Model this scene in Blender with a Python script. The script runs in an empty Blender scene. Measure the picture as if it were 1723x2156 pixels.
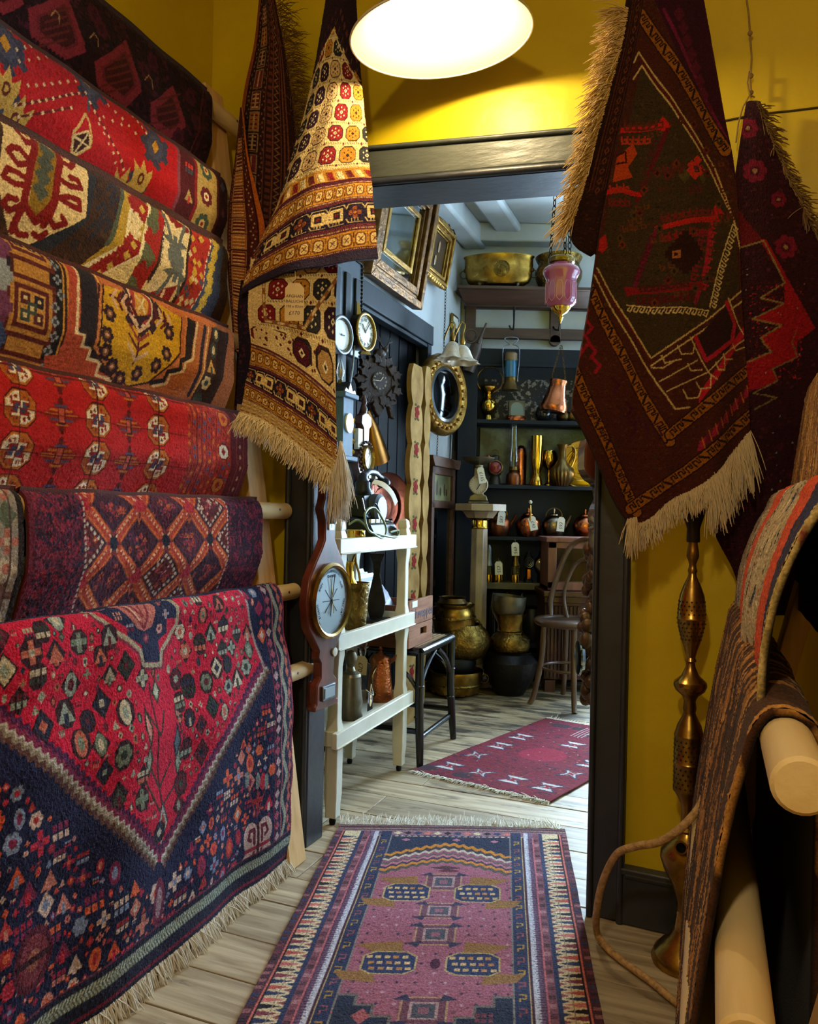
import bpy, random, time
import numpy as np
from math import sin, cos, tan, pi, radians, atan2, sqrt, hypot, ceil, floor as ffloor
from mathutils import Vector, Matrix
random.seed(7); RNG = np.random.default_rng(7)
SC = bpy.context.scene
COL = SC.collection
# ---------------------------------------------------------------- survey of the photograph (measured with its own lens)
FPX, CAMH, ROLL = 1660.0, 1.05, radians(1.2)
CR, SR = cos(ROLL), sin(ROLL)
def ray(x, y):
    u = (x - 861.5) / FPX; v = (1078 - y) / FPX
    return np.array([u * CR - v * SR, 1.0, u * SR + v * CR])
OC = np.array([0, 0, CAMH])
def P(x, y, Y): return OC + ray(x, y) * Y
def F(x, y, z=0.0):
    d = ray(x, y); return OC + d * ((z - CAMH) / d[2])
def hit(x, y, p, n):
    d = ray(x, y); return OC + d * (np.dot(np.array(p) - OC, n) / np.dot(d, n))
def prj(p):
    q = np.array(p) - OC; a, b = q[0] / q[1], q[2] / q[1]
    return 861.5 + (a * CR + b * SR) * FPX, 1078 - (-a * SR + b * CR) * FPX
AX = np.array([sin(radians(21)), cos(radians(21)), 0]); BX = np.array([AX[1], -AX[0], 0]); ZX = np.array([0, 0, 1.0])
def srgb(c):
    if isinstance(c, str):
        c = c.lstrip('#'); c = [int(c[i:i + 2], 16) / 255 for i in (0, 2, 4)]
    return tuple((x / 12.92 if x <= .04045 else ((x + .055) / 1.055) ** 2.4) for x in c[:3])
# ---------------------------------------------------------------- materials
MATS = {}
def mat(name, col, rough=.6, metal=0, col2=None, scale=8, bump=0, bscale=60, stretch=None, coat=0, sheen=0, trans=0, spec=.5, detail=6, lo=.35, hi=.7, rvar=0, ior=1.45, emit=None):
    if name in MATS: return MATS[name]
    m = bpy.data.materials.new(name); m.use_nodes = True
    nt = m.node_tree; N = nt.nodes; L = nt.links; b = N['Principled BSDF']
    b.inputs['Roughness'].default_value = rough; b.inputs['Metallic'].default_value = metal
    b.inputs['Coat Weight'].default_value = coat; b.inputs['Sheen Weight'].default_value = sheen
    b.inputs['Transmission Weight'].default_value = trans; b.inputs['Specular IOR Level'].default_value = spec
    b.inputs['IOR'].default_value = ior
    c1 = srgb(col) + (1,); b.inputs['Base Color'].default_value = c1
    tc = N.new('ShaderNodeTexCoord'); mp = N.new('ShaderNodeMapping'); L.new(tc.outputs['Object'], mp.inputs['Vector'])
    if stretch: mp.inputs['Scale'].default_value = stretch
    if col2 or rvar:
        nz = N.new('ShaderNodeTexNoise'); nz.inputs['Scale'].default_value = scale; nz.inputs['Detail'].default_value = detail
        L.new(mp.outputs[0], nz.inputs['Vector'])
        if col2:
            r = N.new('ShaderNodeValToRGB'); r.color_ramp.elements[0].position = lo; r.color_ramp.elements[1].position = hi
            r.color_ramp.elements[0].color = c1; r.color_ramp.elements[1].color = srgb(col2) + (1,)
            L.new(nz.outputs['Fac'], r.inputs['Fac']); L.new(r.outputs['Color'], b.inputs['Base Color'])
        if rvar:
            q = N.new('ShaderNodeMapRange'); q.inputs[3].default_value = max(.02, rough - rvar); q.inputs[4].default_value = min(1, rough + rvar)
            q.inputs[1].default_value = .3; q.inputs[2].default_value = .7
            L.new(nz.outputs['Fac'], q.inputs[0]); L.new(q.outputs[0], b.inputs['Roughness'])
    if bump:
        n2 = N.new('ShaderNodeTexNoise'); n2.inputs['Scale'].default_value = bscale; n2.inputs['Detail'].default_value = 4
        L.new(mp.outputs[0], n2.inputs['Vector']); bp = N.new('ShaderNodeBump'); bp.inputs['Strength'].default_value = bump; bp.inputs['Distance'].default_value = .01
        L.new(n2.outputs['Fac'], bp.inputs['Height']); L.new(bp.outputs[0], b.inputs['Normal'])
    if emit:
        b.inputs['Emission Color'].default_value = srgb(emit[0]) + (1,); b.inputs['Emission Strength'].default_value = emit[1]
    MATS[name] = m; return m
def wool(name='wool', rough=.95, sheen=.04, bs=420, strength=.35):
    if name in MATS: return MATS[name]
    m = bpy.data.materials.new(name); m.use_nodes = True; nt = m.node_tree; N = nt.nodes; L = nt.links; b = N['Principled BSDF']
    at = N.new('ShaderNodeAttribute'); at.attribute_name = 'Col'
    tc = N.new('ShaderNodeTexCoord'); nz = N.new('ShaderNodeTexNoise'); nz.inputs['Scale'].default_value = bs; nz.inputs['Detail'].default_value = 3
    L.new(tc.outputs['Object'], nz.inputs['Vector'])
    mr = N.new('ShaderNodeMapRange'); mr.inputs[1].default_value = .3; mr.inputs[2].default_value = .7; mr.inputs[3].default_value = .62; mr.inputs[4].default_value = 1.3
    L.new(nz.outputs['Fac'], mr.inputs[0])
    mx = N.new('ShaderNodeVectorMath'); mx.operation = 'SCALE'; L.new(at.outputs['Color'], mx.inputs[0]); L.new(mr.outputs[0], mx.inputs['Scale'])
    L.new(mx.outputs[0], b.inputs['Base Color'])
    b.inputs['Roughness'].default_value = rough; b.inputs['Sheen Weight'].default_value = sheen; b.inputs['Sheen Roughness'].default_value = .5
    b.inputs['Specular IOR Level'].default_value = .15
    bp = N.new('ShaderNodeBump'); bp.inputs['Strength'].default_value = strength; bp.inputs['Distance'].default_value = .004
    L.new(nz.outputs['Fac'], bp.inputs['Height']); L.new(bp.outputs[0], b.inputs['Normal'])
    MATS[name] = m; return m
# ---------------------------------------------------------------- mesh builder
def frame(z, x=None):
    z = Vector(z).normalized(); h = Vector((0, 0, 1)) if abs(z.z) < .95 else Vector((1, 0, 0))
    if x is not None: h = Vector(x)
    X = h.cross(z).normalized() if x is None else (h - z * h.dot(z)).normalized()
    return Matrix((X, z.cross(X), z)).transposed()
class MB:
    def __init__(s): s.v = []; s.f = []
    def add(s, vs, fs, M=None):
        o = len(s.v)
        if M is not None: vs = [tuple(M @ Vector(p)) for p in vs]
        s.v += [tuple(p) for p in vs]; s.f += [tuple(i + o for i in f) for f in fs]; return s
    def box(s, c, d, M=None):
        x, y, z = c; a, b, e = d[0] / 2, d[1] / 2, d[2] / 2
        vs = [(x + i * a, y + j * b, z + k * e) for i in (-1, 1) for j in (-1, 1) for k in (-1, 1)]
        return s.add(vs, [(0, 1, 3, 2), (4, 6, 7, 5), (0, 4, 5, 1), (2, 3, 7, 6), (0, 2, 6, 4), (1, 5, 7, 3)], M)
    def hexa(s, q0, q1):   # two quads joined
        return s.add(list(q0) + list(q1), [(3, 2, 1, 0), (4, 5, 6, 7)] + [(i, (i + 1) % 4, (i + 1) % 4 + 4, i + 4) for i in range(4)])
    def beam(s, p0, p1, w, d, up=(0, 0, 1)):
        p0, p1 = Vector(p0), Vector(p1); z = (p1 - p0).normalized(); u = Vector(up); x = u.cross(z)
        if x.length < 1e-4: x = Vector((1, 0, 0)).cross(z)
        x.normalize(); y = z.cross(x); x = x * w / 2; y = y * d / 2
        return s.hexa([p0 - x - y, p0 + x - y, p0 + x + y, p0 - x + y], [p1 - x - y, p1 + x - y, p1 + x + y, p1 - x + y])
    def lathe(s, pr, n=24, M=None, sx=1, sy=1, fn=None, c0=True, c1=True):
        vs = []; fs = []; k = len(pr)
        for j, (r, z) in enumerate(pr):
            for i in range(n):
                a = 2 * pi * i / n; rr = r * (fn(a, z) if fn else 1)
                vs.append((rr * cos(a) * sx, rr * sin(a) * sy, z))
        for j in range(k - 1):
            for i in range(n):
                i2 = (i + 1) % n; fs.append((j * n + i, j * n + i2, (j + 1) * n + i2, (j + 1) * n + i))
        if c0 and pr[0][0] > 1e-5: fs.append(tuple(range(n - 1, -1, -1)))
        if c1 and pr[-1][0] > 1e-5: fs.append(tuple((k - 1) * n + i for i in range(n)))
        return s.add(vs, fs, M)
    def vessel(s, pr, t=.003, n=28, M=None, sx=1, sy=1, fn=None):   # open-topped: outside then inside
        inn = [(max(r - t, .001), z + (t if i == 0 else 0)) for i, (r, z) in enumerate(pr)][::-1]
        return s.lathe([(.0005, pr[0][1])] + list(pr) + inn + [(.0005, pr[0][1] + t)], n, M, sx, sy, fn)
    def tube(s, pts, r, n=8, cap=True, flat=1.0):
        pts = [Vector(p) for p in pts]; k = len(pts); vs = []; fs = []
        rs = r if hasattr(r, '__len__') else [r] * k
        X = None
        for j, p in enumerate(pts):
            t = (pts[min(j + 1, k - 1)] - pts[max(j - 1, 0)]).normalized()
            if X is None:
                h = Vector((0, 0, 1)) if abs(t.z) < .9 else Vector((1, 0, 0)); X = h.cross(t).normalized()
            else: X = (X - t * X.dot(t)).normalized()
            Yv = t.cross(X)
            for i in range(n):
                a = 2 * pi * i / n; vs.append(p + X * (rs[j] * cos(a)) + Yv * (rs[j] * sin(a) * flat))
        for j in range(k - 1):
            for i in range(n):
                i2 = (i + 1) % n; fs.append((j * n + i, j * n + i2, (j + 1) * n + i2, (j + 1) * n + i))
        if cap: fs += [tuple(range(n - 1, -1, -1)), tuple((k - 1) * n + i for i in range(n))]
        return s.add(vs, fs)
    def prism(s, out, d, M=None):   # outline in xy, thickness d along z from 0
        n = len(out); vs = [(x, y, 0) for x, y in out] + [(x, y, d) for x, y in out]
        return s.add(vs, [tuple(range(n - 1, -1, -1)), tuple(range(n, 2 * n))] + [(i, (i + 1) % n, (i + 1) % n + n, i + n) for i in range(n)], M)
    def sph(s, c, r, n=12, sc=(1, 1, 1)):
        pr = [(max(.0004, r * sin(pi * i / n)), -r * cos(pi * i / n)) for i in range(n + 1)]
        M = Matrix.Translation(Vector(c)) @ Matrix.Diagonal((*sc, 1)); return s.lathe(pr, 2 * n, M)
    def torus(s, c, R, r, n=32, m=8, M3=None, sx=1, sy=1, a0=0, a1=2 * pi):
        full = abs(a1 - a0 - 2 * pi) < 1e-6; k = n if full else n + 1
        M = Matrix.Translation(Vector(c)) @ (M3.to_4x4() if M3 is not None else Matrix.Identity(4)); vs = []; fs = []
        for i in range(k):
            a = a0 + (a1 - a0) * i / n
            for j in range(m):
                b = 2 * pi * j / m; rr = R + r * cos(b); vs.append((rr * cos(a) * sx, rr * sin(a) * sy, r * sin(b)))
        for i in range(n):
            for j in range(m):
                i2 = (i + 1) % k; j2 = (j + 1) % m; fs.append((i * m + j, i2 * m + j, i2 * m + j2, i * m + j2))
        return s.add(vs, fs, M)
    def obj(s, name, m, parent=None, ang=38, bev=0, sub=0):
        me = bpy.data.meshes.new(name); me.from_pydata(s.v, [], s.f); me.validate()
        me.polygons.foreach_set('use_smooth', [True] * len(me.polygons))
        me.set_sharp_from_angle(angle=radians(ang)); me.materials.append(m)
        o = bpy.data.objects.new(name, me); COL.objects.link(o)
        if parent is not None: o.parent = parent
        if bev:
            b = o.modifiers.new('bevel', 'BEVEL'); b.width = bev; b.segments = 2; b.limit_method = 'ANGLE'; b.angle_limit = radians(40)
        if sub: o.modifiers.new('sub', 'SUBSURF').levels = sub; o.modifiers[-1].render_levels = sub
        return o
def tag(o, label=None, cat=None, group=None, kind=None):
    if label: o['label'] = label
    if cat: o['category'] = cat
    if group: o['group'] = group
    if kind: o['kind'] = kind
    return o
def thing(name, label, cat, loc=(0, 0, 0), rz=0, group=None, M3=None):
    o = bpy.data.objects.new(name, None); COL.objects.link(o); o.empty_display_size = .05
    o.location = tuple(loc); o.rotation_euler = (0, 0, rz)
    if M3 is not None: o.rotation_euler = M3.to_euler()
    return tag(o, label, cat, group)
def struct(o): o['kind'] = 'structure'; return o
def copy_tree(o, loc=None, label=None):
    c = o.copy(); COL.objects.link(c)
    for ch in list(o.children):
        d = ch.copy(); COL.objects.link(d); d.parent = c
        for g in list(ch.children):
            e = g.copy(); COL.objects.link(e); e.parent = d
    if loc is not None: c.location = tuple(loc)
    if label: c['label'] = label
    return c
RA = radians(-21)     # local x = BX, local y = AX when rotated by RA about z
def text(name, body, size, m, parent, loc, M3, ext=.0004, align='CENTER', shear=0):
    cu = bpy.data.curves.new('t', 'FONT'); cu.body = body; cu.size = size; cu.align_x = align; cu.align_y = 'CENTER'; cu.extrude = ext; cu.resolution_u = 2; cu.shear = shear
    t = bpy.data.objects.new('t', cu); COL.objects.link(t); dg = bpy.context.evaluated_depsgraph_get()
    me = bpy.data.meshes.new_from_object(t.evaluated_get(dg)); bpy.data.objects.remove(t); bpy.data.curves.remove(cu)
    me.name = name; me.materials.clear(); me.materials.append(m)
    o = bpy.data.objects.new(name, me); COL.objects.link(o); o.parent = parent; o.location = tuple(loc); o.rotation_euler = M3.to_euler()
    return o
# ---------------------------------------------------------------- woven patterns: a small numpy raster in the cloth's own coordinates
class Cloth:
    def __init__(s, x0, y0, x1, y1, res, bg, fn=None):
        s.x0, s.y0, s.x1, s.y1 = x0, y0, x1, y1; s.w = max(4, int(round((x1 - x0) / res)) + 1); s.h = max(4, int(round((y1 - y0) / res)) + 1)
        s.X, s.Y = np.meshgrid(np.linspace(x0, x1, s.w), np.linspace(y0, y1, s.h)); s.fn = fn
        s.c = np.empty((s.h, s.w, 3), np.float32); s.c[:] = srgb(bg)
    def T(s, pts): return [s.fn(*p) for p in pts] if s.fn else pts
    def _win(s, a, b, c, d):
        i0 = int(max(0, ffloor((a - s.x0) / (s.x1 - s.x0) * (s.w - 1)))); i1 = int(min(s.w, ceil((c - s.x0) / (s.x1 - s.x0) * (s.w - 1)) + 2))
        j0 = int(max(0, ffloor((b - s.y0) / (s.y1 - s.y0) * (s.h - 1)))); j1 = int(min(s.h, ceil((d - s.y0) / (s.y1 - s.y0) * (s.h - 1)) + 2))
        return (slice(j0, j1), slice(i0, i1)) if i1 > i0 and j1 > j0 else None
    def poly(s, pts, c, raw=False):
        if not raw: pts = s.T(pts)
        xs = [p[0] for p in pts]; ys = [p[1] for p in pts]; w = s._win(min(xs), min(ys), max(xs), max(ys))
        if w is None: return s
        X = s.X[w]; Y = s.Y[w]; ins = np.zeros(X.shape, bool); n = len(pts)
        for i in range(n):
            x1, y1 = pts[i]; x2, y2 = pts[(i + 1) % n]
            if y1 == y2: continue
            k = ((y1 > Y) != (y2 > Y)) & (X < (x2 - x1) * (Y - y1) / (y2 - y1) + x1); ins ^= k
        s.c[w][ins] = srgb(c); return s
    def line(s, pts, wd, c, closed=False, raw=False, dash=None):
        if not raw: pts = s.T(pts)
        if closed: pts = list(pts) + [pts[0]]
        for (x1, y1), (x2, y2) in zip(pts[:-1], pts[1:]):
            h = wd / 2; w = s._win(min(x1, x2) - h, min(y1, y2) - h, max(x1, x2) + h, max(y1, y2) + h)
            if w is None: continue
            X = s.X[w]; Y = s.Y[w]; dx, dy = x2 - x1, y2 - y1; l2 = dx * dx + dy * dy + 1e-12
            t = np.clip(((X - x1) * dx + (Y - y1) * dy) / l2, 0, 1); m = (X - x1 - t * dx) ** 2 + (Y - y1 - t * dy) ** 2 <= h * h
            if dash: m &= ((t * sqrt(l2)) % dash) < dash * .55
            s.c[w][m] = srgb(c)
        return s
    def ell(s, cx, cy, rx, ry, c, raw=True):
        if not raw: cx, cy = s.T([(cx, cy)])[0]
        w = s._win(cx - rx, cy - ry, cx + rx, cy + ry)
        if w is None: return s
        m = ((s.X[w] - cx) / rx) ** 2 + ((s.Y[w] - cy) / ry) ** 2 <= 1; s.c[w][m] = srgb(c); return s
    def dia(s, cx, cy, rx, ry, c, st=0, raw=True):
        if not raw: cx, cy = s.T([(cx, cy)])[0]
        w = s._win(cx - rx, cy - ry, cx + rx, cy + ry)
        if w is None: return s
        a = np.abs(s.X[w] - cx) / rx; b = np.abs(s.Y[w] - cy) / ry
        if st: a = np.floor(a * st) / st; b = np.floor(b * st) / st
        s.c[w][a + b <= 1.0001 - (1.0 / st if st else 0)] = srgb(c); return s
    def rect(s, a, b, c_, d, col):
        w = s._win(a, b, c_, d)
        if w is None: return s
        m = (s.X[w] >= a) & (s.X[w] <= c_) & (s.Y[w] >= b) & (s.Y[w] <= d); s.c[w][m] = srgb(col); return s
    def oct(s, cx, cy, rx, ry, c, k=.45):
        return s.poly([(cx - rx, cy - ry * k), (cx - rx * k, cy - ry), (cx + rx * k, cy - ry), (cx + rx, cy - ry * k), (cx + rx, cy + ry * k), (cx + rx * k, cy + ry), (cx - rx * k, cy + ry), (cx - rx, cy + ry * k)], c, raw=True)
    def flower(s, cx, cy, r, c, c2, n=6, core=None):
        for i in range(n):
            a = 2 * pi * i / n; s.ell(cx + cos(a) * r * .62, cy + sin(a) * r * .62, r * .36, r * .36, c)
        s.ell(cx, cy, r * .42, r * .42, c2)
        if core: s.ell(cx, cy, r * .2, r * .2, core)
        return s
    def speck(s, n, cols, smin, smax, box=None):
        a, b, c, d = box or (s.x0, s.y0, s.x1, s.y1)
        for _ in range(n):
            x = random.uniform(a, c); y = random.uniform(b, d); r = random.uniform(smin, smax)
            s.rect(x - r, y - r * random.uniform(.4, 1), x + r, y + r * random.uniform(.4, 1), random.choice(cols))
        return s
    def abrash(s, amt=.18, px=.0025):
        n = RNG.normal(0, 1, (s.h, s.w)); n = (n + np.roll(n, 1, 1) + np.roll(n, 1, 0)) / 1.8
        rows = RNG.normal(0, .3, (s.h, 1)); k = 1 + amt * np.clip(n * .6 + rows, -2, 2); s.c *= np.clip(k, .3, 1.8)[..., None]; return s
    def motif(s, cx, cy, r, cols):     # a small tribal filler: one of several shapes
        k = random.randrange(6); a, b = random.choice(cols), random.choice(cols)
        if k == 0: s.dia(cx, cy, r, r * 1.2, a); s.dia(cx, cy, r * .5, r * .6, b)
        elif k == 1: s.flower(cx, cy, r, a, b)
        elif k == 2: s.rect(cx - r, cy - r * .3, cx + r, cy + r * .3, a); s.rect(cx - r * .3, cy - r, cx + r * .3, cy + r, a); s.rect(cx - r * .3, cy - r * .3, cx + r * .3, cy + r * .3, b)
        elif k == 3:
            for i in (-1, 0, 1): s.rect(cx + i * r * .7 - r * .25, cy - r * .7, cx + i * r * .7 + r * .25, cy - r * .1, a); s.rect(cx + i * r * .7 - r * .25, cy + r * .1, cx + i * r * .7 + r * .25, cy + r * .7, b)
        elif k == 4: s.ell(cx, cy, r * .7, r * 1.1, a); s.ell(cx, cy, r * .35, r * .6, b)
        else: s.poly([(cx - r, cy + r * .8), (cx, cy - r), (cx + r, cy + r * .8)], a, raw=True); s.rect(cx - r * .25, cy, cx + r * .25, cy + r * 1.1, b)
        return s
def grid_obj(name, pts, cols, m, parent=None, thick=.008, nrm_flip=False, jit=.0006, back='#3a1a18'):
    """pts (h,w,3) front surface, cols (h,w,3); a coarser back sheet and closed rim give the cloth its thickness"""
    h, w = pts.shape[:2]
    du = np.gradient(pts, axis=1); dv = np.gradient(pts, axis=0); nn = np.cross(du, dv); nn /= (np.linalg.norm(nn, axis=2, keepdims=True) + 1e-12)
    if nrm_flip: nn = -nn
    front = pts + nn * RNG.normal(0, jit, (h, w, 1))
    st = 6; ri = sorted(set(list(range(0, h, st)) + [h - 1])); ci = sorted(set(list(range(0, w, st)) + [w - 1]))
    bk = (pts - nn * thick)[np.ix_(ri, ci)]; bh, bw = bk.shape[:2]
    verts = np.concatenate([front.reshape(-1, 3), bk.reshape(-1, 3)]); o = h * w
    ii = np.arange(o).reshape(h, w)
    q = np.stack([ii[:-1, :-1], ii[:-1, 1:], ii[1:, 1:], ii[1:, :-1]], -1).reshape(-1, 4)
    jj = np.arange(bh * bw).reshape(bh, bw) + o
    qb = np.stack([jj[:-1, :-1], jj[1:, :-1], jj[1:, 1:], jj[:-1, 1:]], -1).reshape(-1, 4)
    rim = []
    for k in range(bw - 1):
        rim.append((ii[0, ci[k + 1]], ii[0, ci[k]], jj[0, k], jj[0, k + 1])); rim.append((ii[-1, ci[k]], ii[-1, ci[k + 1]], jj[-1, k + 1], jj[-1, k]))
    for k in range(bh - 1):
        rim.append((ii[ri[k], 0], ii[ri[k + 1], 0], jj[k + 1, 0], jj[k, 0])); rim.append((ii[ri[k + 1], -1], ii[ri[k], -1], jj[k, -1], jj[k + 1, -1]))
    q = np.concatenate([q, qb, np.array(rim)])
    if nrm_flip: q = q[:, ::-1]
    me = bpy.data.meshes.new(name); me.vertices.add(len(verts)); me.vertices.foreach_set('co', verts.astype(np.float32).ravel())
    me.loops.add(q.size); me.loops.foreach_set('vertex_index', q.astype(np.int32).ravel())
    me.polygons.add(len(q)); me.polygons.foreach_set('loop_start', np.arange(0, q.size, 4, dtype=np.int32))
    me.polygons.foreach_set('use_smooth', np.ones(len(q), bool)); me.update(calc_edges=True)
    ca = me.color_attributes.new('Col', 'FLOAT_COLOR', 'POINT'); cc = np.ones((len(verts), 4), np.float32); cc[:o, :3] = cols.reshape(-1, 3); cc[o:, :3] = srgb(back) if not isinstance(back, np.ndarray) else back
    ca.data.foreach_set('color', cc.ravel()); me.materials.append(m)
    ob = bpy.data.objects.new(name, me); COL.objects.link(ob)
    if parent is not None: ob.parent = parent
    return ob
def spl(ctrl, n):
    """Catmull-Rom resample of ctrl (k,...) along axis 0 to n samples"""
    c = np.asarray(ctrl, float); k = len(c); c = np.concatenate([2 * c[:1] - c[1:2], c, 2 * c[-1:] - c[-2:-1]])
    t = np.linspace(0, k - 1, n); i = np.minimum(t.astype(int), k - 2); f = (t - i).reshape(-1, *([1] * (c.ndim - 1)))
    a, b, d, e = c[i], c[i + 1], c[i + 2], c[i + 3]
    return .5 * (2 * b + (d - a) * f + (2 * a - 5 * b + 4 * d - e) * f ** 2 + (3 * b - a - 3 * d + e) * f ** 3)
def splt(ctrl, t):
    c = np.asarray(ctrl, float); k = len(c); c = np.concatenate([2 * c[:1] - c[1:2], c, 2 * c[-1:] - c[-2:-1]])
    i = np.clip(t.astype(int), 0, k - 2); f = (t - i).reshape(-1, *([1] * (c.ndim - 1))); a, b, d, e = c[i], c[i + 1], c[i + 2], c[i + 3]
    return .5 * (2 * b + (d - a) * f + (2 * a - 5 * b + 4 * d - e) * f ** 2 + (3 * b - a - 3 * d + e) * f ** 3)
def fringe(name, pts, dirs, length, m, parent=None, n=90, r=.0012, clump=3, droop=.6, spread=.25, seg=5, grav=(0, 0, -1), lj=.3):
    """a row of twisted threads leaving the edge polyline pts in directions dirs"""
    b = MB(); P3 = spl(pts, n); D = spl(dirs, n); g = np.array(grav, float)
    for i in range(n):
        base = P3[i]; d0 = D[i] / (np.linalg.norm(D[i]) + 1e-9)
        for c in range(clump):
            d = d0 + np.array([random.gauss(0, spread) for _ in range(3)]); L = length * (1 + random.uniform(-lj, lj)); p = base + np.array([random.gauss(0, .0012) for _ in range(3)])
            q = [p.copy()]; wob = np.array([random.gauss(0, spread) for _ in range(3)])
            for s_ in range(seg):
                d = d + g * droop / seg + wob * .3; d /= np.linalg.norm(d); p = p + d * L / seg; q.append(p.copy())
                if s_ % 2: wob = -wob
            b.tube(q, [r] * seg + [r * .5], 4, cap=False)
    return b.obj(name, m, parent, ang=180)
# ================================================================ camera, materials, setting, light
SC.view_settings.view_transform = 'Standard'; SC.view_settings.look = 'None'; SC.view_settings.gamma = 1
SC.view_settings.exposure = 0.35
SC.cycles.max_bounces = 8; SC.cycles.sample_clamp_indirect = 6
cam = bpy.data.cameras.new('camera'); co = bpy.data.objects.new('camera', cam); COL.objects.link(co)
cam.sensor_fit = 'VERTICAL'; cam.sensor_height = 24; cam.lens = 24 * FPX / 2156; cam.clip_start = .02
co.matrix_world = Matrix(((CR, -SR, 0, 0), (0, 0, -1, 0), (SR, CR, 0, CAMH), (0, 0, 0, 1)))
SC.camera = co
yellow = mat('mustard_wall_paint', '#cfb214', .42, col2='#c0a20e', scale=3, bump=.25, bscale=14, spec=.4)
blackp = mat('black_gloss_paint', '#2b2f36', .4, spec=.7, col2='#1a1c20', scale=5, bump=.12, bscale=30)
bluep = mat('dark_blue_paint', '#121a24', .6, col2='#0d131b', scale=6, spec=.25, bump=.1, bscale=30)
lintp = mat('olive_black_paint', '#4c5048', .4, col2='#3a3d38', scale=7, bump=.3, bscale=40, stretch=(.3, 1, 1))
whitew = mat('white_limewash', '#b4b8ba', .8, col2='#9ea4a8', scale=3, bump=.3, bscale=9)
wceil = mat('white_ceiling_boards', '#b2b6b8', .75, col2='#9aa0a2', scale=4, bump=.25, bscale=12)
pine = mat('pine', '#d9b078', .5, col2='#c3955a', scale=5, stretch=(9, 9, .8), bump=.08, bscale=30)
pinepole = mat('pine_pole', '#dcc08c', .5, col2='#cfae74', scale=4, stretch=(8, 1, 8), bump=.06, bscale=20)
whitep = mat('cream_gloss_paint', '#cfccba', .45, col2='#c0bda9', scale=9, bump=.05, bscale=25)
brass = mat('aged_brass', '#b08a3e', .3, 1, col2='#6e5020', scale=14, rvar=.1, bump=.05, bscale=40)
brassb = mat('polished_brass', '#d9ae4a', .17, 1, col2='#b0842e', scale=9, rvar=.06)
brassd = mat('dark_brass', '#6c5530', .38, 1, col2='#3d2d18', scale=10, rvar=.1, bump=.1, bscale=50)
brassh = mat('embossed_brass', '#8e7136', .32, 1, col2='#4a3817', scale=22, rvar=.1, bump=.7, bscale=75)
copper = mat('copper', '#c0714a', .24, 1, col2='#8e4a2c', scale=12, rvar=.1, bump=.12, bscale=90)
copperd = mat('dull_copper', '#8a5236', .36, 1, col2='#4d2b1d', scale=10, rvar=.1, bump=.1, bscale=60)
pewter = mat('pewter', '#7c735e', .45, 1, col2='#4c4436', scale=9, rvar=.1, bump=.08, bscale=50)
steel = mat('dull_steel', '#8d9096', .45, 1, col2='#5a5c60', scale=12, rvar=.1)
iron = mat('black_iron', '#1d1b1a', .5, .6, col2='#0f0e0e', scale=12, bump=.2, bscale=60)
mahog = mat('mahogany', '#4a1e12', .4, col2='#2c0f0a', scale=6, stretch=(6, 6, .8), coat=.12)
mahogr = mat('reddish_mahogany', '#6a2c1e', .35, col2='#34120e', scale=9, stretch=(3, 1, 2), coat=.3)
oakb = mat('brown_wood', '#4b3226', .5, col2='#35221a', scale=5, stretch=(.8, 5, 5))
walnut = mat('walnut', '#57382a', .5, col2='#3a2318', scale=5, stretch=(5, 5, .8))
carved = mat('dark_carved_wood', '#3a2620', .6, col2='#281915', scale=18, bump=.5, bscale=60)
lacq = mat('black_lacquer', '#0b0b0d', .25, coat=.15)
bake = mat('black_bakelite', '#0a0b0d', .42, spec=.25)
gilt = mat('gilt', '#a9823c', .36, .85, col2='#6a4a20', scale=24, bump=.35, bscale=70, rvar=.08)
giltd = mat('worn_gilt', '#75522c', .42, .85, col2='#3f2a18', scale=20, bump=.5, bscale=60)
marble = mat('cream_marble', '#a08a6e', .3, col2='#66564a', scale=7, coat=.2, stretch=(1, 1, .6))
paper = mat('manila_paper', '#d9bf90', .8, col2='#cdb282', scale=20)
paperw = mat('white_paper', '#d6d2c6', .8)
ink = mat('ink', '#1d1a22', .7)
string = mat('string', '#b9a67e', .9)
glass = mat('clear_glass', '#ffffff', .03, trans=1, ior=1.45)
mirror = mat('old_mirror_glass', '#a9b4bc', .06, 1, col2='#868f96', scale=5, rvar=.04)
dial = mat('cream_dial', '#d9d6c8', .3)
sdial = mat('silvered_dial', '#b9c6cc', .32, .55, col2='#9fb0b8', scale=5)
fr_c = mat('cream_fringe', '#cdb78c', .9, sheen=.1); fr_w = mat('white_fringe', '#cfc6b4', .9, sheen=.3); fr_d = mat('ochre_fringe', '#c9a768', .9, sheen=.3)
WOOL = wool(); WOOLF = wool('flatweave', .95, .03, 260, .5)
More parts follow.
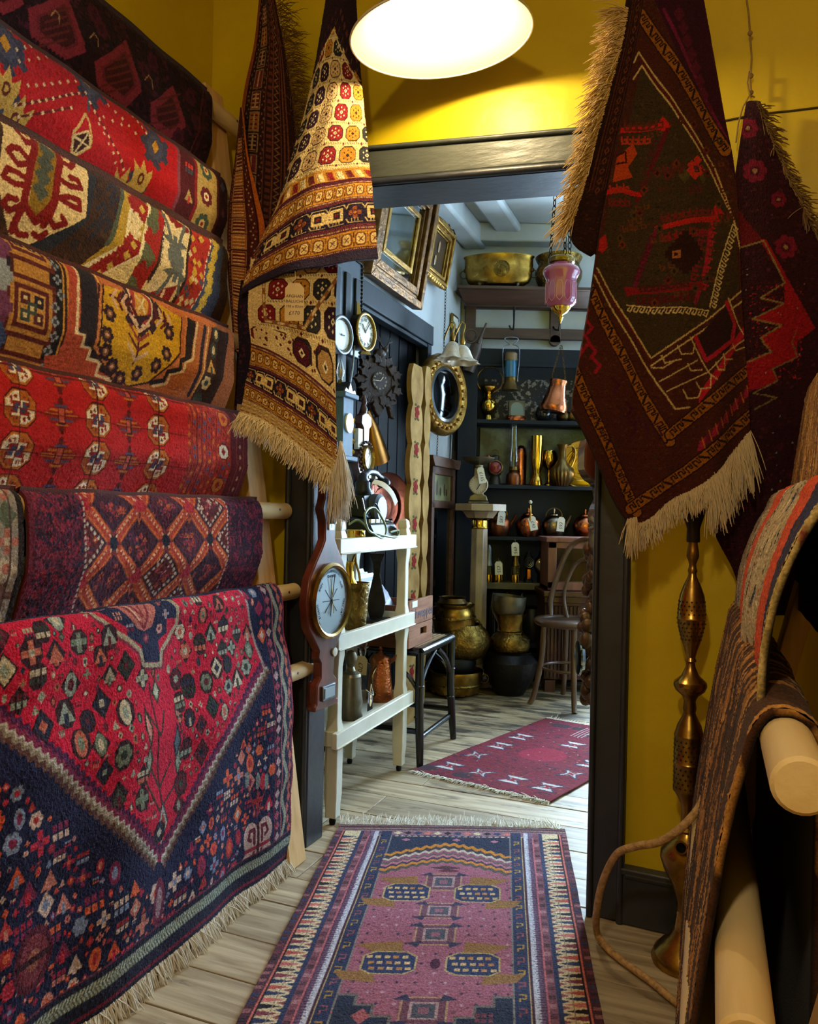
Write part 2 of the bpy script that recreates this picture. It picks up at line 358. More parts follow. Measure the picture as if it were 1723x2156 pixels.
# ---- floor boards
def floor_mat():
    m = bpy.data.materials.new('worn_floor_boards'); m.use_nodes = True; nt = m.node_tree; N = nt.nodes; L = nt.links; b = N['Principled BSDF']
    tc = N.new('ShaderNodeTexCoord'); ge = N.new('ShaderNodeNewGeometry')
    mp = N.new('ShaderNodeMapping'); mp.inputs['Scale'].default_value = (1.2, 14, 10); L.new(tc.outputs['Object'], mp.inputs[0])
    off = N.new('ShaderNodeVectorMath'); off.operation = 'ADD'; cb = N.new('ShaderNodeCombineXYZ'); ml = N.new('ShaderNodeMath'); ml.operation = 'MULTIPLY'; ml.inputs[1].default_value = 37
    L.new(ge.outputs['Random Per Island'], ml.inputs[0]); L.new(ml.outputs[0], cb.inputs[0]); L.new(mp.outputs[0], off.inputs[0]); L.new(cb.outputs[0], off.inputs[1])
    n1 = N.new('ShaderNodeTexNoise'); n1.inputs['Scale'].default_value = 3; n1.inputs['Detail'].default_value = 8; n1.inputs['Distortion'].default_value = .6; L.new(off.outputs[0], n1.inputs['Vector'])
    r1 = N.new('ShaderNodeValToRGB'); e = r1.color_ramp.elements; e[0].position = .32; e[0].color = srgb('#836f54') + (1,); e[1].position = .62; e[1].color = srgb('#b5a384') + (1,)
    L.new(n1.outputs['Fac'], r1.inputs[0])
    m2 = N.new('ShaderNodeMapping'); m2.inputs['Scale'].default_value = (2.2, 7, 5); L.new(tc.outputs['Object'], m2.inputs[0])
    n2 = N.new('ShaderNodeTexNoise'); n2.inputs['Scale'].default_value = 2.0; n2.inputs['Detail'].default_value = 9; n2.inputs['Roughness'].default_value = .65; L.new(m2.outputs[0], n2.inputs['Vector'])
    # the far room's boards carry old black varnish
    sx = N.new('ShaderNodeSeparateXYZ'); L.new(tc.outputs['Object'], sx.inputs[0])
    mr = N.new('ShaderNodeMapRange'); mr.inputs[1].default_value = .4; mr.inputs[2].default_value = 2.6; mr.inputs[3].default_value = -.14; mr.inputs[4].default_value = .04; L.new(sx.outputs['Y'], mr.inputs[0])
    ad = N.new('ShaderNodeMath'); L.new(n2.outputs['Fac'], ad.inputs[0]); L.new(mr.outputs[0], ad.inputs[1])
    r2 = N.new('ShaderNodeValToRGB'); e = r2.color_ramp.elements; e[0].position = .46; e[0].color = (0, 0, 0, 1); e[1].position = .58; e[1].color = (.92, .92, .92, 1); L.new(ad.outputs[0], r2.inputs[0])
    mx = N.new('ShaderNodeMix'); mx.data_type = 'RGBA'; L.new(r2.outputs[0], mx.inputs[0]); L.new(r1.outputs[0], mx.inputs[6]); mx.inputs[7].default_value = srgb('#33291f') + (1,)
    hv = N.new('ShaderNodeHueSaturation'); mv = N.new('ShaderNodeMapRange'); mv.inputs[3].default_value = .72; mv.inputs[4].default_value = 1.2; L.new(ge.outputs['Random Per Island'], mv.inputs[0]); L.new(mv.outputs[0], hv.inputs['Value'])
    L.new(mx.outputs[2], hv.inputs['Color']); L.new(hv.outputs[0], b.inputs['Base Color'])
    b.inputs['Roughness'].default_value = .55
    bp = N.new('ShaderNodeBump'); bp.inputs['Strength'].default_value = .35; bp.inputs['Distance'].default_value = .006; L.new(n1.outputs['Fac'], bp.inputs['Height']); L.new(bp.outputs[0], b.inputs['Normal'])
    return m
fb = MB(); y = -4.2
while y < 4.6:
    w = random.uniform(.13, .19); x = -3.2 + random.uniform(0, 1.2); xs = [-3.2, x]
    while xs[-1] < 4.2: xs.append(xs[-1] + random.uniform(1.5, 2.8))
    for a, b_ in zip(xs[:-1], xs[1:]): fb.box(((a + b_) / 2, y + w / 2, -.012 - random.uniform(0, .0015)), (b_ - a - .003, w - .004, .024))
    y += w
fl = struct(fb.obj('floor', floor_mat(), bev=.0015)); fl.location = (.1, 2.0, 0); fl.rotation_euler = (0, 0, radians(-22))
sb = struct(MB().box((0, 2, -.05), (12, 12, .04)).obj('floor_base', mat('dark_gap', '#120e0a', .9)))
# ---- near room shell, frame DW: local x along the doorway wall to the right, y through it
DWA = radians(-25); DWO = Vector((.487, 2.077, 0)); DWM = Matrix.Translation(DWO) @ Matrix.Rotation(DWA, 4, 'Z'); DWI = DWM.inverted()
DWn = np.array(DWM.to_3x3() @ Vector((0, 1, 0)))
def dw(x, y, z): return DWM @ Vector((x, y, z))
def dwhit(px, py, off=0): return DWI @ Vector(hit(px, py, np.array(DWO) + DWn * off, DWn))
def at_dw(o): o.matrix_world = DWM; return o
XL, XC = -.866, -1.31       # opening's left side, room corner
NC = 2.95                   # near ceiling
zt_l, zt_r = dwhit(780, 322).z, dwhit(1195, 287).z; xl_, xr_ = dwhit(780, 322).x, dwhit(1195, 287).x
zb_l, zb_r = dwhit(785, 396).z, dwhit(1185, 364).z
sl = (zt_r - zt_l) / (xr_ - xl_); slb = (zb_r - zb_l) / (xr_ - xl_)
zt = lambda x: zt_l + sl * (x - xl_)
zb = lambda x: zb_l + slb * (x - xl_)
WT = .17
w = MB(); w.box(((XC + XL - .1) / 2 - .2, .02 + .04, NC / 2), (XL - .1 - XC + .4, .08, NC)); w.box(((.095 + 1.4) / 2, .02 + WT / 2, NC / 2), (1.305, WT, NC))
w.box(((XL - .1 + .095) / 2, .02 + WT / 2, (2.0 + NC) / 2 + .03), (.095 - XL + .1, WT, NC - 2.06))
at_dw(struct(w.obj('wall_front', yellow)))
fm = MB(); d0, d1 = 0, .2
fm.box((XL - .05, .05, 1.02), (.1, .1, 2.04)); fm.box((.047, .1, 1.0), (.094, .2, 2.0))
jo = at_dw(struct(fm.obj('trim_1', blackp, bev=.004)))
rd = MB(); rd.tube([(-.012 + XL, -.004, 0), (-.012 + XL, -.004, 2.02)], .009, 10); rd.tube([(.088, -.004, .0), (.088, -.004, 2.0)], .009, 10); rd.tube([(XL - .09, -.004, 0), (XL - .09, -.004, 2.02)], .009, 10); rd.tube([(.01, -.004, 0), (.01, -.004, 2.0)], .008, 10)
at_dw(struct(rd.obj('trim_2', blackp)))
x0, x1 = XL - .1, .1
def lin(zf0, zf1, ya, yb_, x0=x0, x1=x1):
    a = lambda x, y, f: (x, y, f(x)); b = MB(); b.hexa([a(x0, ya, zf0), a(x1, ya, zf0), a(x1, yb_, zf0), a(x0, yb_, zf0)], [a(x0, ya, zf1), a(x1, ya, zf1), a(x1, yb_, zf1), a(x0, yb_, zf1)]); return b
at_dw(struct(lin(lambda x: zb(x) + .022, zt, -.015, .21).obj('trim_3', lintp, bev=.005)))
at_dw(struct(lin(lambda x: zt(x), lambda x: zt(x) + .014, -.024, .03).obj('trim_4', lintp, bev=.006)))
lb = MB(); lb.tube([(x0, -.014, zb(x0) + .012), (x1, -.014, zb(x1) + .012)], .011, 12); lb.hexa([(x0, -.008, zb(x0)), (x1, -.008, zb(x1)), (x1, .21, zb(x1) + .02), (x0, .21, zb(x0) + .02)], [(x0, -.008, zb(x0) + .02), (x1, -.008, zb(x1) + .02), (x1, .21, zb(x1) + .04), (x0, .21, zb(x0) + .04)])
at_dw(struct(lb.obj('trim_5', blackp)))
sk = MB(); sk.box((.8, .008, .065), (1.42, .03, .13)); sk.box((.8, .004, .138), (1.42, .038, .016)); sk.tube([(.1, -.004, .13), (1.5, -.004, .13)], .012, 10)
at_dw(struct(sk.obj('baseboard_front', blackp, bev=.004)))
sk = MB(); sk.box((XC + .15, .008, .065), (.36, .03, .13)); at_dw(struct(sk.obj('baseboard_left', blackp, bev=.004)))
cr = MB(); pts = [dwhit(1430, 262, -.0), dwhit(1530, 245), dwhit(1600, 232), dwhit(1660, 226), dwhit(1723, 218), dwhit(1790, 214)]
cr.tube([(p.x, .0185, p.z + random.uniform(-.002, .002)) for p in pts], .0028, 5); at_dw(struct(cr.obj('wall_crack', mat('crack', '#3c3008', .9))))
Wc = dw(XC, .02, 0)
def wallbox(name, p, d, L, h, t, m, z0=0):    # from p along d, thickness to the left of d
    p = np.array(p, float); d = np.array(d, float); n = np.array([-d[1], d[0], 0]); q = p + d * L
    b = MB(); b.hexa([p, q, q + n * t, p + n * t], [v + np.array([0, 0, h]) for v in (p, q, q + n * t, p + n * t)])
    for i in range(len(b.v)): b.v[i] = (b.v[i][0], b.v[i][1], b.v[i][2] + z0)
    return struct(b.obj(name, m))
wallbox('wall_left', np.array(Wc) + AX * .2, -AX, 4.9, NC, -.12, yellow)
RW = np.array(dw(.74, .02, 0)); wallbox('wall_right', RW + AX * .25, -AX, 4.9, NC, .12, yellow)
wallbox('wall_rear', np.array([-2.9, -2.0, 0]), np.array([1.0, 0, 0]), 5.5, NC, -.12, yellow)
ce = MB(); ce.box((-.4, 0, NC + .05), (5.5, 4.2, .1)); e = struct(ce.obj('ceiling', wceil))
# ---- far room shell
FC = 2.93; FLO = np.array([.32, 5.2, 0]); YB = 5.2
def fl_hit(px, py, off=0): return hit(px, py, FLO + BX * off, BX)
FLM = Matrix.Translation(FLO) @ Matrix.Rotation(RA, 4, 'Z')       # local x away from that wall, y along it to the corner
def at_fl(o): o.matrix_world = FLM; return o
dr = fl_hit(898, 800)                                    # far side of the dark doorway in that wall
sD1 = float(np.dot(dr - FLO, AX)); sD0 = sD1 - 1.22; zD = fl_hit(896, 690)[2]
pts_s = [-2.6, sD0, sD1, .25]
w = MB(); w.box((-.06, (pts_s[0] + pts_s[1]) / 2, FC / 2), (.12, pts_s[1] - pts_s[0], FC)); w.box((-.06, (pts_s[2] + pts_s[3]) / 2, FC / 2), (.12, pts_s[3] - pts_s[2], FC))
w.box((-.06, (sD0 + sD1) / 2, (zD + FC) / 2), (.12, sD1 - sD0, FC - zD)); at_fl(struct(w.obj('wall_side', whitew)))
d = MB(); d.box((-.09, (sD0 + sD1) / 2, zD / 2), (.04, sD1 - sD0, zD))
for i in range(9): d.box((-.068, sD0 + .07 + i * .135, zD / 2), (.006, .125, zD - .1))
at_fl(struct(d.obj('door_1', mat('black_blue_door', '#0e1015', .7, col2='#0a0b10', scale=6, bump=.1, spec=.12), bev=.002)))
d = MB(); d.box((.0, sD1 - .03, zD / 2), (.06, .06, zD)); d.box((.0, sD0 + .04, zD / 2), (.06, .09, zD)); d.box((.005, (sD0 + sD1) / 2, zD - .045), (.07, sD1 - sD0, .11)); d.box((.0, (sD0 + sD1) / 2, zD - .11), (.05, sD1 - sD0, .02))
at_fl(struct(d.obj('trim_6', bluep, bev=.004)))
wallbox('wall_back', (.2, YB, 0), (1, 0, 0), 3.6, FC, .12, whitew)
wallbox('wall_end', (3.1, YB, 0), np.array([.0, -1, 0]), 4.2, FC, .12, whitew)
ce = MB(); ce.box((1.2, 4.0, FC + .05), (5.2, 3.6, .1)); ce.box((1.6, YB - .06, FC - .06), (3.4, .12, .12)); struct(ce.obj('ceiling_far', wceil, bev=.01))
cv = MB(); cv.box((.07, -1.3, FC - .07), (.14, 3.2, .14)); cv.box((.3, -1.3, FC - .03), (.16, 3.2, .06)); at_fl(struct(cv.obj('trim_7', wceil, bev=.02)))
# second-room shell beyond the doorway wall: its far face seen from the other room
# ---- lights
def area(name, loc, tgt, sx, sy, pw, col):
    l = bpy.data.lights.new(name, 'AREA'); l.shape = 'RECTANGLE'; l.size = sx; l.size_y = sy; l.energy = pw; l.color = col
    o = bpy.data.objects.new(name, l); COL.objects.link(o); o.location = loc; o.rotation_euler = (Vector(tgt) - Vector(loc)).to_track_quat('-Z', 'Z').to_euler(); return o
def point(name, loc, pw, col, r=.04):
    l = bpy.data.lights.new(name, 'POINT'); l.energy = pw; l.color = col; l.shadow_soft_size = r
    o = bpy.data.objects.new(name, l); COL.objects.link(o); o.location = tuple(loc); return o
def window(nm, M, w_, h_, strength):     # bright panes for daylight and added fill, in a painted frame, local x across, y up, z into the room
    p = struct(MB().box((0, 0, .012), (w_, h_, .006)).obj(nm, mat(nm + '_daylight', '#a0b8d0', .3, emit=((.768, .897, 1), strength)))); p.matrix_world = M; f = MB()
    for x in (-w_ / 2, 0, w_ / 2): f.box((x, 0, .03), (.045, h_ + .05, .05))
    for y_ in (-h_ / 2, 0, h_ / 2): f.box((0, y_, .03), (w_ + .05, .045, .05))
    f.obj('window_frame', whitep, p, bev=.003)
window('window_1', Matrix.Translation((1.78, YB, 1.55)) @ Matrix.Rotation(pi / 2, 4, 'X'), .95, 1.55, 68)
window('side_fill_pane', Matrix.Translation((3.1, 3.6, 1.5)) @ Matrix.Rotation(-pi / 2, 4, 'Z') @ Matrix.Rotation(pi / 2, 4, 'X'), 1.4, 1.5, 5)  # added unseen glowing pane, side fill to brighten the far room
LC = P(929.4, 77.7, 1.95)
point('rear_lamp', (-.3, -.3, 2.06), 36, (1, .83, .56), .05)
point('shelf_lamp', (1.32, 4.92, 1.32), 2.2, (1, .82, .5), .03)
wd = bpy.data.worlds.new('world'); SC.world = wd; wd.use_nodes = True; wd.node_tree.nodes['Background'].inputs[0].default_value = (.6, .75, 1, 1); wd.node_tree.nodes['Background'].inputs[1].default_value = .05
# ---- pendant lamp
t = thing('pendant_lamp', 'wide enamel pendant lamp glowing above the doorway', 'lamp', LC)
t.rotation_euler = (.099, -.0957, 0)
R_ = .225; pr = [(.035, .15), (.05, .145), (.075, .125), (.11, .095), (.16, .055), (.205, .018), (R_, .0)]
sh = MB().lathe(pr[::-1] + [(.03, .152)], 64, c0=False).obj('shade_exterior', mat('grey_enamel', '#6e675a', .4), t)
inn = [(R_ - .0005, -.001), (.203, .014), (.158, .05), (.108, .09), (.073, .12), (.03, .14)]
b = MB(); b.lathe(inn, 64, c0=False, c1=False); b.obj('shade_interior', mat('white_enamel', '#b4aea0', .45), t)
MB().torus((0, 0, 0), R_, .003, 64, 8).obj('rim', mat('cream_enamel_rim', '#cfc6a8', .3), t)
MB().lathe([(.02, .11), (.022, .15), (.03, .16), (.03, .21), (.008, .225)], 20).obj('lamp_holder', brassd, t)
MB().tube([(0, 0, .22), (0.02, 0.03, .7)], .004, 8).obj('flex', lacq, t)
MB().sph((0, 0, .062), .03, 10).obj('bulb', mat('lit_bulb', '#fff2d0', .3, emit=('#ffe6b4', 430)), t)
# ================================================================ left drying rack and its rugs
B0 = F(612, 1838); RKM = Matrix.Translation(Vector(B0)) @ Matrix.Rotation(RA, 4, 'Z'); K = .15
def rk(b, s, z): return B0 + BX * b - AX * s + ZX * z                   # s runs from the far end towards the camera
bc_ = lambda z: .028 - K * z
nI = BX + K * ZX
def inc(px, py): h = hit(px, py, B0 + BX * .0445, nI); return float(np.dot(h - B0, BX)), float(-np.dot(h - B0, AX)), float(h[2])
far = {1: (435, 190), 2: (463, 372), 3: (468, 515), 4: (480, 690), 5: (505, 872), 6: (540, 1053), 7: (577, 1232)}
pz = {}; ps = {}
for k, q in far.items(): b, s, z = inc(*q); pz[k] = z - .03; ps[k] = s
pz[8] = hit(640, 1425, B0, BX)[2]
rack = thing('rug_rack', 'tall pine pole rack leaning along the left wall under draped rugs', 'rack', B0, RA)
for nm, s in (('side_board', 0), ('side_board', 2.6)):
    b = MB(); zt_ = pz[1] + .1; y = lambda v: -s + v
    b.hexa([(0, y(0), 0), (-.06, y(0), 0), (-.06, y(.095), 0), (0, y(.095), 0)], [(0 - K * zt_, y(0), zt_), (-.06 - K * zt_, y(0), zt_), (-.06 - K * zt_, y(.095), zt_), (-K * zt_, y(.095), zt_)])
    bo = b.obj(nm, pine, rack, bev=.003)
for k in range(1, 9):
    z = pz[k]; b = bc_(z); e = .155 if k != 8 else .2
    if k == 1: e = .17
    p = MB(); p.tube([(b, -2.65, z), (b, e - .006, z), (b, e, z)], [.025, .025, .019], 20)
    po = p.obj('pole', pinepole, rack)
    MB().lathe([(.004, 0), (.004, .0015)], 10, Matrix.Translation((b + .0245, .075, z + .004)) @ Matrix.Rotation(pi / 2, 4, 'Y')).obj('screw', steel, po)
RUG = {}
def rug_map(k, slope=None):
    z = pz[k]; zn = pz.get(k + 1, z - .25); bt = bc_(z) + .033; n = BX + (.1 if slope is None else slope) * ZX
    def fn(px, py):
        h = hit(px, py, B0 + BX * bt + ZX * z, n); return float(-np.dot(h - B0, AX)), float(z + .033 - h[2])
    return fn
def drape(k, cloth, prof, label, m=WOOL, group=None, name='draped_rug', wav=.004, back='#4a2420', thick=.008, parent=None):
    """prof: list of (t, b, z); columns follow the pole"""
    pr = np.array(prof); z = np.interp(cloth.Y[:, 0], pr[:, 0], pr[:, 2]); b = np.interp(cloth.Y[:, 0], pr[:, 0], pr[:, 1])
    ker = np.ones(7) / 7; f = lambda a: np.convolve(np.pad(a, 3, 'edge'), ker, 'valid'); z = f(z); b = f(b)
    S = cloth.X; Z = np.repeat(z[:, None], cloth.w, 1); B = np.repeat(b[:, None], cloth.w, 1)
    tt = np.clip(cloth.Y, 0, None); ph = random.uniform(0, 6)
    Wv = wav * (np.sin(S * 9 + ph + 2 * tt) + .6 * np.sin(S * 21 + ph * 2 - 3 * tt) + .4 * np.sin(tt * 38 + S * 5)) * np.clip(tt / .08, .25, 1)
    B = B + Wv; Z = Z + .0015 * np.sin(S * 30 + ph)
    pts = B0 + BX * B[..., None] - AX * S[..., None] + ZX * Z[..., None]
    root = thing(name, label, 'rug', rk(bc_(pz[k]), ps[k], pz[k]), group=group)
    org = np.array(root.location); cloth.abrash()
    o = grid_obj('pile', pts - org, cloth.c, m, root, thick, back=back)
    return root, pts
def std_prof(k, zend=None):
    z = pz[k]; b = bc_(z); zn = pz[k + 1]; r = .033; p = []
    zb_ = z - .1
    p.append((-(pi * r) - .1, b - r, zb_))
    for i in range(13): a = pi * (1 - i / 12); p.append((-(pi * r) * (1 - i / 12) * .999, b + r * cos(a), z + r * sin(a)))
    bn = bc_(zn) - .045
    # t measured as drop below the crest
    p[-1] = (r, b + r, z); p[-2] = (r * .45, b + r * .8, z + r * .55); p[-3] = (r * .1, b + r * .45, z + r * .88)
    p[-4] = (-.004, b + r * .15, z + r)
    for j, q in enumerate(p[1:-4]): p[1 + j] = (-.006 - .1 * (len(p) - 5 - j) / (len(p)), q[1], q[2])
    p[0] = (p[1][0] - .1, p[0][1], p[0][2])
    d = z - zn
    p.append((r + d * .5, b + r + .004, z - d * .5)); p.append((r + d * .85, bn + .012, z - d * .85)); p.append((r + d + .05, bn, zn - .05))
    return p
def mk(k, s0, s1, bg, res=.0024, zx=None, slope=None):
    pr = std_prof(k) if zx is None else zx
    return Cloth(s0, pr[0][0], s1, pr[-1][0], res, bg, rug_map(k, slope)), pr
# ---- 1: dark maroon at the top
c, pr = mk(1, ps[1], 1.15, '#231016')
c.speck(2600, ['#3a1420', '#190b10', '#42182a', '#2c0f16'], .003, .008)
for q in ([(78, 22), (140, -4), (182, 102), (160, 112), (92, 62)], [(216, 132), (266, 94), (300, 188), (286, 214), (230, 168)], [(334, 218), (370, 188), (395, 262), (380, 280), (345, 250)], [(-40, -60), (20, -90), (50, 0), (30, 15), (-25, -25)]):
    c.poly(q, '#66202a'); cx = sum(p[0] for p in q) / 5; cy = sum(p[1] for p in q) / 5
    c.poly([(cx + (x - cx) * .72, cy + (y - cy) * .72) for x, y in q], '#40181a')
    for a, b_ in zip(q, q[1:] + q[:1]):
        for f in np.linspace(0, 1, 9): c.dia(a[0] + (b_[0] - a[0]) * f, a[1] + (b_[1] - a[1]) * f, .012, .012, '#7c2834', raw=False)
    for f in np.linspace(-.4, .4, 5): c.line([(cx - 25, cy + f * 80), (cx + 20, cy + f * 80 - 10)], .005, '#5e2420')
for (x, y) in ((200, 30), (215, 60), (325, 130), (405, 205), (395, 285), (310, 150), (420, 260), (160, -20), (255, 20)):
    c.flower(*c.T([(x, y)])[0], .024, '#461624', '#34101e')
for x, y in ((200, 80), (318, 168), (120, 30)): c.line([(x - 8, y), (x, y - 10), (x + 8, y), (x + 10, y + 18)], .003, '#a07c50')
c.line([(435, 190), (430, 340)], .006, '#3c1520'); c.line([(428, 186), (422, 340)], .004, '#5a1f26')
drape(1, c, pr, 'dark maroon rug on the topmost pole of the left rack', wav=.003, back='#2c1216')
# ---- 2: scarlet field
c, pr = mk(2, ps[2], 1.15, '#a5161b')
for x, y, r in ((10, 92, .05), (190, 168, .05), (330, 308, .045), (306, 398, .036), (20, 210, .035)):
    cx, cy = c.T([(x, y)])[0]; c.dia(cx, cy, r, r * 1.15, '#3a3a4e', 6); c.flower(cx, cy, r * .7, '#46475c', '#3a3a4e', 7); c.dia(cx, cy, r * .28, r * .4, '#c08a2c')
    for i in range(7): a = i * .9; c.dia(cx + cos(a) * r * .95, cy + sin(a) * r * 1.05, r * .3, r * .3, '#3a3a4e')
for x, y in ((18, 180), (55, 240), (310, 370), (284, 388), (-30, 150)):
    cx, cy = c.T([(x, y)])[0]; c.poly([(cx - .035, cy - .03), (cx - .012, cy - .01), (cx - .005, cy - .045), (cx + .012, cy - .012), (cx + .034, cy - .03), (cx + .024, cy + .03), (cx, cy + .045), (cx - .022, cy + .03)], '#b89a50', raw=True); c.ell(cx, cy + .006, .010, .014, '#5a2420'); c.ell(cx, cy + .006, .005, .007, '#b89a50')
lan = [(180, 240), (160, 278), (176, 328), (198, 308), (188, 258)]
c.line(lan, .006, '#c6a868', True); c.poly([(162, 285), (186, 276), (197, 306), (177, 326)], '#3c1c18'); c.line([(162, 285), (186, 276), (197, 306), (177, 326)], .004, '#d8c08a', True); c.line([(164, 287), (194, 306)], .004, '#d8c08a'); c.line([(186, 278), (177, 322)], .004, '#d8c08a')
c.line([(189, 180), (186, 232)], .008, '#4a4a5c')
for a, b_, n in (((35, 103), (110, 82), 5), ((45, 218), (180, 195), 11), ((30, 60), (70, 66), 3), ((190, 215), (275, 355), 9), ((270, 222), (310, 280), 6), ((40, 128), (125, 115), 5), ((60, 178), (160, 172), 7), ((60, 240), (150, 228), 6), ((200, 235), (260, 262), 4), ((210, 260), (255, 340), 5), ((230, 220), (290, 280), 5)):
    if n in (11, 9, 6): c.line([a, b_], .005, '#5a1c1c')
    for f in np.linspace(0, 1, n): c.dia(a[0] + (b_[0] - a[0]) * f, a[1] + (b_[1] - a[1]) * f, .0046, .0046, '#d2b88c', raw=False)
s1 = c.T([(379, 320)])[0][0]; s0 = ps[2]
c.rect(s0, -9, s1 + .012, 9, '#4a1418'); c.rect(s1, -9, s1 + .012, 9, '#7a3a44'); w = s1 - s0
c.rect(s0 + w * .22, -9, s0 + w * .66, 9, '#a68a4c'); c.rect(s0 + w * .64, -9, s0 + w * .69, 9, '#7c1a1c'); c.rect(s0, -9, s0 + w * .18, 9, '#2a0f16')
for i, t_ in enumerate(np.arange(-.05, .5, .075)):
    c.flower(s0 + w * .44, t_, .028, '#3c4a3c' if i % 2 else '#5a1a20', '#c8ac70' if i % 2 else '#e0cfa0', 7, '#8c1c1c'); c.motif(s0 + w * .82, t_ + .03, .018, ['#b5342c', '#a88a50', '#35404a'])
    c.motif(s0 + w * .09, t_ + .02, .012, ['#5a1a20', '#41404e'])
drape(2, c, pr, 'scarlet rug with scattered blue palmettes and white dots, second pole down')
# ---- 3: cream medallions
c, pr = mk(3, ps[3], 1.15, '#3c2416')
c.speck(900, ['#332015', '#46301c', '#2a2226', '#4a2c18'], .004, .012)
for (x, y) in ((205, 440), (225, 400), (190, 480), (215, 470), (235, 430)): c.line([(x, y), (x + 14, y - 12), (x + 20, y + 4), (x + 8, y + 18)], .009, '#262630')
c.poly([(188, 365), (205, 372), (188, 462), (140, 520), (98, 530), (90, 518), (180, 458)], '#262a34')
c.poly([(12, 243), (62, 266), (142, 322), (187, 354), (183, 456), (90, 517), (56, 490), (2, 385)], '#ddc48c')
red = '#7d1512'
c.poly([(83, 287), (128, 316), (112, 440), (95, 462), (72, 430)], '#8a6a1e')
for x, y in ((103, 318), (100, 345), (97, 372), (93, 402)): c.dia(x, y, .02, .02, '#4a5148', 4, raw=False)
c.line([(80, 286), (66, 395), (58, 480)], .018, red); c.line([(130, 318), (122, 420), (110, 470)], .018, red); c.line([(66, 430), (95, 465), (118, 430)], .016, red)
for hk in ([(78, 300), (58, 300), (45, 275), (52, 268), (65, 280)], [(72, 345), (45, 345), (22, 315), (30, 308), (45, 312), (62, 330)], [(66, 390), (40, 385), (15, 368), (22, 352), (45, 362), (58, 372)], [(62, 430), (40, 440), (24, 424), (30, 412), (48, 418)], [(128, 335), (150, 350), (162, 338), (150, 325), (138, 322)], [(125, 372), (150, 390), (172, 395), (165, 378), (150, 372)], [(122, 410), (148, 428), (170, 440), (168, 420), (148, 412), (135, 414)], [(112, 455), (130, 475), (146, 468), (138, 455)], [(60, 470), (72, 490), (88, 492)], [(100, 490), (112, 498), (120, 488)]):
    c.line(hk, .013, red)
c.poly([(258, 392), (290, 410), (270, 515), (200, 560), (185, 572), (230, 520), (250, 480)], '#b28f2c'); c.poly([(258, 392), (266, 398), (245, 500), (235, 520), (228, 515), (248, 450)], '#4c5340')
c.line([(281, 412), (268, 515), (195, 570)], .011, '#e6d4a2')
c.poly([(284, 412), (318, 430), (297, 536), (235, 585), (200, 575), (272, 518)], '#a88a2c')
for x, y in ((290, 430), (275, 535), (300, 440), (285, 515), (255, 560), (240, 575)): c.dia(x, y, .034, .034, '#8e1a14', 4, raw=False); c.dia(x, y, .012, .012, '#c9a848', raw=False)
for x, y in ((290, 465), (287, 485)): c.dia(x, y, .022, .022, '#ddc48c', 3, raw=False)
c.line([(318, 430), (298, 538), (235, 590)], .012, '#e6d4a2')
c.poly([(300, 536), (338, 610), (290, 650), (200, 600), (240, 585)], '#e0c888')
c.poly([(320, 432), (336, 440), (316, 560), (300, 640), (290, 640), (300, 545)], '#5a5e40')
c.poly([(336, 440), (350, 448), (332, 545), (318, 640), (304, 650), (316, 560)], '#981f14')
for i, y in enumerate(range(470, 640, 34)): c.dia(322 - i * 4, y, .022, .03, '#981f14' if i % 2 else '#5a5e40', 3, raw=False)
c.line([(349, 446), (345, 520), (330, 630)], .011, '#e6d4a2'); c.line([(347, 452), (344, 520), (330, 628)], .005, '#2a1a18', dash=.022)
c.poly([(350, 448), (401, 478), (392, 600), (380, 680), (325, 640), (342, 540)], '#e2cd98')
c.poly([(352, 448), (400, 480), (398, 490), (388, 490), (383, 478), (370, 482), (365, 470), (360, 470)], red); c.poly([(335, 615), (385, 600), (380, 650), (330, 640)], '#8f1a14'); c.line([(365, 612), (362, 640)], .01, '#e2cd98')
cx, cy = c.T([(372, 545)])[0]; c.dia(cx, cy, .036, .06, '#5e625c', 4)
for a, b_ in ((-1, -1), (1, -1), (-1, 1), (1, 1)): c.line([(cx, cy), (cx + a * .03, cy + b_ * .075), (cx + a * .045, cy + b_ * .10)], .012, '#5e625c', raw=True); c.poly([(cx + a * .02, cy + b_ * .03), (cx + a * .055, cy + b_ * .045), (cx + a * .02, cy + b_ * .055)], '#5e625c', raw=True)
c.line([(404, 480), (396, 600), (385, 690)], .008, '#2a1a18', dash=.03)
c.poly([(407, 482), (449, 505), (440, 600), (425, 700), (388, 690), (398, 600)], '#a5281a')
for i in range(34): x, y = random.uniform(408, 442), random.uniform(490, 690); c.dia(x - (y - 490) * .08, y, .011, .011, random.choice(['#c49a34', '#3d4a5c', '#d8c38c', '#c49a34', '#7a1812']), raw=False)
c.line([(447, 505), (438, 600), (422, 700)], .006, '#e6d4a2', dash=.02)
c.poly([(449, 505), (472, 520), (470, 700), (424, 700), (438, 600)], '#3e4658')
for i, y in enumerate(range(515, 700, 24)): c.dia(457 - i * 2, y, .016, .022, '#c2a23c', 3, raw=False)
drape(3, c, pr, 'thick shaggy rug with cream and dark red hooked medallions, third pole down', m=wool('shaggy_wool', .95, .06, 260, .7), wav=.005, thick=.014)
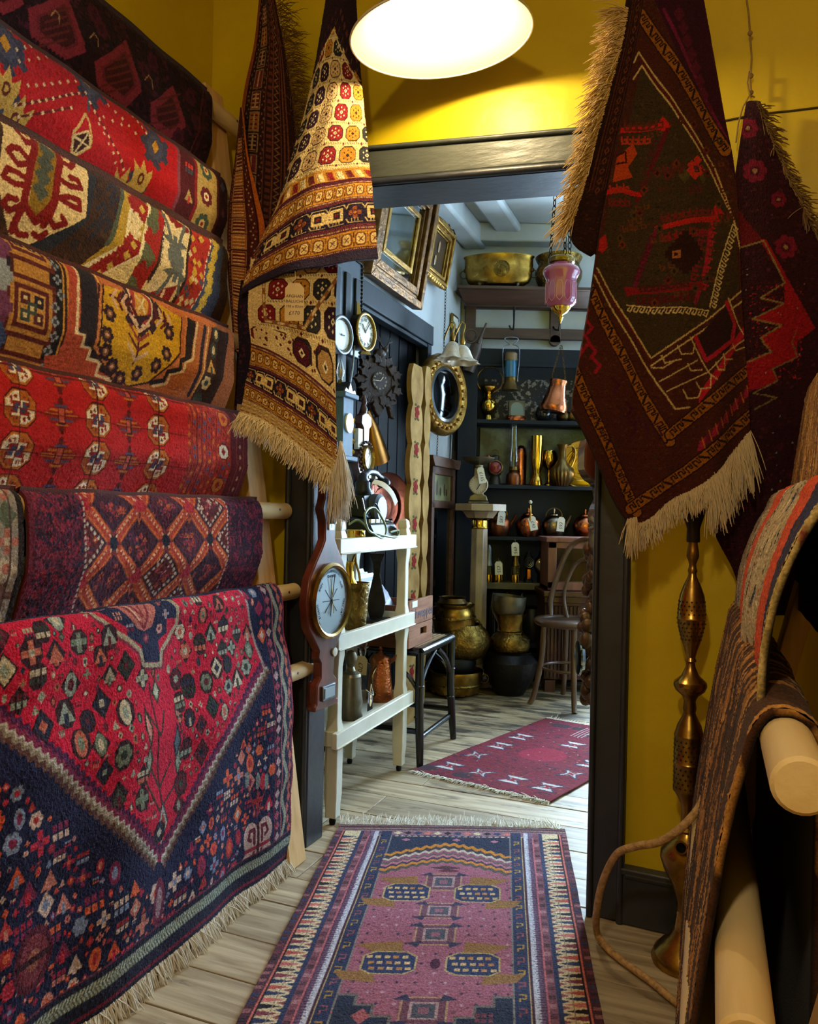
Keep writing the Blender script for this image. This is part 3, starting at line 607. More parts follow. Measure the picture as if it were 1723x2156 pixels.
# ---- 4: golden hexagon kilim
c, pr = mk(4, ps[4], 1.15, '#b5683c')
stripe = lambda xa, xb, ya, col: c.rect(min(c.T([(xa, ya)])[0][0], c.T([(xb, ya)])[0][0]), -9, max(c.T([(xa, ya)])[0][0], c.T([(xb, ya)])[0][0]), 9, col)
stripe(-300, 26, 520, '#2b2233'); stripe(26, 105, 560, '#b5823f'); stripe(102, 108, 560, '#4a2420'); stripe(22, 28, 530, '#4a2420'); stripe(106, 132, 580, '#1e1b22'); stripe(131, 146, 590, '#c08a3a'); stripe(136, 140, 590, '#3a2018'); stripe(146, 166, 590, '#a84434'); stripe(163, 169, 590, '#d8bf94'); stripe(168, 172, 590, '#3a2018'); stripe(172, 204, 600, '#25222a'); stripe(204, 216, 610, '#a05a34'); stripe(208, 211, 610, '#d8b060')
sg = c.T([(27, 530)])[0][0]
for i, t_ in enumerate(np.arange(-.02, .42, .15)):
    s_ = c.T([(66, 560)])[0][0]
    for r, col in ((.062, '#5a2424'), (.052, '#b5823f'), (.043, '#5a2424'), (.034, '#c2914c')): c.rect(s_ - r, t_ - r, s_ + r, t_ + r, col)
    for dx, dy in ((-1, -1), (1, -1), (-1, 1), (1, 1), (0, 0)): c.rect(s_ + dx * .017 - .012, t_ + dy * .017 - .012, s_ + dx * .017 + .012, t_ + dy * .017 + .012, random.choice(['#2b2430', '#54262a', '#3f4a44'])); c.rect(s_ + dx * .017 - .004, t_ + dy * .017 - .004, s_ + dx * .017 + .004, t_ + dy * .017 + .004, '#d8c490')
for t_ in np.arange(-.1, .5, .03): s_ = c.T([(119, 570)])[0][0]; c.flower(s_ + random.uniform(-.01, .01), t_, .012, '#8f98a0', '#3a3a48', 4)
for t_ in np.arange(-.1, .5, .06):
    for x in (-40, 5): c.dia(c.T([(x, 530)])[0][0], t_, .022, .03, random.choice(['#6c3a5c', '#8f98a0', '#3c4e7a']), 3)
# salmon ground steps round the hexagon
c.poly([(146, 600), (172, 610), (172, 700), (186, 700), (186, 725), (206, 728), (206, 750), (232, 757), (232, 780), (262, 790), (262, 830), (140, 830), (120, 745), (146, 745)], '#ae4e36')
c.poly([(172, 640), (206, 640), (206, 720), (172, 700)], '#25222a')
c.line([(166, 600), (166, 700), (184, 704), (184, 728), (204, 732), (204, 755), (230, 762), (230, 788), (262, 798), (262, 830)], .008, '#dcc79c')
c.line([(174, 695), (190, 700), (190, 722), (210, 728), (210, 748), (238, 756), (238, 778), (268, 788), (268, 830)], .012, '#2a222a')
hx = [(218, 600), (214, 728), (300, 812), (340, 806), (386, 742), (384, 668), (300, 620)]
c.poly(hx, '#c99a22'); c.line([(212, 600), (208, 730), (298, 822), (345, 815), (396, 745), (394, 665)], .010, '#c07a4a'); c.line([(209, 600), (204, 732), (296, 830)], .006, '#3a201c'); c.line([(218, 600), (214, 728), (300, 812), (340, 806), (386, 742), (384, 668)], .005, '#3a201c')
c.poly([(396, 665), (408, 675), (404, 745), (396, 760)], '#25222a'); c.poly([(408, 675), (470, 690), (465, 860), (350, 850), (352, 815), (404, 750)], '#b0693c'); c.line([(416, 680), (412, 755), (396, 762), (396, 780), (375, 786), (375, 806), (352, 812)], .008, '#dcc79c'); c.line([(410, 680), (405, 750), (388, 758), (388, 776), (368, 782), (368, 800), (346, 806)], .012, '#2a222a')
c.line([(432, 690), (424, 830)], .014, '#2a2028'); c.line([(440, 690), (432, 830)], .005, '#d8b060')
c.poly([(446, 690), (482, 700), (472, 860), (430, 850)], '#3c241c')
for y in range(705, 850, 34): c.motif(*c.T([(456 - (y - 700) * .08, y)])[0], .02, ['#c99a4c', '#b0503c', '#3f4a44', '#d8c490'])
cx, cy = c.T([(299, 641)])[0]
for a in range(8): c.dia(cx + cos(a * .785) * .058, cy + sin(a * .785) * .062, .02, .022, '#33202a')
c.oct(cx, cy, .052, .062, '#33202a'); c.oct(cx, cy, .042, .052, '#d8bf94'); c.oct(cx, cy, .036, .045, '#9c3a34'); c.oct(cx, cy, .024, .032, '#c9923c'); c.line([(cx - .014, cy - .018), (cx + .014, cy + .018)], .006, '#d8c490', raw=True); c.line([(cx + .014, cy - .018), (cx - .014, cy + .018)], .006, '#d8c490', raw=True)
def comb(x0, y0, x1, y1, n, w, cols):
    (a, b_), (d, e) = c.T([(x0, y0), (x1, y1)]); c.line([(a, b_), (d, e)], .007, '#4a1c20', raw=True); L = hypot(d - a, e - b_); ux, uy = (d - a) / L, (e - b_) / L
    for i in range(n):
        f = (i + .6) / n; px, py = a + ux * L * f, b_ + uy * L * f
        for sg_ in (-1, 1): c.line([(px, py), (px - ux * w * .8 - uy * w * sg_, py - uy * w * .8 + ux * w * sg_)], .008, cols[i % len(cols)], raw=True)
comb(298, 665, 294, 765, 5, .036, ['#5a2024', '#d0a888', '#8a3a34']); comb(275, 640, 232, 622, 4, .02, ['#5a2024', '#d0a888']); comb(328, 665, 368, 688, 4, .02, ['#5a2024', '#d0a888'])
c.poly([(280, 665), (290, 672), (298, 690), (308, 674), (320, 672), (310, 664)], '#33202a')
for x, y in ((228, 705), (232, 740), (255, 770), (280, 795), (310, 785), (342, 770), (358, 745), (362, 700), (232, 660)):
    c.flower(*c.T([(x, y)])[0], .021, '#33202a', '#8a5a34', 6, '#d0a888')
drape(4, c, pr, 'flat woven orange rug with golden yellow stepped hexagon, fourth pole down', m=WOOLF, wav=.003)
# ---- 5: red bokhara rows of roundels
c, pr = mk(5, ps[5], 1.15, '#b01c1c')
f5 = c.fn; gx = [f5(x, y)[0] for x, y in ((341, 920), (213, 887), (42, 853))]; dsx = (gx[2] - gx[0]) / 2; r0 = [f5(213, y)[1] for y in (887, 966)]; dt = r0[1] - r0[0]
bs = f5(398, 900)[0]
for j in range(-1, 5):
    for i in range(-1, 7):
        cx, cy = gx[0] + i * dsx, r0[0] + (j - 1) * dt; r = dt * .46
        if cx - r < bs: continue
        c.oct(cx, cy, r * 1.04, r * 1.0, '#4a1210'); c.oct(cx, cy, r * .97, r * .93, '#b5651e')
        # quarters
        q = r * .9
        for sx_, sy_, col in ((-1, -1, '#b06420'), (1, -1, '#ded0b4'), (-1, 1, '#ded0b4'), (1, 1, '#9c5018')):
            c.poly([(cx, cy), (cx + sx_ * q, cy), (cx + sx_ * q, cy + sy_ * q * .42), (cx + sx_ * q * .42, cy + sy_ * q * .9), (cx, cy + sy_ * q * .9)], col, raw=True)
            for a, b_ in ((.6, .25), (.3, .62), (.62, .5)): c.motif(cx + sx_ * q * a, cy + sy_ * q * b_, r * .13, ['#8c1a16', '#a33a1c', '#5a2a1c'])
        c.rect(cx - r * .45, cy - r * .34, cx + r * .45, cy + r * .34, '#8c1a16'); c.poly([(cx - r * .5, cy - r * .1), (cx - r * .1, cy - r * .45), (cx + r * .15, cy), (cx - r * .2, cy + r * .3)], '#3d4664', raw=True); c.poly([(cx + r * .5, cy + r * .1), (cx + r * .1, cy + r * .45), (cx - r * .05, cy + r * .05), (cx + r * .2, cy - r * .3)], '#3d4664', raw=True)
        c.line([(cx - r * .5, cy - r * .36), (cx - r * .1, cy - r * .36), (cx - r * .1, cy), (cx + r * .1, cy), (cx + r * .1, cy + r * .36), (cx + r * .5, cy + r * .36)], .004, '#ded0b4', raw=True)
        c.line([(cx - dsx, cy), (cx - r * 1.04, cy)], .003, '#5a1012', raw=True)
        mx, my = cx + dsx * .5, cy + dt * .0
        c.dia(mx, my + dt * .5 * 0, dsx * .22, dt * .36, '#8c1c18', 5); c.line([(mx, my - dt * .4), (mx, my + dt * .4)], .012, '#5a1412', raw=True)
        for k in range(-2, 3): c.line([(mx - dsx * .2 + abs(k) * .014, my + k * dt * .12), (mx + dsx * .2 - abs(k) * .014, my + k * dt * .12)], .005, ['#b5651e', '#4c4260', '#b5651e'][k % 3], raw=True)
        c.rect(mx - .008, my - dt * .2, mx + .008, my + dt * .2, '#b4503c'); c.line([(mx - .008, my - dt * .2), (mx + .008, my - dt * .2), (mx + .008, my + dt * .2), (mx - .008, my + dt * .2)], .003, '#3a1014', True, raw=True)
    c.line([(bs, r0[0] + (j - 1) * dt), (2, r0[0] + (j - 1) * dt)], .002, '#6a1012', raw=True)
for i in range(-1, 7): c.line([(gx[0] + i * dsx, -.3), (gx[0] + i * dsx, .6)], .004, '#4a1010', raw=True) if gx[0] + i * dsx > bs + .03 else None
s_ = ps[5]; w = bs - s_
c.rect(s_, -9, bs, 9, '#9c2a1a'); c.rect(s_, -9, s_ + w * .3, 9, '#5c1518')
for k in range(9):
    xx = s_ + w * (.3 + k * .08); c.line([(xx, -.4), (xx, .7)], .003, '#5a1814', raw=True)
    for t_ in np.arange(-.2, .45, .022): c.dia(xx + w * .04, t_ + (k % 2) * .011, .006, .008, random.choice(['#b5651e', '#3d4664', '#c24a2a', '#7a1a16']))
for j, t_ in enumerate(np.arange(-.06, .45, .09)):
    cx = s_ + w * .42; c.oct(cx, t_, .024, .022, '#7a1a16'); c.oct(cx, t_, .02, .018, ['#ded0b4', '#b5651e'][j % 2]); c.dia(cx, t_, .010, .012, '#8c1a16')
for k in (.08, .2): c.line([(s_ + w * k, -.4), (s_ + w * k, .7)], .003, '#8c3a2a', raw=True)
for t_ in np.arange(-.2, .45, .03): c.dia(s_ + w * .14, t_, .005, .008, '#b07a5a')
drape(5, c, pr, 'red rug with rows of orange and white octagonal roundels, fifth pole down')
# ---- 6: navy lattice
se = hit(58, 1100, B0 + BX * (bc_(pz[6]) + .033), BX); s6n = float(-np.dot(se - B0, AX))
c, pr = mk(6, ps[6], s6n, '#1b1a2c')
f6 = c.fn; cxs = [f6(240, 1063)[0], f6(350, 1067)[0]]; dx = abs(cxs[0] - cxs[1]); r6 = [f6(347, 1067)[1], f6(347, 1140)[1]]; dy = r6[1] - r6[0]
bR, bL = f6(480, 1100)[0], f6(178, 1100)[0]
for j in range(-2, 6):
    for i in range(-3, 6):
        cx = cxs[1] + (i + .5 * (j % 2)) * dx; cy = r6[0] + dy * j; big = (j % 2 == 0)
        c.dia(cx + dx * .0, cy, dx * .5, dy * .98, '#181828'); c.dia(cx, cy, dx * .43, dy * .84, '#74262a'); c.dia(cx, cy, dx * .36, dy * .7, '#20182a')
        kk = (i + j) % 3; c.dia(cx, cy, dx * .31, dy * .6, ['#4a1a2c', '#3c1626', '#541c22'][kk], 8)
        for _ in range(16): c.motif(cx + random.gauss(0, dx * .1), cy + random.gauss(0, dy * .18), .007, ['#a33a3a', '#b0532a', '#7a2436', '#cfae98' if kk == 2 else '#8c2c34', '#2c2440'])
        if kk == 2: c.line([(cx, cy - dy * .58), (cx + dx * .29, cy), (cx, cy + dy * .58), (cx - dx * .29, cy)], .007, '#bcae9c', True, raw=True, dash=.014)
for j in range(-2, 6):
    for i in range(-3, 6):
        cx = cxs[1] + (i + .5 * (j % 2)) * dx; cy = r6[0] + dy * j
        for sx_, sy_ in ((-1, -1), (1, -1), (-1, 1), (1, 1)):
            a = (cx + sx_ * dx * .40, cy + sy_ * dy * .12); b_ = (cx + sx_ * dx * .10, cy + sy_ * dy * .74)
            c.line([a, b_], .013, '#a83c28', raw=True); c.line([(a[0] + sx_ * .008, a[1] + sy_ * .005), (b_[0] + sx_ * .008, b_[1] + sy_ * .005)], .006, '#d6a884', raw=True, dash=.012); c.line([(a[0] - sx_ * .006, a[1] - sy_ * .004), (b_[0] - sx_ * .006, b_[1] - sy_ * .004)], .005, '#c8662c', raw=True)
        if j % 2 == 0:
            bx, by = cx + dx * .5, cy; c.oct(bx, by, .017, .022, '#a3202c'); c.poly([(bx - .015, by + .012), (bx + .015, by + .012), (bx, by + .04)], '#b0532a', raw=True); c.dia(bx, by + .02, .006, .01, '#6a1420')
for a, b_ in ((ps[6] - 1, bR), (bL, 9)):
    c.rect(max(a, c.x0), -9, min(b_, c.x1), 9, '#351424'); 
    for _ in range(900 if a < 0 else 1500): x, y = random.uniform(max(a, c.x0), min(b_, c.x1)), random.uniform(c.y0, c.y1); c.motif(x, y, random.uniform(.004, .008), ['#7a2038', '#241a30', '#8c2a38', '#541c34', '#1f1a2e', '#6a1c34'])
for xx in (bR, bL): c.line([(xx, -.4), (xx, .7)], .005, '#b8a898', raw=True, dash=.012)
c.rect(s6n - .014, -9, 9, 9, '#5c1424')
drape(6, c, pr, 'navy and maroon rug with diamond lattice of toothed red bars, sixth pole down')
c, pr = mk(6, s6n + .012, s6n + .42, '#8f8578'); 
for j in range(12):
    for i in range(9): c.motif(s6n + .05 + i * .055, -.15 + j * .05, .024, ['#6a4a40', '#b8a890', '#4e4440', '#a8685a', '#c2b49c', '#58604e'])
c.rect(c.x0, -9, c.x0 + .012, 9, '#241a16'); c.line([(c.x0 + .03, -.4), (c.x0 + .03, .8)], .006, '#4e3a30', raw=True)
drape(6, c, pr, 'pale grey patterned rug at the left margin, beside the navy lattice rug')
# ---- 7: crimson and navy rug in front
z7 = pz[7]; b7 = bc_(z7); r = .036; b8 = bc_(pz[8]) + .038
zb7 = .035
pr7 = [(-.22, b7 - r, z7 - .12), (-.10, b7 - r, z7)] + [(-.09 + .08 * i / 6, b7 + r * cos(pi * (1 - i / 8)), z7 + r * sin(pi * (1 - i / 8))) for i in range(1, 6)] + [(.002, b7 + r * .45, z7 + r * .9), (r * .45, b7 + r * .85, z7 + r * .5), (r, b7 + r, z7)]
pr7 += [(r + (z7 - z_), bb, z_) for z_, bb in ((z7 - .12, b7 + r + .008), (pz[8], max(b8, b7 + r + .012)), (.35, b8 + .006), (.18, b8 + .008), (zb7, b8 + .004))]
c, pr = mk(7, ps[7], 1.2, '#181a3c', .0021, pr7, slope=-.02)
c.fn = lambda px, py, f=c.fn: f(px, py)
RED = '#bf1438'
fld = [(-220, 1330), (0, 1283), (195, 1262), (515, 1236), (534, 1408), (296, 1806), (283, 1806), (0, 1545), (-260, 1330)]
c.poly(fld, RED); fm_ = c.T(fld)
def stepped(a, b_, n, w, cols, side):
    (ax, ay), (bx, by) = c.T([a, b_])
    L = hypot(bx - ax, by - ay); nx, ny = -(by - ay) / L * side, (bx - ax) / L * side
    for k, (o, wd, col) in enumerate(cols):
        pts = []
        for i in range(n + 1):
            f = i / n; x, y = ax + (bx - ax) * f + nx * o, ay + (by - ay) * f + ny * o; pts += [(x, y), (x + (bx - ax) / n, y)]
        c.line(pts[:-1], wd, col, raw=True)
for a, b_, sd in (((538, 1405), (296, 1806), 1), ((-60, 1488), (283, 1806), -1)):
    stepped(a, b_, 30, 0, [(-.016, .010, '#5a3a34'), (-.007, .007, '#857a68'), (.001, .006, '#b4aca2'), (.010, .009, '#7a2446'), (.021, .009, '#4c1c44')], -sd)
c.line([(513, 1236), (533, 1405)], .009, '#a08c84')
# top medallion
c.poly([(194, 1250), (378, 1240), (374, 1305), (352, 1305), (352, 1335), (330, 1350), (330, 1394), (288, 1396), (288, 1360), (262, 1345), (262, 1325), (240, 1310), (220, 1290), (205, 1262)], '#1b1e3e')
c.line([(194, 1262), (208, 1300), (222, 1315), (240, 1335), (262, 1350), (285, 1372), (288, 1402), (330, 1400), (334, 1372), (352, 1352), (374, 1318), (377, 1280), (362, 1244)], .011, '#a39a7e'); c.line([(190, 1264), (204, 1304), (236, 1342), (258, 1358), (280, 1378), (284, 1409), (335, 1407), (339, 1376), (358, 1356), (380, 1320), (383, 1282)], .006, '#74283c')
c.poly([(248, 1252), (325, 1252), (333, 1278), (318, 1320), (300, 1330), (285, 1326), (270, 1300), (255, 1275)], '#b4685c'); c.line([(262, 1262), (285, 1300), (300, 1325), (310, 1300), (318, 1262)], .008, '#7e2830'); c.line([(280, 1258), (290, 1285), (300, 1300), (300, 1258)], .007, '#7e2830'); c.line([(272, 1262), (292, 1308)], .005, '#c8a888')
for x, y in ((228, 1272), (345, 1265), (302, 1345), (270, 1325), (335, 1325), (250, 1300), (350, 1295)): c.motif(*c.T([(x, y)])[0], .012, ['#b4605c', '#8c8c9c', '#6a2440', '#c08878'])
c.line([(298, 1440), (292, 1600), (298, 1690)], .007, '#4a1620'); c.line([(280, 1500), (300, 1545), (320, 1495)], .006, '#3a3024'); c.line([(270, 1600), (295, 1655), (325, 1600)], .006, '#3a3024'); c.line([(262, 1640), (290, 1700), (330, 1650)], .006, '#3a3024')
for x, y, rx, ry, a, b_ in ((298, 1725, .02, .05, '#3a3a3e', '#a8948c'), (311, 1455, .018, .03, '#3a3a34', '#a8a890'), (272, 1600, .014, .04, '#2c3a34', '#9a9c88'), (340, 1560, .016, .05, '#23263c', '#5a6a70'), (276, 1530, .014, .05, '#2c3028', '#c08070'), (350, 1500, .014, .04, '#4a3034', '#b07868'), (342, 1600, .014, .04, '#3a3c34', '#90a090')):
    cx, cy = c.T([(x, y)])[0]; c.dia(cx, cy, rx, ry, a); c.dia(cx, cy, rx * .6, ry * .65, b_)
cx, cy = c.T([(297, 1730)])[0]; c.dia(cx, cy, .018, .045, '#a8a8a0'); c.dia(cx, cy, .012, .03, '#a2462e')
def inpoly(x, y, pts):
    ins = False; n = len(pts)
    for i in range(n):
        x1, y1 = pts[i]; x2, y2 = pts[(i + 1) % n]
        if (y1 > y) != (y2 > y) and x < (x2 - x1) * (y - y1) / (y2 - y1) + x1: ins = not ins
    return ins
pm = ['#2b3328', '#6f7a66', '#c0b49a', '#b5624e', '#24263c', '#8c9688', '#5c1a28', '#3a3c34', '#a8a08c']
pn = ['#b82a40', '#cc5232', '#c47868', '#7c2448', '#ccb0a0', '#9a2440', '#d0603c', '#7c88a4', '#a83034']
spots = []
def place(n, r0_, r1_, test, cols, gap):
    k = 0; tries = 0
    while k < n and tries < n * 40:
        tries += 1; x, y = random.uniform(c.x0 + .1, c.x1), random.uniform(0, c.y1 - .08); rr = random.uniform(r0_, r1_)
        if not test(x, y) or any((x - a) ** 2 + (y - b_) ** 2 < (rr + q + gap) ** 2 for a, b_, q in spots): continue
        spots.append((x, y, rr)); k += 1
        if cols is pm: c.dia(x, y, rr * 1.25, rr * 1.5, '#2b1a20') if random.random() < .5 else c.oct(x, y, rr * 1.1, rr * 1.25, '#331820')
        c.motif(x, y, rr, cols)
med = c.T([(185, 1240), (385, 1235), (385, 1320), (335, 1410), (285, 1412), (200, 1310)]); stem = c.T([(262, 1430), (352, 1430), (345, 1650), (300, 1780), (265, 1650)])
shr = [(fm_[0][0] + 0, 0)]
inf = lambda x, y: inpoly(x, y, fm_) and not inpoly(x, y, med) and not inpoly(x, y, stem) and inpoly(x, y + .045, fm_) and inpoly(x - .03, y + .03, fm_) and inpoly(x + .03, y + .03, fm_)
place(60, .017, .024, inf, pm, .004); place(160, .006, .011, inf, pm + ['#74202c'], .003)
bB = c.T([(545, 1400)])[0][0]
ros = c.T([(502, 1775)])[0]; spots.append((ros[0], ros[1], .075))
onv = lambda x, y: (not inpoly(x, y - .07, fm_)) and (not inpoly(x, y, fm_)) and x > bB + .01 and not inpoly(x - .05, y - .05, fm_) and not inpoly(x + .05, y - .05, fm_)
place(150, .014, .025, onv, pn, .003); place(420, .005, .010, onv, pn, .002)
# hooked rosette
cx, cy = ros
for sx_, sy_ in ((-1, -1), (1, -1), (-1, 1), (1, 1)):
    c.ell(cx + sx_ * .030, cy + sy_ * .032, .032, .038, '#b89a90')
    c.line([(cx + sx_ * .016, cy + sy_ * .012), (cx + sx_ * .016, cy + sy_ * .05), (cx + sx_ * .034, cy + sy_ * .05), (cx + sx_ * .042, cy + sy_ * .03), (cx + sx_ * .03, cy + sy_ * .024)], .010, '#5c1626', raw=True)
c.rect(cx - .055, cy - .005, cx + .055, cy + .005, '#8c1c30'); c.rect(cx - .005, cy - .065, cx + .005, cy + .065, '#3a1220')
cx, cy = c.T([(20, 2010)])[0]; c.ell(cx, cy, .045, .06, '#54182c'); c.ell(cx, cy, .033, .045, '#7c3440'); c.ell(cx, cy, .015, .02, '#a0604c'); c.rect(cx - .04, cy - .006, cx + .04, cy + .006, '#3a1220')
cx, cy = c.T([(285, 1890)])[0]; c.ell(cx, cy, .02, .055, '#6e2440'); c.ell(cx, cy, .011, .035, '#a08088'); c.poly([(cx - .012, cy + .09), (cx, cy + .05), (cx + .012, cy + .09)], '#b01a38', raw=True)
for x in (485, 505, 520): c.line([(504, 1715), (x, 1650)], .004, '#8c3a44'); c.ell(*c.T([(x, 1640)])[0], .009, .022, '#7c8684')
# right-hand border
s_ = ps[7]; w = bB - s_
c.rect(s_, -9, bB, 9, '#191b33')
for t_ in np.arange(-.2, .9, .03):
    c.dia(s_ + w * .82, t_, w * .12, .014, '#a0485a' if int(t_ * 100) % 2 else '#b89a98'); c.dia(s_ + w * .22 + .006 * sin(t_ * 60), t_, w * .10, .017, '#b0584a')
ts = np.arange(-.22, .9, .01); c.line([(s_ + w * .47 + .009 * sin(t_ * 55), t_) for t_ in ts], .021, '#2a2c3c', raw=True); c.line([(s_ + w * .47 + .009 * sin(t_ * 55), t_) for t_ in ts], .015, '#8f8f7c', raw=True); c.line([(s_ + w * .62, t_) for t_ in ts], .003, '#b05a5c', raw=True); c.line([(s_ + w * .95, t_) for t_ in ts], .005, '#7c2240', raw=True); c.rect(s_, -9, s_ + w * .08, 9, '#84203c')
# lower border
tb = c.y1
c.rect(c.x0, tb - .085, c.x1, tb, '#1c1a30'); c.rect(c.x0, tb - .072, c.x1, tb - .046, '#46504a')
for x in np.arange(c.x0, c.x1, .009): c.line([(x, tb - .07), (x + .007, tb - .06), (x, tb - .048)], .0045, '#a3a894', raw=True)
c.line([(c.x0, tb - .016), (c.x1, tb - .016)], .008, '#6c1830', raw=True); c.line([(c.x0, tb - .088), (c.x1, tb - .088)], .004, '#6c3044', raw=True)
r7, p7 = drape(7, c, pr, 'large crimson and navy rug with fringed hem at the foot of the left rack', m=wool('deep_pile', .95, .05, 300, .55), wav=.006, thick=.012)
e7 = p7[-1]; org = np.array(r7.location)
fringe('fringe', [e7[i] - org for i in range(0, len(e7), 12)], [BX * .35 - ZX] * len(range(0, len(e7), 12)), .045, fr_w, r7, n=330, r=.0016, clump=3, spread=.22, droop=.2)
# size ticket pinned to its far edge
tk = thing('price_tag', 'pale blue ticket hanging from the far edge of the crimson rug', 'tag', hit(587, 1270, B0 + BX * (b7 + .05), AX))
q = [hit(x, y, B0 + BX * (b7 + .05) + AX * .012, BX * .8 - AX * .6) for x, y in ((579, 1268), (588, 1268), (594, 1300), (594, 1338), (584, 1342), (580, 1310))]
b = MB(); n_ = np.array([.0008, -.0006, 0]); o_ = np.array(tk.location)
b.v = [tuple(p - o_) for p in q] + [tuple(p - o_ + n_) for p in q]; b.f = [tuple(range(6)), tuple(range(11, 5, -1))] + [(i, i + 6, (i + 1) % 6 + 6, (i + 1) % 6) for i in range(6)]
b.obj('card', mat('pale_blue_card', '#a9bccb', .7), tk)
MB().tube([q[0] - o_, q[0] - o_ + np.array([-.008, 0, .012])], .0008, 5).obj('string', string, tk)
# ================================================================ cloth hanging from the corners of the doorway wall
def hang_pts(rows, ys, cl, bulge, W):
    """rows of survey points (px,py,depth) -> smooth surface over the cloth grid"""
    R = np.array([[P(*q) for q in r] for r in rows]); t = np.interp(cl.Y[:, 0], ys, np.arange(len(ys)))
    a = splt(R, t); xs = np.linspace(cl.x0, cl.x1, R.shape[1]); u = np.interp(cl.X[0], xs, np.arange(R.shape[1]))
    b = splt(np.swapaxes(a, 0, 1), u); pts = np.swapaxes(b, 0, 1)
    Xn = (cl.X - cl.x0) / (cl.x1 - cl.x0); Yn = (cl.Y - ys[0]) / (ys[-1] - ys[0])
    pts[..., 1] += bulge(Xn, Yn); return pts
def D3(rows, d): return [[(x, y, d(i / (len(rows) - 1), j / (len(r) - 1))) for j, (x, y) in enumerate(r)] for i, r in enumerate(rows)]
# ---- cream Baluchi folded into a cone
rowsB = [[(688, -14), (702, -12), (718, -10), (735, -12), (750, -14)], [(665, 125), (680, 108), (700, 98), (728, 104), (757, 118)], [(640, 240), (664, 215), (696, 200), (732, 198), (765, 203)], [(610, 340), (640, 312), (680, 296), (728, 292), (774, 296)], [(585, 425), (618, 385), (665, 364), (722, 354), (779, 354)], [(560, 480), (600, 430), (655, 400), (718, 384), (783, 380)], [(540, 525), (585, 480), (645, 445), (715, 424), (786, 418)], [(522, 570), (572, 530), (640, 500), (715, 482), (791, 472)], [(510, 608), (562, 572), (635, 548), (715, 532), (794, 520)], [(507, 622), (560, 588), (635, 566), (715, 553), (797, 543)]]
ysB = [0, 110, 205, 300, 362, 395, 438, 494, 546, 562]; WB = 260
cr_, dk, mr_, gd, nv = '#d6bd86', '#2e1c1a', '#5a1620', '#b57f2c', '#221a2c'
def baluch_field(c, x0, x1, y0, y1, dx, dy, sk):
    cols = ['#7a1a20', '#2f1a2c', '#b87d2a', '#c9a878', '#2a2a2c', '#4a1a2a']
    j = 0; y = y1 - dy * .5
    while y > y0 - dy:
        i = 0; x = x0 + dx * .3 + (sk * j) % dx
        while x < x1 + dx:
            col = cols[int(i + j * .0 + (x - sk * j) // dx) % 5] if True else 0
            c.oct(x, y, dx * .42, dy * .40, dk, .55); c.oct(x, y, dx * .38, dy * .36, col, .55)
            lt = '#d8c8a0' if col not in ('#b87d2a', '#c9a878') else dk
            for a, b_ in ((0, 0), (-.18, -.12), (.18, -.12), (-.18, .14), (.18, .14), (0, .22), (0, -.22)): c.dia(x + a * dx, y + b_ * dy, dx * .05, dy * .05, lt)
            c.dia(x, y, dx * .10, dy * .10, lt); c.dia(x, y, dx * .045, dy * .045, dk)
            for q in range(7): c.line([(x - dx * .4 + q * dx * .12, y + dy * .44), (x - dx * .36 + q * dx * .12, y + dy * .5)], 1.6, dk, raw=True)
            c.dia(x + dx * .5, y + dy * .5, dx * .07, dy * .08, mr_)
            x += dx; i += 1
        y -= dy; j += 1
def gold_band(c, x0, x1, y0, y1):
    c.rect(x0, y0, x1, y1, '#5a2430'); h = y1 - y0; c.rect(x0, y0 + h * .16, x1, y1 - h * .12, gd)
    for x in np.arange(x0, x1, 3.2): c.rect(x, y0 + h * .06, x + 1.5, y0 + h * .11, '#cdb078'); c.rect(x, y1 - h * .09, x + 1.5, y1 - h * .04, '#cdb078')
    for i, x in enumerate(np.arange(x0 + 8, x1, h * .48)):
        ym = (y0 + y1) / 2 + h * .02; c.oct(x, ym, h * .19, h * .27, '#6a3a1c', .6); c.oct(x, ym, h * .14, h * .21, '#d8b878', .6); c.line([(x - h * .07, ym - h * .1), (x + h * .07, ym + h * .1)], 1.8, '#5a2418', raw=True); c.line([(x + h * .07, ym - h * .1), (x - h * .07, ym + h * .1)], 1.8, '#5a2418', raw=True)
        c.line([(x + h * .24, y0 + h * .24), (x + h * .24, ym - h * .08)], 1.5, '#4a2a14', raw=True); c.line([(x + h * .24, y1 - h * .2), (x + h * .24, ym + h * .12)], 1.5, '#4a2a14', raw=True)
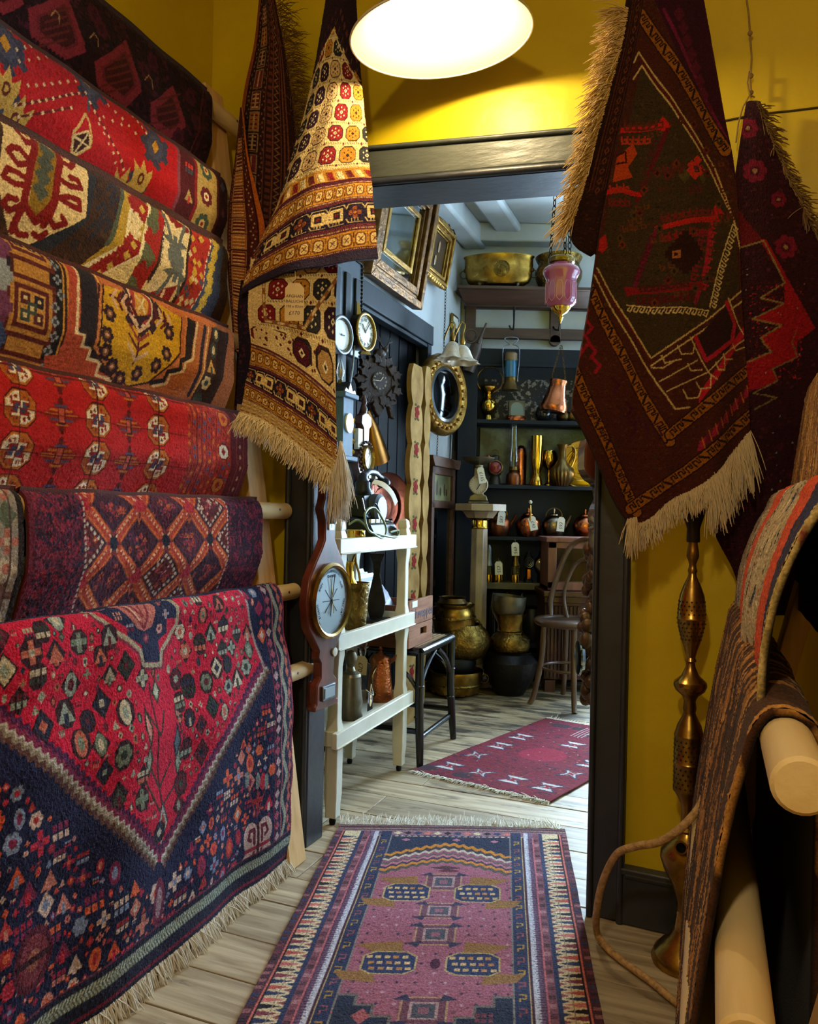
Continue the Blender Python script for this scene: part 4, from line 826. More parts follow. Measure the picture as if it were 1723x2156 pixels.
def navy_band(c, x0, x1, y0, y1, ph=0):
    c.rect(x0, y0, x1, y1, nv); h = y1 - y0; c.rect(x0, y0, x1, y0 + h * .08, '#5a2430'); c.rect(x0, y1 - h * .08, x1, y1, '#5a2430'); ym = (y0 + y1) / 2; u = h * .17
    for i, x in enumerate(np.arange(x0 + 16 + ph, x1 + 30, h * .62)):
        k = i % 3
        if k == 0: c.flower(x, ym, u * 1.35, '#8a4a2a', '#5a1c20', 4, '#c08a3c')
        else:
            s = 1 if k == 1 else -1
            for ln in ([(x - u, ym - u), (x + u, ym - u), (x + u, ym + u), (x - u, ym + u), (x - u, ym - u)], [(x + u * s, ym - u), (x + u * 2.2 * s, ym - u * .2), (x + u * 1.6 * s, ym + u * .9)]): c.line(ln, u * .62, '#d8bd7e', raw=True)
            c.rect(x - u * .35, ym - u * .35, x + u * .35, ym + u * .35, '#6a241c')
        c.line([(x - h * .28, y0 + h * .34), (x - h * .2, y0 + h * .18), (x + h * .25, y0 + h * .18), (x + h * .32, y0 + h * .3)], 2, '#cdb078', raw=True); c.line([(x - h * .3, y1 - h * .3), (x - h * .22, y1 - h * .16), (x + h * .22, y1 - h * .16)], 2, '#cdb078', raw=True)
        for q in range(3): c.line([(x - h * .12 + q * h * .1, y1 - h * .2), (x - h * .12 + q * h * .1, y1 - h * .29)], 1.8, '#cdb078', raw=True)
c = Cloth(0, 0, WB, 562, 1.15, '#2a1a22'); c.speck(500, ['#3c2030', '#54303a', '#20141c', '#6a4a38'], 1, 4, (0, 0, WB, 110))
c.poly([(-5, 150), (60, 105), (125, 70), (185, 110), (265, 190), (265, 365), (-5, 365)], cr_, raw=True); baluch_field(c, -20, WB, 88, 352, 52, 44, 12)
c.poly([(-5, -5), (265, -5), (265, 175), (215, 128), (125, 66), (55, 105), (-5, 150)], '#2a1a22', raw=True)
for k in range(7): c.line([(125 - k * 20, 60 + k * 17), (120 - k * 20, 50 + k * 17)], 3, '#5a3a3a', raw=True); c.line([(130 + k * 22, 62 + k * 18), (136 + k * 22, 50 + k * 18)], 3, '#6a4034', raw=True); c.dia(115 - k * 18, 35 + k * 15, 7, 9, '#4a2230'); c.dia(150 + k * 16, 35 + k * 14, 7, 9, '#5a3230')
c.line([(-5, 158), (125, 72), (265, 192)], 4, cr_, raw=True)
for y in (352, 360): c.line([(0, y), (WB, y)], 1.6, dk, raw=True, dash=5)
c.rect(0, 362, WB, 395, gd)
for i, x in enumerate(np.arange(-20, WB + 30, 22)): c.poly([(x, 366), (x + 15, 366), (x + 26, 386), (x + 11, 386)], ['#7a1a1e', '#e0cfa0', '#5a1a20', '#d8c08a'][i % 4], raw=True); c.line([(x + 3, 368), (x + 13, 384)], 1.8, '#6a4a24', raw=True)
c.rect(0, 388, WB, 397, '#4a1a2a'); gold_band(c, 0, WB, 395, 438); navy_band(c, 0, WB, 438, 494); gold_band(c, 0, WB, 494, 546); c.rect(0, 546, WB, 562, '#2a2238')
dB = lambda v, u: 2.16 - .10 * sin(pi * (.12 + u * .8)) * (0.35 + .65 * v) + .05 * (1 - u) * v
pts = hang_pts(D3(rowsB, dB), ysB, c, lambda X, Y: .006 * np.sin(X * 16 + Y * 4) * Y + .0 * X, WB)
c.abrash(.15)
hB = thing('hanging_rug', 'cream rug with small coloured lozenges, hung as a cone left of the doorway', 'rug', P(718, 30, 2.2)); oB = np.array(hB.location)
grid_obj('outer_fold', pts - oB, c.c, WOOLF, hB, .008, back='#1c1626', nrm_flip=True)
rowsS = [[(528, 545), (575, 545), (622, 545), (668, 545), (712, 543)], [(522, 650), (565, 650), (615, 652), (662, 655), (707, 660)], [(528, 722), (570, 738), (618, 765), (665, 800), (707, 838)], [(525, 768), (568, 782), (615, 808), (662, 842), (708, 884)], [(517, 805), (560, 828), (610, 858), (660, 893), (710, 935)], [(512, 838), (556, 860), (606, 892), (658, 930), (712, 972)], [(505, 868), (552, 884), (603, 918), (656, 960), (714, 1004)]]
ysS = [0, 100, 200, 244, 288, 324, 352]
c = Cloth(0, 0, 235, 352, 1.1, cr_); baluch_field(c, 10, 235, 0, 190, 58, 52, 26)
c.line([(40, 40), (52, 128), (150, 128), (235, 40)], 9, '#8a5a34', raw=True); c.line([(40, 40), (52, 128), (150, 128), (235, 40)], 5, '#d0b888', raw=True, dash=30); c.poly([(30, 140), (120, 150), (200, 196), (12, 196), (12, 150)], cr_, raw=True)
for _ in range(40): x = random.uniform(10, 190); c.dia(x, random.uniform(142, 190), 3.5, 4, mr_)
for x in (140, 205): c.oct(x, 168, 24, 22, dk); c.oct(x, 168, 21, 19, '#4a1626' if x < 200 else '#a8824c'); c.dia(x, 168, 9, 9, '#d8c8a0'); c.dia(x, 168, 4, 4, dk)
gold_band(c, 0, 235, 200, 244); navy_band(c, 0, 235, 244, 288, -8); gold_band(c, 0, 235, 288, 324); c.rect(0, 324, 235, 352, '#b89a62')
for y in np.arange(327, 352, 4): c.line([(0, y), (235, y)], 1.5, '#7c4a34' if y % 8 < 4 else '#d6c08c', raw=True, dash=16)
dS = lambda v, u: 2.17 - .05 * sin(pi * (.1 + .75 * u)) - .01 * v
pts = hang_pts(D3(rowsS, dS), ysS, c, lambda X, Y: .004 * np.sin(X * 13 + Y * 3) * Y, 1); c.abrash(.15)
grid_obj('inner_fold', pts - oB, c.c, WOOLF, hB, .007, back='#3a2a24', nrm_flip=True)
e = pts[-1]; n = len(e)
fringe('fringe', [p - oB for p in e[::8]], [np.array([-.25, -.35, -1])] * len(e[::8]), .055, fr_c, hB, n=170, r=.0011, clump=4, spread=.3, droop=.5)
q = [P(x, y, 2.12) - oB for x, y in ((704, 985), (712, 960), (718, 930), (722, 990))]
fringe('corner_tassel', q, [np.array([.02, -.1, -1]), np.array([.1, -.1, -1]), np.array([.14, -.1, -1]), np.array([.05, 0, -1])], .135, fr_w, hB, n=60, r=.0010, clump=6, spread=.12, droop=.7, seg=7)
rowsF = [[(508, 590), (530, 590), (552, 588)], [(500, 660), (518, 655), (538, 650)], [(503, 730), (522, 725), (540, 720)], [(500, 800), (514, 800), (532, 790)], [(497, 850), (508, 850), (520, 840)]]
c = Cloth(0, 0, 40, 260, 1.5, '#1c1626'); c.speck(160, ['#3a1a2c', '#2a2240', '#4a2030'], 1, 3)
pts = hang_pts(D3(rowsF, lambda v, u: 2.2 - .03 * u), [0, 70, 140, 200, 260], c, lambda X, Y: 0 * X, 1); grid_obj('turned_back_edge', pts - oB, c.c, WOOLF, hB, .006, back='#1c1626', nrm_flip=True)
# ---- the narrow kilim beside it
rowsA = [[(548, -14), (562, -12), (578, -8)], [(534, 90), (566, 95), (600, 110)], [(512, 190), (556, 200), (614, 215)], [(500, 300), (550, 312), (624, 320)], [(494, 400), (545, 412), (622, 420)], [(494, 500), (540, 508), (606, 520)], [(500, 620), (535, 620), (570, 620)], [(500, 760), (515, 760), (530, 760)], [(494, 880), (503, 880), (514, 880)], [(492, 955), (500, 955), (508, 950)]]
c = Cloth(0, 0, 120, 970, 1.2, '#2c1512'); c.speck(700, ['#3a1c16', '#20100e', '#4a241a', '#5a3020'], 1, 3)
c.rect(0, 0, 9, 970, '#7c3c22'); c.rect(9, 0, 11, 970, '#20100e')
for y in np.arange(0, 970, 9): c.dia(17 + 3 * sin(y), y, 2, 3, '#7a5c44'); c.dia(62 + 3 * sin(y), y, 2, 3, '#7a4a34')
for i, y in enumerate(np.arange(20, 970, 44)):
    c.rect(26, y, 54, y + 40, '#8a6a48'); c.rect(28, y + 2, 52, y + 38, ['#5c2018', '#9c5a24', '#2a1414', '#6a2430'][i % 4])
    for q in (6, 15, 24, 33): c.rect(30, y + q, 50, y + q + 3, ['#c09060', '#4a1a14', '#a07048', '#5a2018'][i % 4])
    c.rect(38, y + 4, 42, y + 36, '#b08658')
for y in np.arange(0, 970, 14): c.rect(70, y, 78, y + 8, '#5c2c20'); c.line([(84, y), (92, y + 7), (84, y + 14)], 2, '#7c5034', raw=True)
for x in (66, 81, 95, 100, 106): c.line([(x, 0), (x, 970)], 1.6, '#6c3c28', raw=True)
dA = lambda v, u: 2.36 - .05 * u * (1 - v)
pts = hang_pts(D3(rowsA, dA), [0, 100, 200, 310, 410, 510, 630, 770, 890, 970], c, lambda X, Y: .012 * np.sin(X * 7 + Y * 5), 1); c.abrash(.15)
hA = thing('hanging_rug', 'narrow brown kilim hanging in the corner behind the cream cone rug', 'rug', P(560, 20, 2.4)); oA = np.array(hA.location)
grid_obj('back_fold', pts - oA, c.c, WOOLF, hA, .006, back='#20120e', nrm_flip=True); e = pts[:, -1]
fringe('fringe', [e[i] - oA for i in range(0, 330, 30)], [BX * .9 - AX * .2 + ZX * .1] * 11, .075, fr_d if False else mat('dark_hair_fringe', '#6a4a24', .9), hA, n=90, r=.0009, clump=4, spread=.3, droop=.6)
rowsA2 = [[(506, 225), (508, 226), (510, 228)], [(494, 330), (510, 330), (523, 330)], [(483, 410), (512, 412), (542, 410)], [(479, 480), (516, 482), (556, 480)], [(480, 560), (515, 562), (552, 560)], [(486, 640), (508, 645), (532, 640)], [(494, 740), (502, 742), (512, 738)]]
c = Cloth(0, 0, 76, 520, 1.2, '#4a1c14'); c.speck(300, ['#5a241a', '#3a1610', '#6a2c1c'], 1, 3)
for i, y in enumerate(np.arange(60, 520, 34)):
    c.rect(9, y, 42, y + 31, '#a87c4c'); c.rect(11, y + 2, 40, y + 29, ['#8c4a1c', '#5c1c14', '#a05c20', '#6c2018'][i % 4])
    for q in (5, 12, 19, 26): c.rect(13, y + q, 38, y + q + 2.5, '#c9a068')
for y in np.arange(0, 520, 8): c.dia(54 + 4 * sin(y), y, 2, 2.5, '#b08a64'); c.dia(5, y, 1.5, 2, '#8a5a44')
c.rect(66, 0, 76, 520, '#b05a1c'); c.line([(63, 0), (63, 520)], 2, '#2c100c', raw=True); c.line([(46, 0), (46, 520)], 2, '#2c100c', raw=True)
pts = hang_pts(D3(rowsA2, lambda v, u: 2.31 - .03 * u), [0, 100, 180, 250, 330, 420, 520], c, lambda X, Y: .006 * np.sin(X * 5 + Y * 6), 1); c.abrash(.15)
grid_obj('front_fold', pts - oA, c.c, WOOLF, hA, .006, back='#2a140e', nrm_flip=True)
# ---- big dark rug hung by its corner on the right
rowsC = [[(1358, -16), (1390, -16), (1422, -16), (1452, -16), (1480, -16)], [(1336, 120), (1380, 115), (1425, 112), (1465, 110), (1503, 110)], [(1308, 250), (1365, 242), (1420, 236), (1475, 235), (1526, 240)], [(1284, 370), (1352, 362), (1420, 355), (1485, 350), (1548, 350)], [(1260, 500), (1340, 492), (1415, 484), (1490, 480), (1560, 480)], [(1240, 640), (1330, 632), (1412, 620), (1492, 612), (1567, 610)], [(1222, 745), (1326, 750), (1415, 735), (1498, 720), (1574, 712)], [(1205, 838), (1322, 900), (1420, 880), (1505, 845), (1580, 800)], [(1207, 866), (1325, 1093), (1420, 1052), (1505, 995), (1582, 906)]]
cC = Cloth(1190, -20, 1600, 1110, 1.25, '#421c12')
c = cC; c.speck(5000, ['#4c2416', '#361710', '#382414', '#502a14', '#3e1a1e'], 1, 3)
c.poly([(1353, 137), (1505, 366), (1549, 470), (1563, 604), (1492, 672), (1373, 750), (1253, 570)], '#382a18', raw=True)
c.speck(1800, ['#2e2214', '#48341a', '#3c221a'], 1, 3, (1270, 200, 1550, 700))
def hooks(x0, y0, x1, y1, n, s, col, w=4):
    dx, dy = (x1 - x0) / n, (y1 - y0) / n; L = hypot(dx, dy); ux, uy = dx / L, dy / L; nx, ny = -uy, ux
    for i in range(n):
        x, y = x0 + dx * i, y0 + dy * i; g = lambda a, b_: (x + ux * a * s + nx * b_ * s, y + uy * a * s + ny * b_ * s)
        c.line([g(0, 0), g(0, 1), g(.7, 1), g(.7, .4), g(.35, .4)], w, col, raw=True)
# upper right borders
c.poly([(1372, -20), (1490, -20), (1500, 110), (1525, 240), (1560, 400), (1520, 300), (1440, 150)], '#351020', raw=True); c.line([(1398, 20), (1450, 130), (1530, 290)], 7, '#6a1838', raw=True)
for k in range(9): c.dia(1430 + k * 9, 30 + k * 28, 12, 18, '#521428')
def goldstrip(pts, w, n, s=9):
    c.line(pts, w + 6, '#2a120c', raw=True); c.line(pts, w, '#8a5216', raw=True)
    tot = [hypot(b_[0] - a[0], b_[1] - a[1]) for a, b_ in zip(pts[:-1], pts[1:])]
    for (a, b_), L in zip(zip(pts[:-1], pts[1:]), tot):
        m = max(1, int(n * L / sum(tot))); ux, uy = (b_[0] - a[0]) / L, (b_[1] - a[1]) / L; nx, ny = -uy, ux
        for i in range(m):
            x, y = a[0] + (b_[0] - a[0]) * (i + .5) / m, a[1] + (b_[1] - a[1]) * (i + .5) / m; g = lambda p, q: (x + ux * p * s + nx * q * s, y + uy * p * s + ny * q * s)
            if i % 3 == 2: c.line([g(-.7, -.8), g(.7, .8)], 5, '#24120c', raw=True)
            else: c.line([g(-.6, .8), g(-.6, -.6), g(.2, -.6), g(.2, .3), g(.7, .3), g(.7, -.8)], 3, '#24120c', raw=True)
goldstrip([(1350, 30), (1440, 165), (1530, 315)], 22, 22); goldstrip([(1228, 585), (1320, 760), (1412, 930)], 20, 26); goldstrip([(1200, 762), (1260, 900), (1345, 1078)], 20, 22); goldstrip([(1412, 915), (1509, 833), (1590, 770)], 20, 14); goldstrip([(1330, 1072), (1445, 992), (1590, 868)], 20, 20)
cream = '#b59a62'
for ln in ([(1346, 108), (1509, 352), (1549, 464), (1572, 560)], [(1353, 137), (1499, 357), (1546, 456)], [(1353, 137), (1335, 165)], [(1346, 108), (1336, 130)], [(1256, 566), (1375, 752)], [(1250, 582), (1421, 862)], [(1375, 752), (1492, 672), (1578, 600)], [(1375, 768), (1500, 682), (1580, 622)], [(1421, 862), (1452, 858)]): c.line(ln, 3.4, cream, raw=True)
c.line([(1350, 122), (1504, 355), (1548, 460)], 5, '#5c1616', raw=True, dash=7); c.line([(1254, 576), (1376, 760)], 5, '#5c1616', raw=True, dash=7)
# red latch-hook medallions
rd_, or_ = '#b01a16', '#a83c14'
c.poly([(1308, 268), (1385, 262), (1395, 246), (1412, 268), (1400, 280), (1384, 272), (1306, 280)], rd_, raw=True); hooks(1316, 258, 1396, 252, 6, 16, '#5c2418'); hooks(1310, 288, 1372, 284, 5, 14, '#a03018')
c.line([(1404, 276), (1370, 360), (1345, 420)], 9, '#5a1218', raw=True); hooks(1392, 300, 1362, 400, 5, 15, '#4a1c1c'); c.poly([(1300, 330), (1335, 300), (1345, 320), (1325, 350), (1335, 370), (1290, 385)], or_, raw=True); c.line([(1296, 330), (1318, 318), (1320, 340), (1300, 345)], 4, '#3a1010', raw=True)
c.poly([(1278, 400), (1310, 392), (1350, 402), (1355, 412), (1310, 404), (1276, 412)], rd_, raw=True); hooks(1282, 420, 1330, 414, 4, 14, '#6c1c1a'); hooks(1284, 392, 1330, 384, 3, 14, '#a02a1a')
for dx, dy in ((0, 0), (-10, 10), (10, 10), (-2, 20), (6, -14), (14, 4), (-8, -2)): c.dia(1463 + dx, 352 + dy, 10, 10, '#b52a1c')
c.dia(1465, 355, 6, 6, '#5a1c3c'); c.dia(1440, 372, 12, 16, '#4a4020'); c.dia(1480, 376, 8, 12, '#4a4020')
c.poly([(1378, 476), (1495, 454), (1512, 424), (1530, 452), (1520, 464), (1496, 466), (1380, 486)], '#a81c18', raw=True); hooks(1392, 452, 1508, 434, 8, 15, '#6a2018'); hooks(1394, 492, 1492, 478, 7, 16, '#7a1a18')
c.line([(1500, 470), (1486, 560), (1462, 640)], 9, '#8c1430', raw=True); hooks(1488, 490, 1462, 620, 7, 16, '#7c1828'); hooks(1514, 470, 1488, 620, 8, 14, '#a0202c')
c.line([(1382, 484), (1362, 540), (1340, 600)], 8, '#6a1430', raw=True); hooks(1384, 500, 1348, 600, 6, 14, '#4c1420'); c.poly([(1316, 600), (1345, 606), (1450, 602), (1478, 590), (1480, 612), (1450, 614), (1340, 618), (1322, 622)], '#7a1418', raw=True); hooks(1345, 622, 1460, 618, 8, 15, '#521216'); hooks(1350, 598, 1450, 592, 7, 14, '#4a1a18')
for q in range(60):
    x, y = random.uniform(1290, 1540), random.uniform(200, 700)
    if abs(x - 1420) + .45 * abs(y - 440) < 150: hooks(x, y, x + 34, y - 5, 2, 12, random.choice(['#4a2214', '#5a1e18', '#3a2a12', '#46301a', '#5c3016']), 3)
for q in range(26):
    x, y = random.uniform(1300, 1520), random.uniform(230, 680)
    if abs(x - 1420) + .45 * abs(y - 440) < 140: c.dia(x, y, 9, 11, random.choice(['#5c2014', '#4a3416', '#642a12'])); c.dia(x, y, 4, 5, '#241410')
c.rect(1414, 530, 1430, 545, '#9a5a2c'); c.rect(1418, 534, 1426, 541, '#2a140c'); c.poly([(1262, 505), (1275, 494), (1280, 520), (1268, 535), (1258, 530)], '#9c1c1c', raw=True); c.dia(1440, 535, 40, 46, '#2a120e', 6); c.rect(1414, 530, 1430, 545, '#9a5a2c'); c.rect(1418, 534, 1426, 541, '#2a140c')
# running-dog cream line
def running(pts, n, s):
    for a, b_ in zip(pts[:-1], pts[1:]):
        m = max(2, int(n * hypot(b_[0] - a[0], b_[1] - a[1]) / 100))
        for i in range(m):
            x, y = a[0] + (b_[0] - a[0]) * i / m, a[1] + (b_[1] - a[1]) * i / m; ux, uy = (b_[0] - a[0]) / m, (b_[1] - a[1]) / m; nx, ny = -uy * s, ux * s
            c.line([(x, y), (x + ux + nx * .0, y + uy + ny * .0), (x + ux * .6 + nx, y + uy * .6 + ny), (x + ux * .1 + nx * .8, y + uy * .1 + ny * .8), (x + ux * .35 + nx * .35, y + uy * .35 + ny * .35)], 2.6, '#c2a870', raw=True)
running([(1323, 641), (1492, 655)], 8, 1.0); running([(1494, 648), (1516, 560), (1546, 470)], 8, 1.0)
# honeycomb ends
c.poly([(1460, 720), (1532, 640), (1560, 690), (1540, 735), (1490, 760)], '#2c1414', raw=True)
c.line([(1532, 636), (1552, 680), (1545, 715), (1500, 750), (1484, 760), (1462, 712)], 9, '#a01a2c', raw=True)
for k in range(6): c.poly([(1468 + k * 20, 830 - k * 28), (1488 + k * 20, 802 - k * 28), (1492 + k * 20, 820 - k * 28), (1470 + k * 20, 850 - k * 28)], '#a8182c', raw=True)
for ln in ([(1450, 712), (1490, 788), (1506, 800)], [(1424, 730), (1432, 748), (1456, 746)], [(1456, 746), (1460, 726)], [(1395, 748), (1402, 764), (1432, 758)], [(1376, 772), (1398, 774), (1420, 760)], [(1392, 802), (1466, 760)], [(1404, 824), (1486, 786)], [(1446, 768), (1452, 782), (1476, 780)], [(1436, 822), (1446, 840), (1468, 838), (1474, 820)], [(1464, 806), (1472, 820), (1492, 818), (1494, 790)], [(1504, 764), (1510, 780), (1524, 780), (1524, 752)], [(1522, 746), (1526, 758), (1546, 754)], [(1546, 722), (1554, 736), (1574, 728)], [(1536, 626), (1560, 680), (1572, 700)], [(1484, 788), (1530, 742), (1578, 710)]): c.line(ln, 2.8, cream, raw=True)
for k in range(7): c.line([(1310 + k * 13, 860 + k * 6), (1318 + k * 13, 880 + k * 6)], 4, '#3a1424', raw=True)
for x, y in ((1230, 660), (1242, 690), (1236, 720), (1222, 740), (1250, 740), (1260, 770), (1300, 810), (1330, 860), (1340, 900)): c.line([(x - 10, y - 14), (x + 4, y), (x - 6, y + 14)], 7, '#8c1628' if x < 1262 else '#3c1024', raw=True)
for k in range(9): x, y = 1470 + k * 13, 930 - k * 14; c.poly([(x, y), (x + 14, y - 12), (x + 10, y + 14), (x - 4, y + 22)], '#5c1426' if k % 2 else '#8c1c34', raw=True); c.line([(x + 4, y - 8), (x + 10, y + 14)], 2.4, '#a85a1c', raw=True)
for k in range(14): c.line([(1226 + k * 8, 850 + k * 14), (1240 + k * 8, 846 + k * 14)], 3, '#3c1420', raw=True)
g = Cloth(0, 0, 390, 1110, 1.35, '#000000')
ysC = [0, 135, 262, 382, 510, 645, 755, 900, 1110]
dC = lambda v, u: 1.84 + .05 * abs(u - .45) - .05 * v
ptC = hang_pts(D3(rowsC, dC), ysC, g, lambda X, Y: .016 * np.sin(X * 9 + .6 - Y * 2.5) * Y ** .7 + .006 * np.sin(X * 21 + Y * 9) * Y, 1)
# colours follow the cloth: look up the flat pattern at each knot
PC = np.array([[q for q in r] for r in rowsC], float); tt = np.interp(g.Y[:, 0], ysC, np.arange(9)); aa = splt(PC, tt); uu = np.interp(g.X[0], np.linspace(0, 390, 5), np.arange(5)); bb = np.swapaxes(splt(np.swapaxes(aa, 0, 1), uu), 0, 1)
ci = np.clip(((bb[..., 0] - c.x0) / (c.x1 - c.x0) * (c.w - 1)).round().astype(int), 0, c.w - 1); cj = np.clip(((bb[..., 1] - c.y0) / (c.y1 - c.y0) * (c.h - 1)).round().astype(int), 0, c.h - 1)
c.abrash(.2); cols = c.c[cj, ci]
hC = thing('hanging_rug', 'large dark red and brown rug hung by one corner right of the doorway', 'rug', P(1420, 0, 1.9)); oC = np.array(hC.location)
grid_obj('pile', ptC - oC, cols, WOOL, hC, .01, back='#1e0c0a', nrm_flip=True)
e = ptC[-1]; i1 = int(len(e) * .25); ed = [e[i] - oC for i in range(i1, len(e), 6)]
mid_ = int(len(ed) * .58)
fringe('fringe', ed[:mid_ + 1], [np.array([.05, -.2, -1])] * (mid_ + 1), .052, fr_c, hC, n=110, r=.0010, clump=4, spread=.2, droop=.5)
fringe('fringe', ed[mid_:], [np.array([.08, -.25, -1])] * (len(ed) - mid_), .105, fr_c, hC, n=95, r=.0010, clump=4, spread=.13, droop=.6)
q = [P(x, y, 1.78) - oC for x, y in ((1326, 1092), (1332, 1092), (1340, 1088))]
fringe('corner_tassel', q, [np.array([0, -.1, -1])] * 3, .075, fr_c, hC, n=16, r=.0009, clump=4, spread=.12, droop=.6)
rowsC2 = [[(1328, -16), (1348, -16), (1368, -16)], [(1312, 80), (1332, 82), (1352, 84)], [(1284, 190), (1308, 192), (1332, 194)], [(1254, 300), (1282, 302), (1308, 304)], [(1228, 400), (1258, 402), (1286, 404)], [(1206, 476), (1238, 484), (1272, 490)], [(1216, 512), (1240, 522), (1264, 526)], [(1246, 530), (1254, 533), (1262, 535)]]
c = Cloth(0, 0, 70, 570, 1.4, '#2a120c'); c.speck(700, ['#34180e', '#20100a', '#402010'], 1, 3)
for x in (16, 24, 46, 52): c.line([(x, 0), (x, 430)], 2, '#5a2a16', raw=True)
for y in np.arange(10, 430, 22): c.dia(35, y, 7, 9, '#5c2c16'); c.dia(35, y, 3, 4, '#20100a'); c.dia(60, y + 8, 5, 6, '#4a1a16')
pts = hang_pts(D3(rowsC2, lambda v, u: 1.86 - .02 * v + .02 * u), [0, 95, 210, 325, 430, 510, 550, 570], c, lambda X, Y: .006 * np.sin(X * 6), 1); c.abrash(.2)
grid_obj('folded_edge', pts - oC, c.c, WOOL, hC, .009, back='#1e0c0a', nrm_flip=True)
e = pts[:, 0]; k = int(len(e) * .9); ed = [e[i] - oC for i in range(int(len(e) * .06), k, 12)]; dd = [np.array([-1, -.25, -.1 - .7 * (i / len(ed))]) for i in range(len(ed))]
fringe('side_fringe', ed, dd, .07, fr_d, hC, n=150, r=.0011, clump=5, spread=.2, droop=.55, lj=.35)
# ---- the further dark rug on a rope
rowsD = [[(1572, 215), (1582, 212), (1594, 217)], [(1554, 330), (1595, 330), (1648, 345)], [(1538, 480), (1622, 480), (1712, 480)], [(1534, 640), (1640, 640), (1775, 620)], [(1530, 800), (1650, 800), (1785, 780)], [(1528, 950), (1650, 960), (1780, 940)], [(1500, 1092), (1620, 1120), (1760, 1090)], [(1545, 1200), (1620, 1235), (1720, 1230)], [(1562, 1262), (1620, 1296), (1700, 1290)]]
cD = Cloth(1480, 190, 1800, 1320, 1.7, '#2e0f15'); c = cD; c.speck(2500, ['#3a131b', '#240b10', '#461a24', '#361610'], 1, 4)
for x, y, r_ in ((1590, 360, 26), (1576, 270, 22), (1655, 520, 26), (1640, 420, 18)): c.flower(x, y, r_, '#6a1428', '#48101c', 7, '#8a6448')
zz = [(1560, 520), (1608, 508), (1652, 596), (1601, 628), (1650, 640), (1585, 672), (1645, 686), (1600, 712), (1622, 742), (1574, 762)]
c.poly([(1600, 505), (1612, 505), (1660, 590), (1720, 690), (1680, 720), (1680, 752), (1624, 778), (1640, 802), (1560, 832), (1560, 765)] + zz[::-1][1:6] + [(1652, 596)], '#8a1218', raw=True); c.poly([(1555, 440), (1605, 505), (1560, 520)], '#5c1012', raw=True)
c.line(zz, 3.4, '#7c6638', raw=True); c.line([(1680, 690), (1668, 720), (1680, 752), (1624, 778), (1636, 802), (1586, 828), (1632, 838), (1590, 862)], 3, '#6e5a34', raw=True)
c.speck(300, ['#a01c1e', '#6a1014'], 1, 2, (1580, 600, 1690, 800)); c.poly([(1590, 1150), (1640, 1100), (1700, 1150), (1700, 1300), (1560, 1260)], '#38121a', raw=True)
for _ in range(30): c.dia(random.uniform(1560, 1700), random.uniform(880, 1080), random.uniform(5, 14), random.uniform(5, 14), random.choice(['#34101a', '#2c140c', '#40141c']))
for _ in range(25): c.dia(random.uniform(1560, 1700), random.uniform(560, 1080), 2, 2, '#8a8478')
g = Cloth(0, 0, 260, 1100, 1.9, '#000000'); ysD = [0, 120, 265, 425, 585, 735, 880, 1010, 1100]
ptD = hang_pts(D3(rowsD, lambda v, u: 1.90 - .04 * u - .02 * v), ysD, g, lambda X, Y: .012 * np.sin(X * 8 + Y * 3) * Y, 1)
PC = np.array(rowsD, float); tt = np.interp(g.Y[:, 0], ysD, np.arange(9)); aa = splt(PC, tt); uu = np.interp(g.X[0], np.linspace(0, 260, 3), np.arange(3)); bb = np.swapaxes(splt(np.swapaxes(aa, 0, 1), uu), 0, 1)
ci = np.clip(((bb[..., 0] - c.x0) / (c.x1 - c.x0) * (c.w - 1)).round().astype(int), 0, c.w - 1); cj = np.clip(((bb[..., 1] - c.y0) / (c.y1 - c.y0) * (c.h - 1)).round().astype(int), 0, c.h - 1)
c.abrash(.2)
hD = thing('hanging_rug', 'almost black rug with red zigzag hanging from a cord at the far right', 'rug', P(1582, 200, 1.92)); oD = np.array(hD.location)
grid_obj('pile', ptD - oD, c.c[cj, ci], WOOL, hD, .009, back='#180a0a', nrm_flip=True)
e = ptD[:, -1]; k = int(len(e) * .3); ed = [e[i] - oD for i in range(0, k, 8)]
fringe('side_fringe', ed, [np.array([.8, -.3, -.5])] * len(ed), .035, mat('brown_fringe', '#6e5228', .9), hD, n=90, r=.0012, clump=4, spread=.4, droop=.6)
cd = thing('cord', 'thin knotted cord holding the zigzag rug up against the yellow wall', 'cord', P(1575, -10, 1.93)); o_ = np.array(cd.location)
b = MB(); b.tube([P(x, y, 1.925) - o_ for x, y in ((1570, -20), (1577, 30), (1580, 80), (1583, 120), (1580, 160), (1582, 205))], .0022, 6); [b.sph(P(x, y, 1.92) - o_, .006, 6) for x, y in ((1580, 70), (1582, 160), (1582, 195))]
b.obj('rope', mat('jute', '#8a7040', .9), cd); b = MB(); b.tube([P(x, y, 1.915) - o_ for x, y in ((1582, 195), (1565, 225), (1555, 260), (1550, 300))], .002, 6); b.tube([P(x, y, 1.915) - o_ for x, y in ((1578, 150), (1574, 175), (1580, 200), (1590, 205))], .0018, 6); b.obj('loose_end', MATS['jute'], cd)
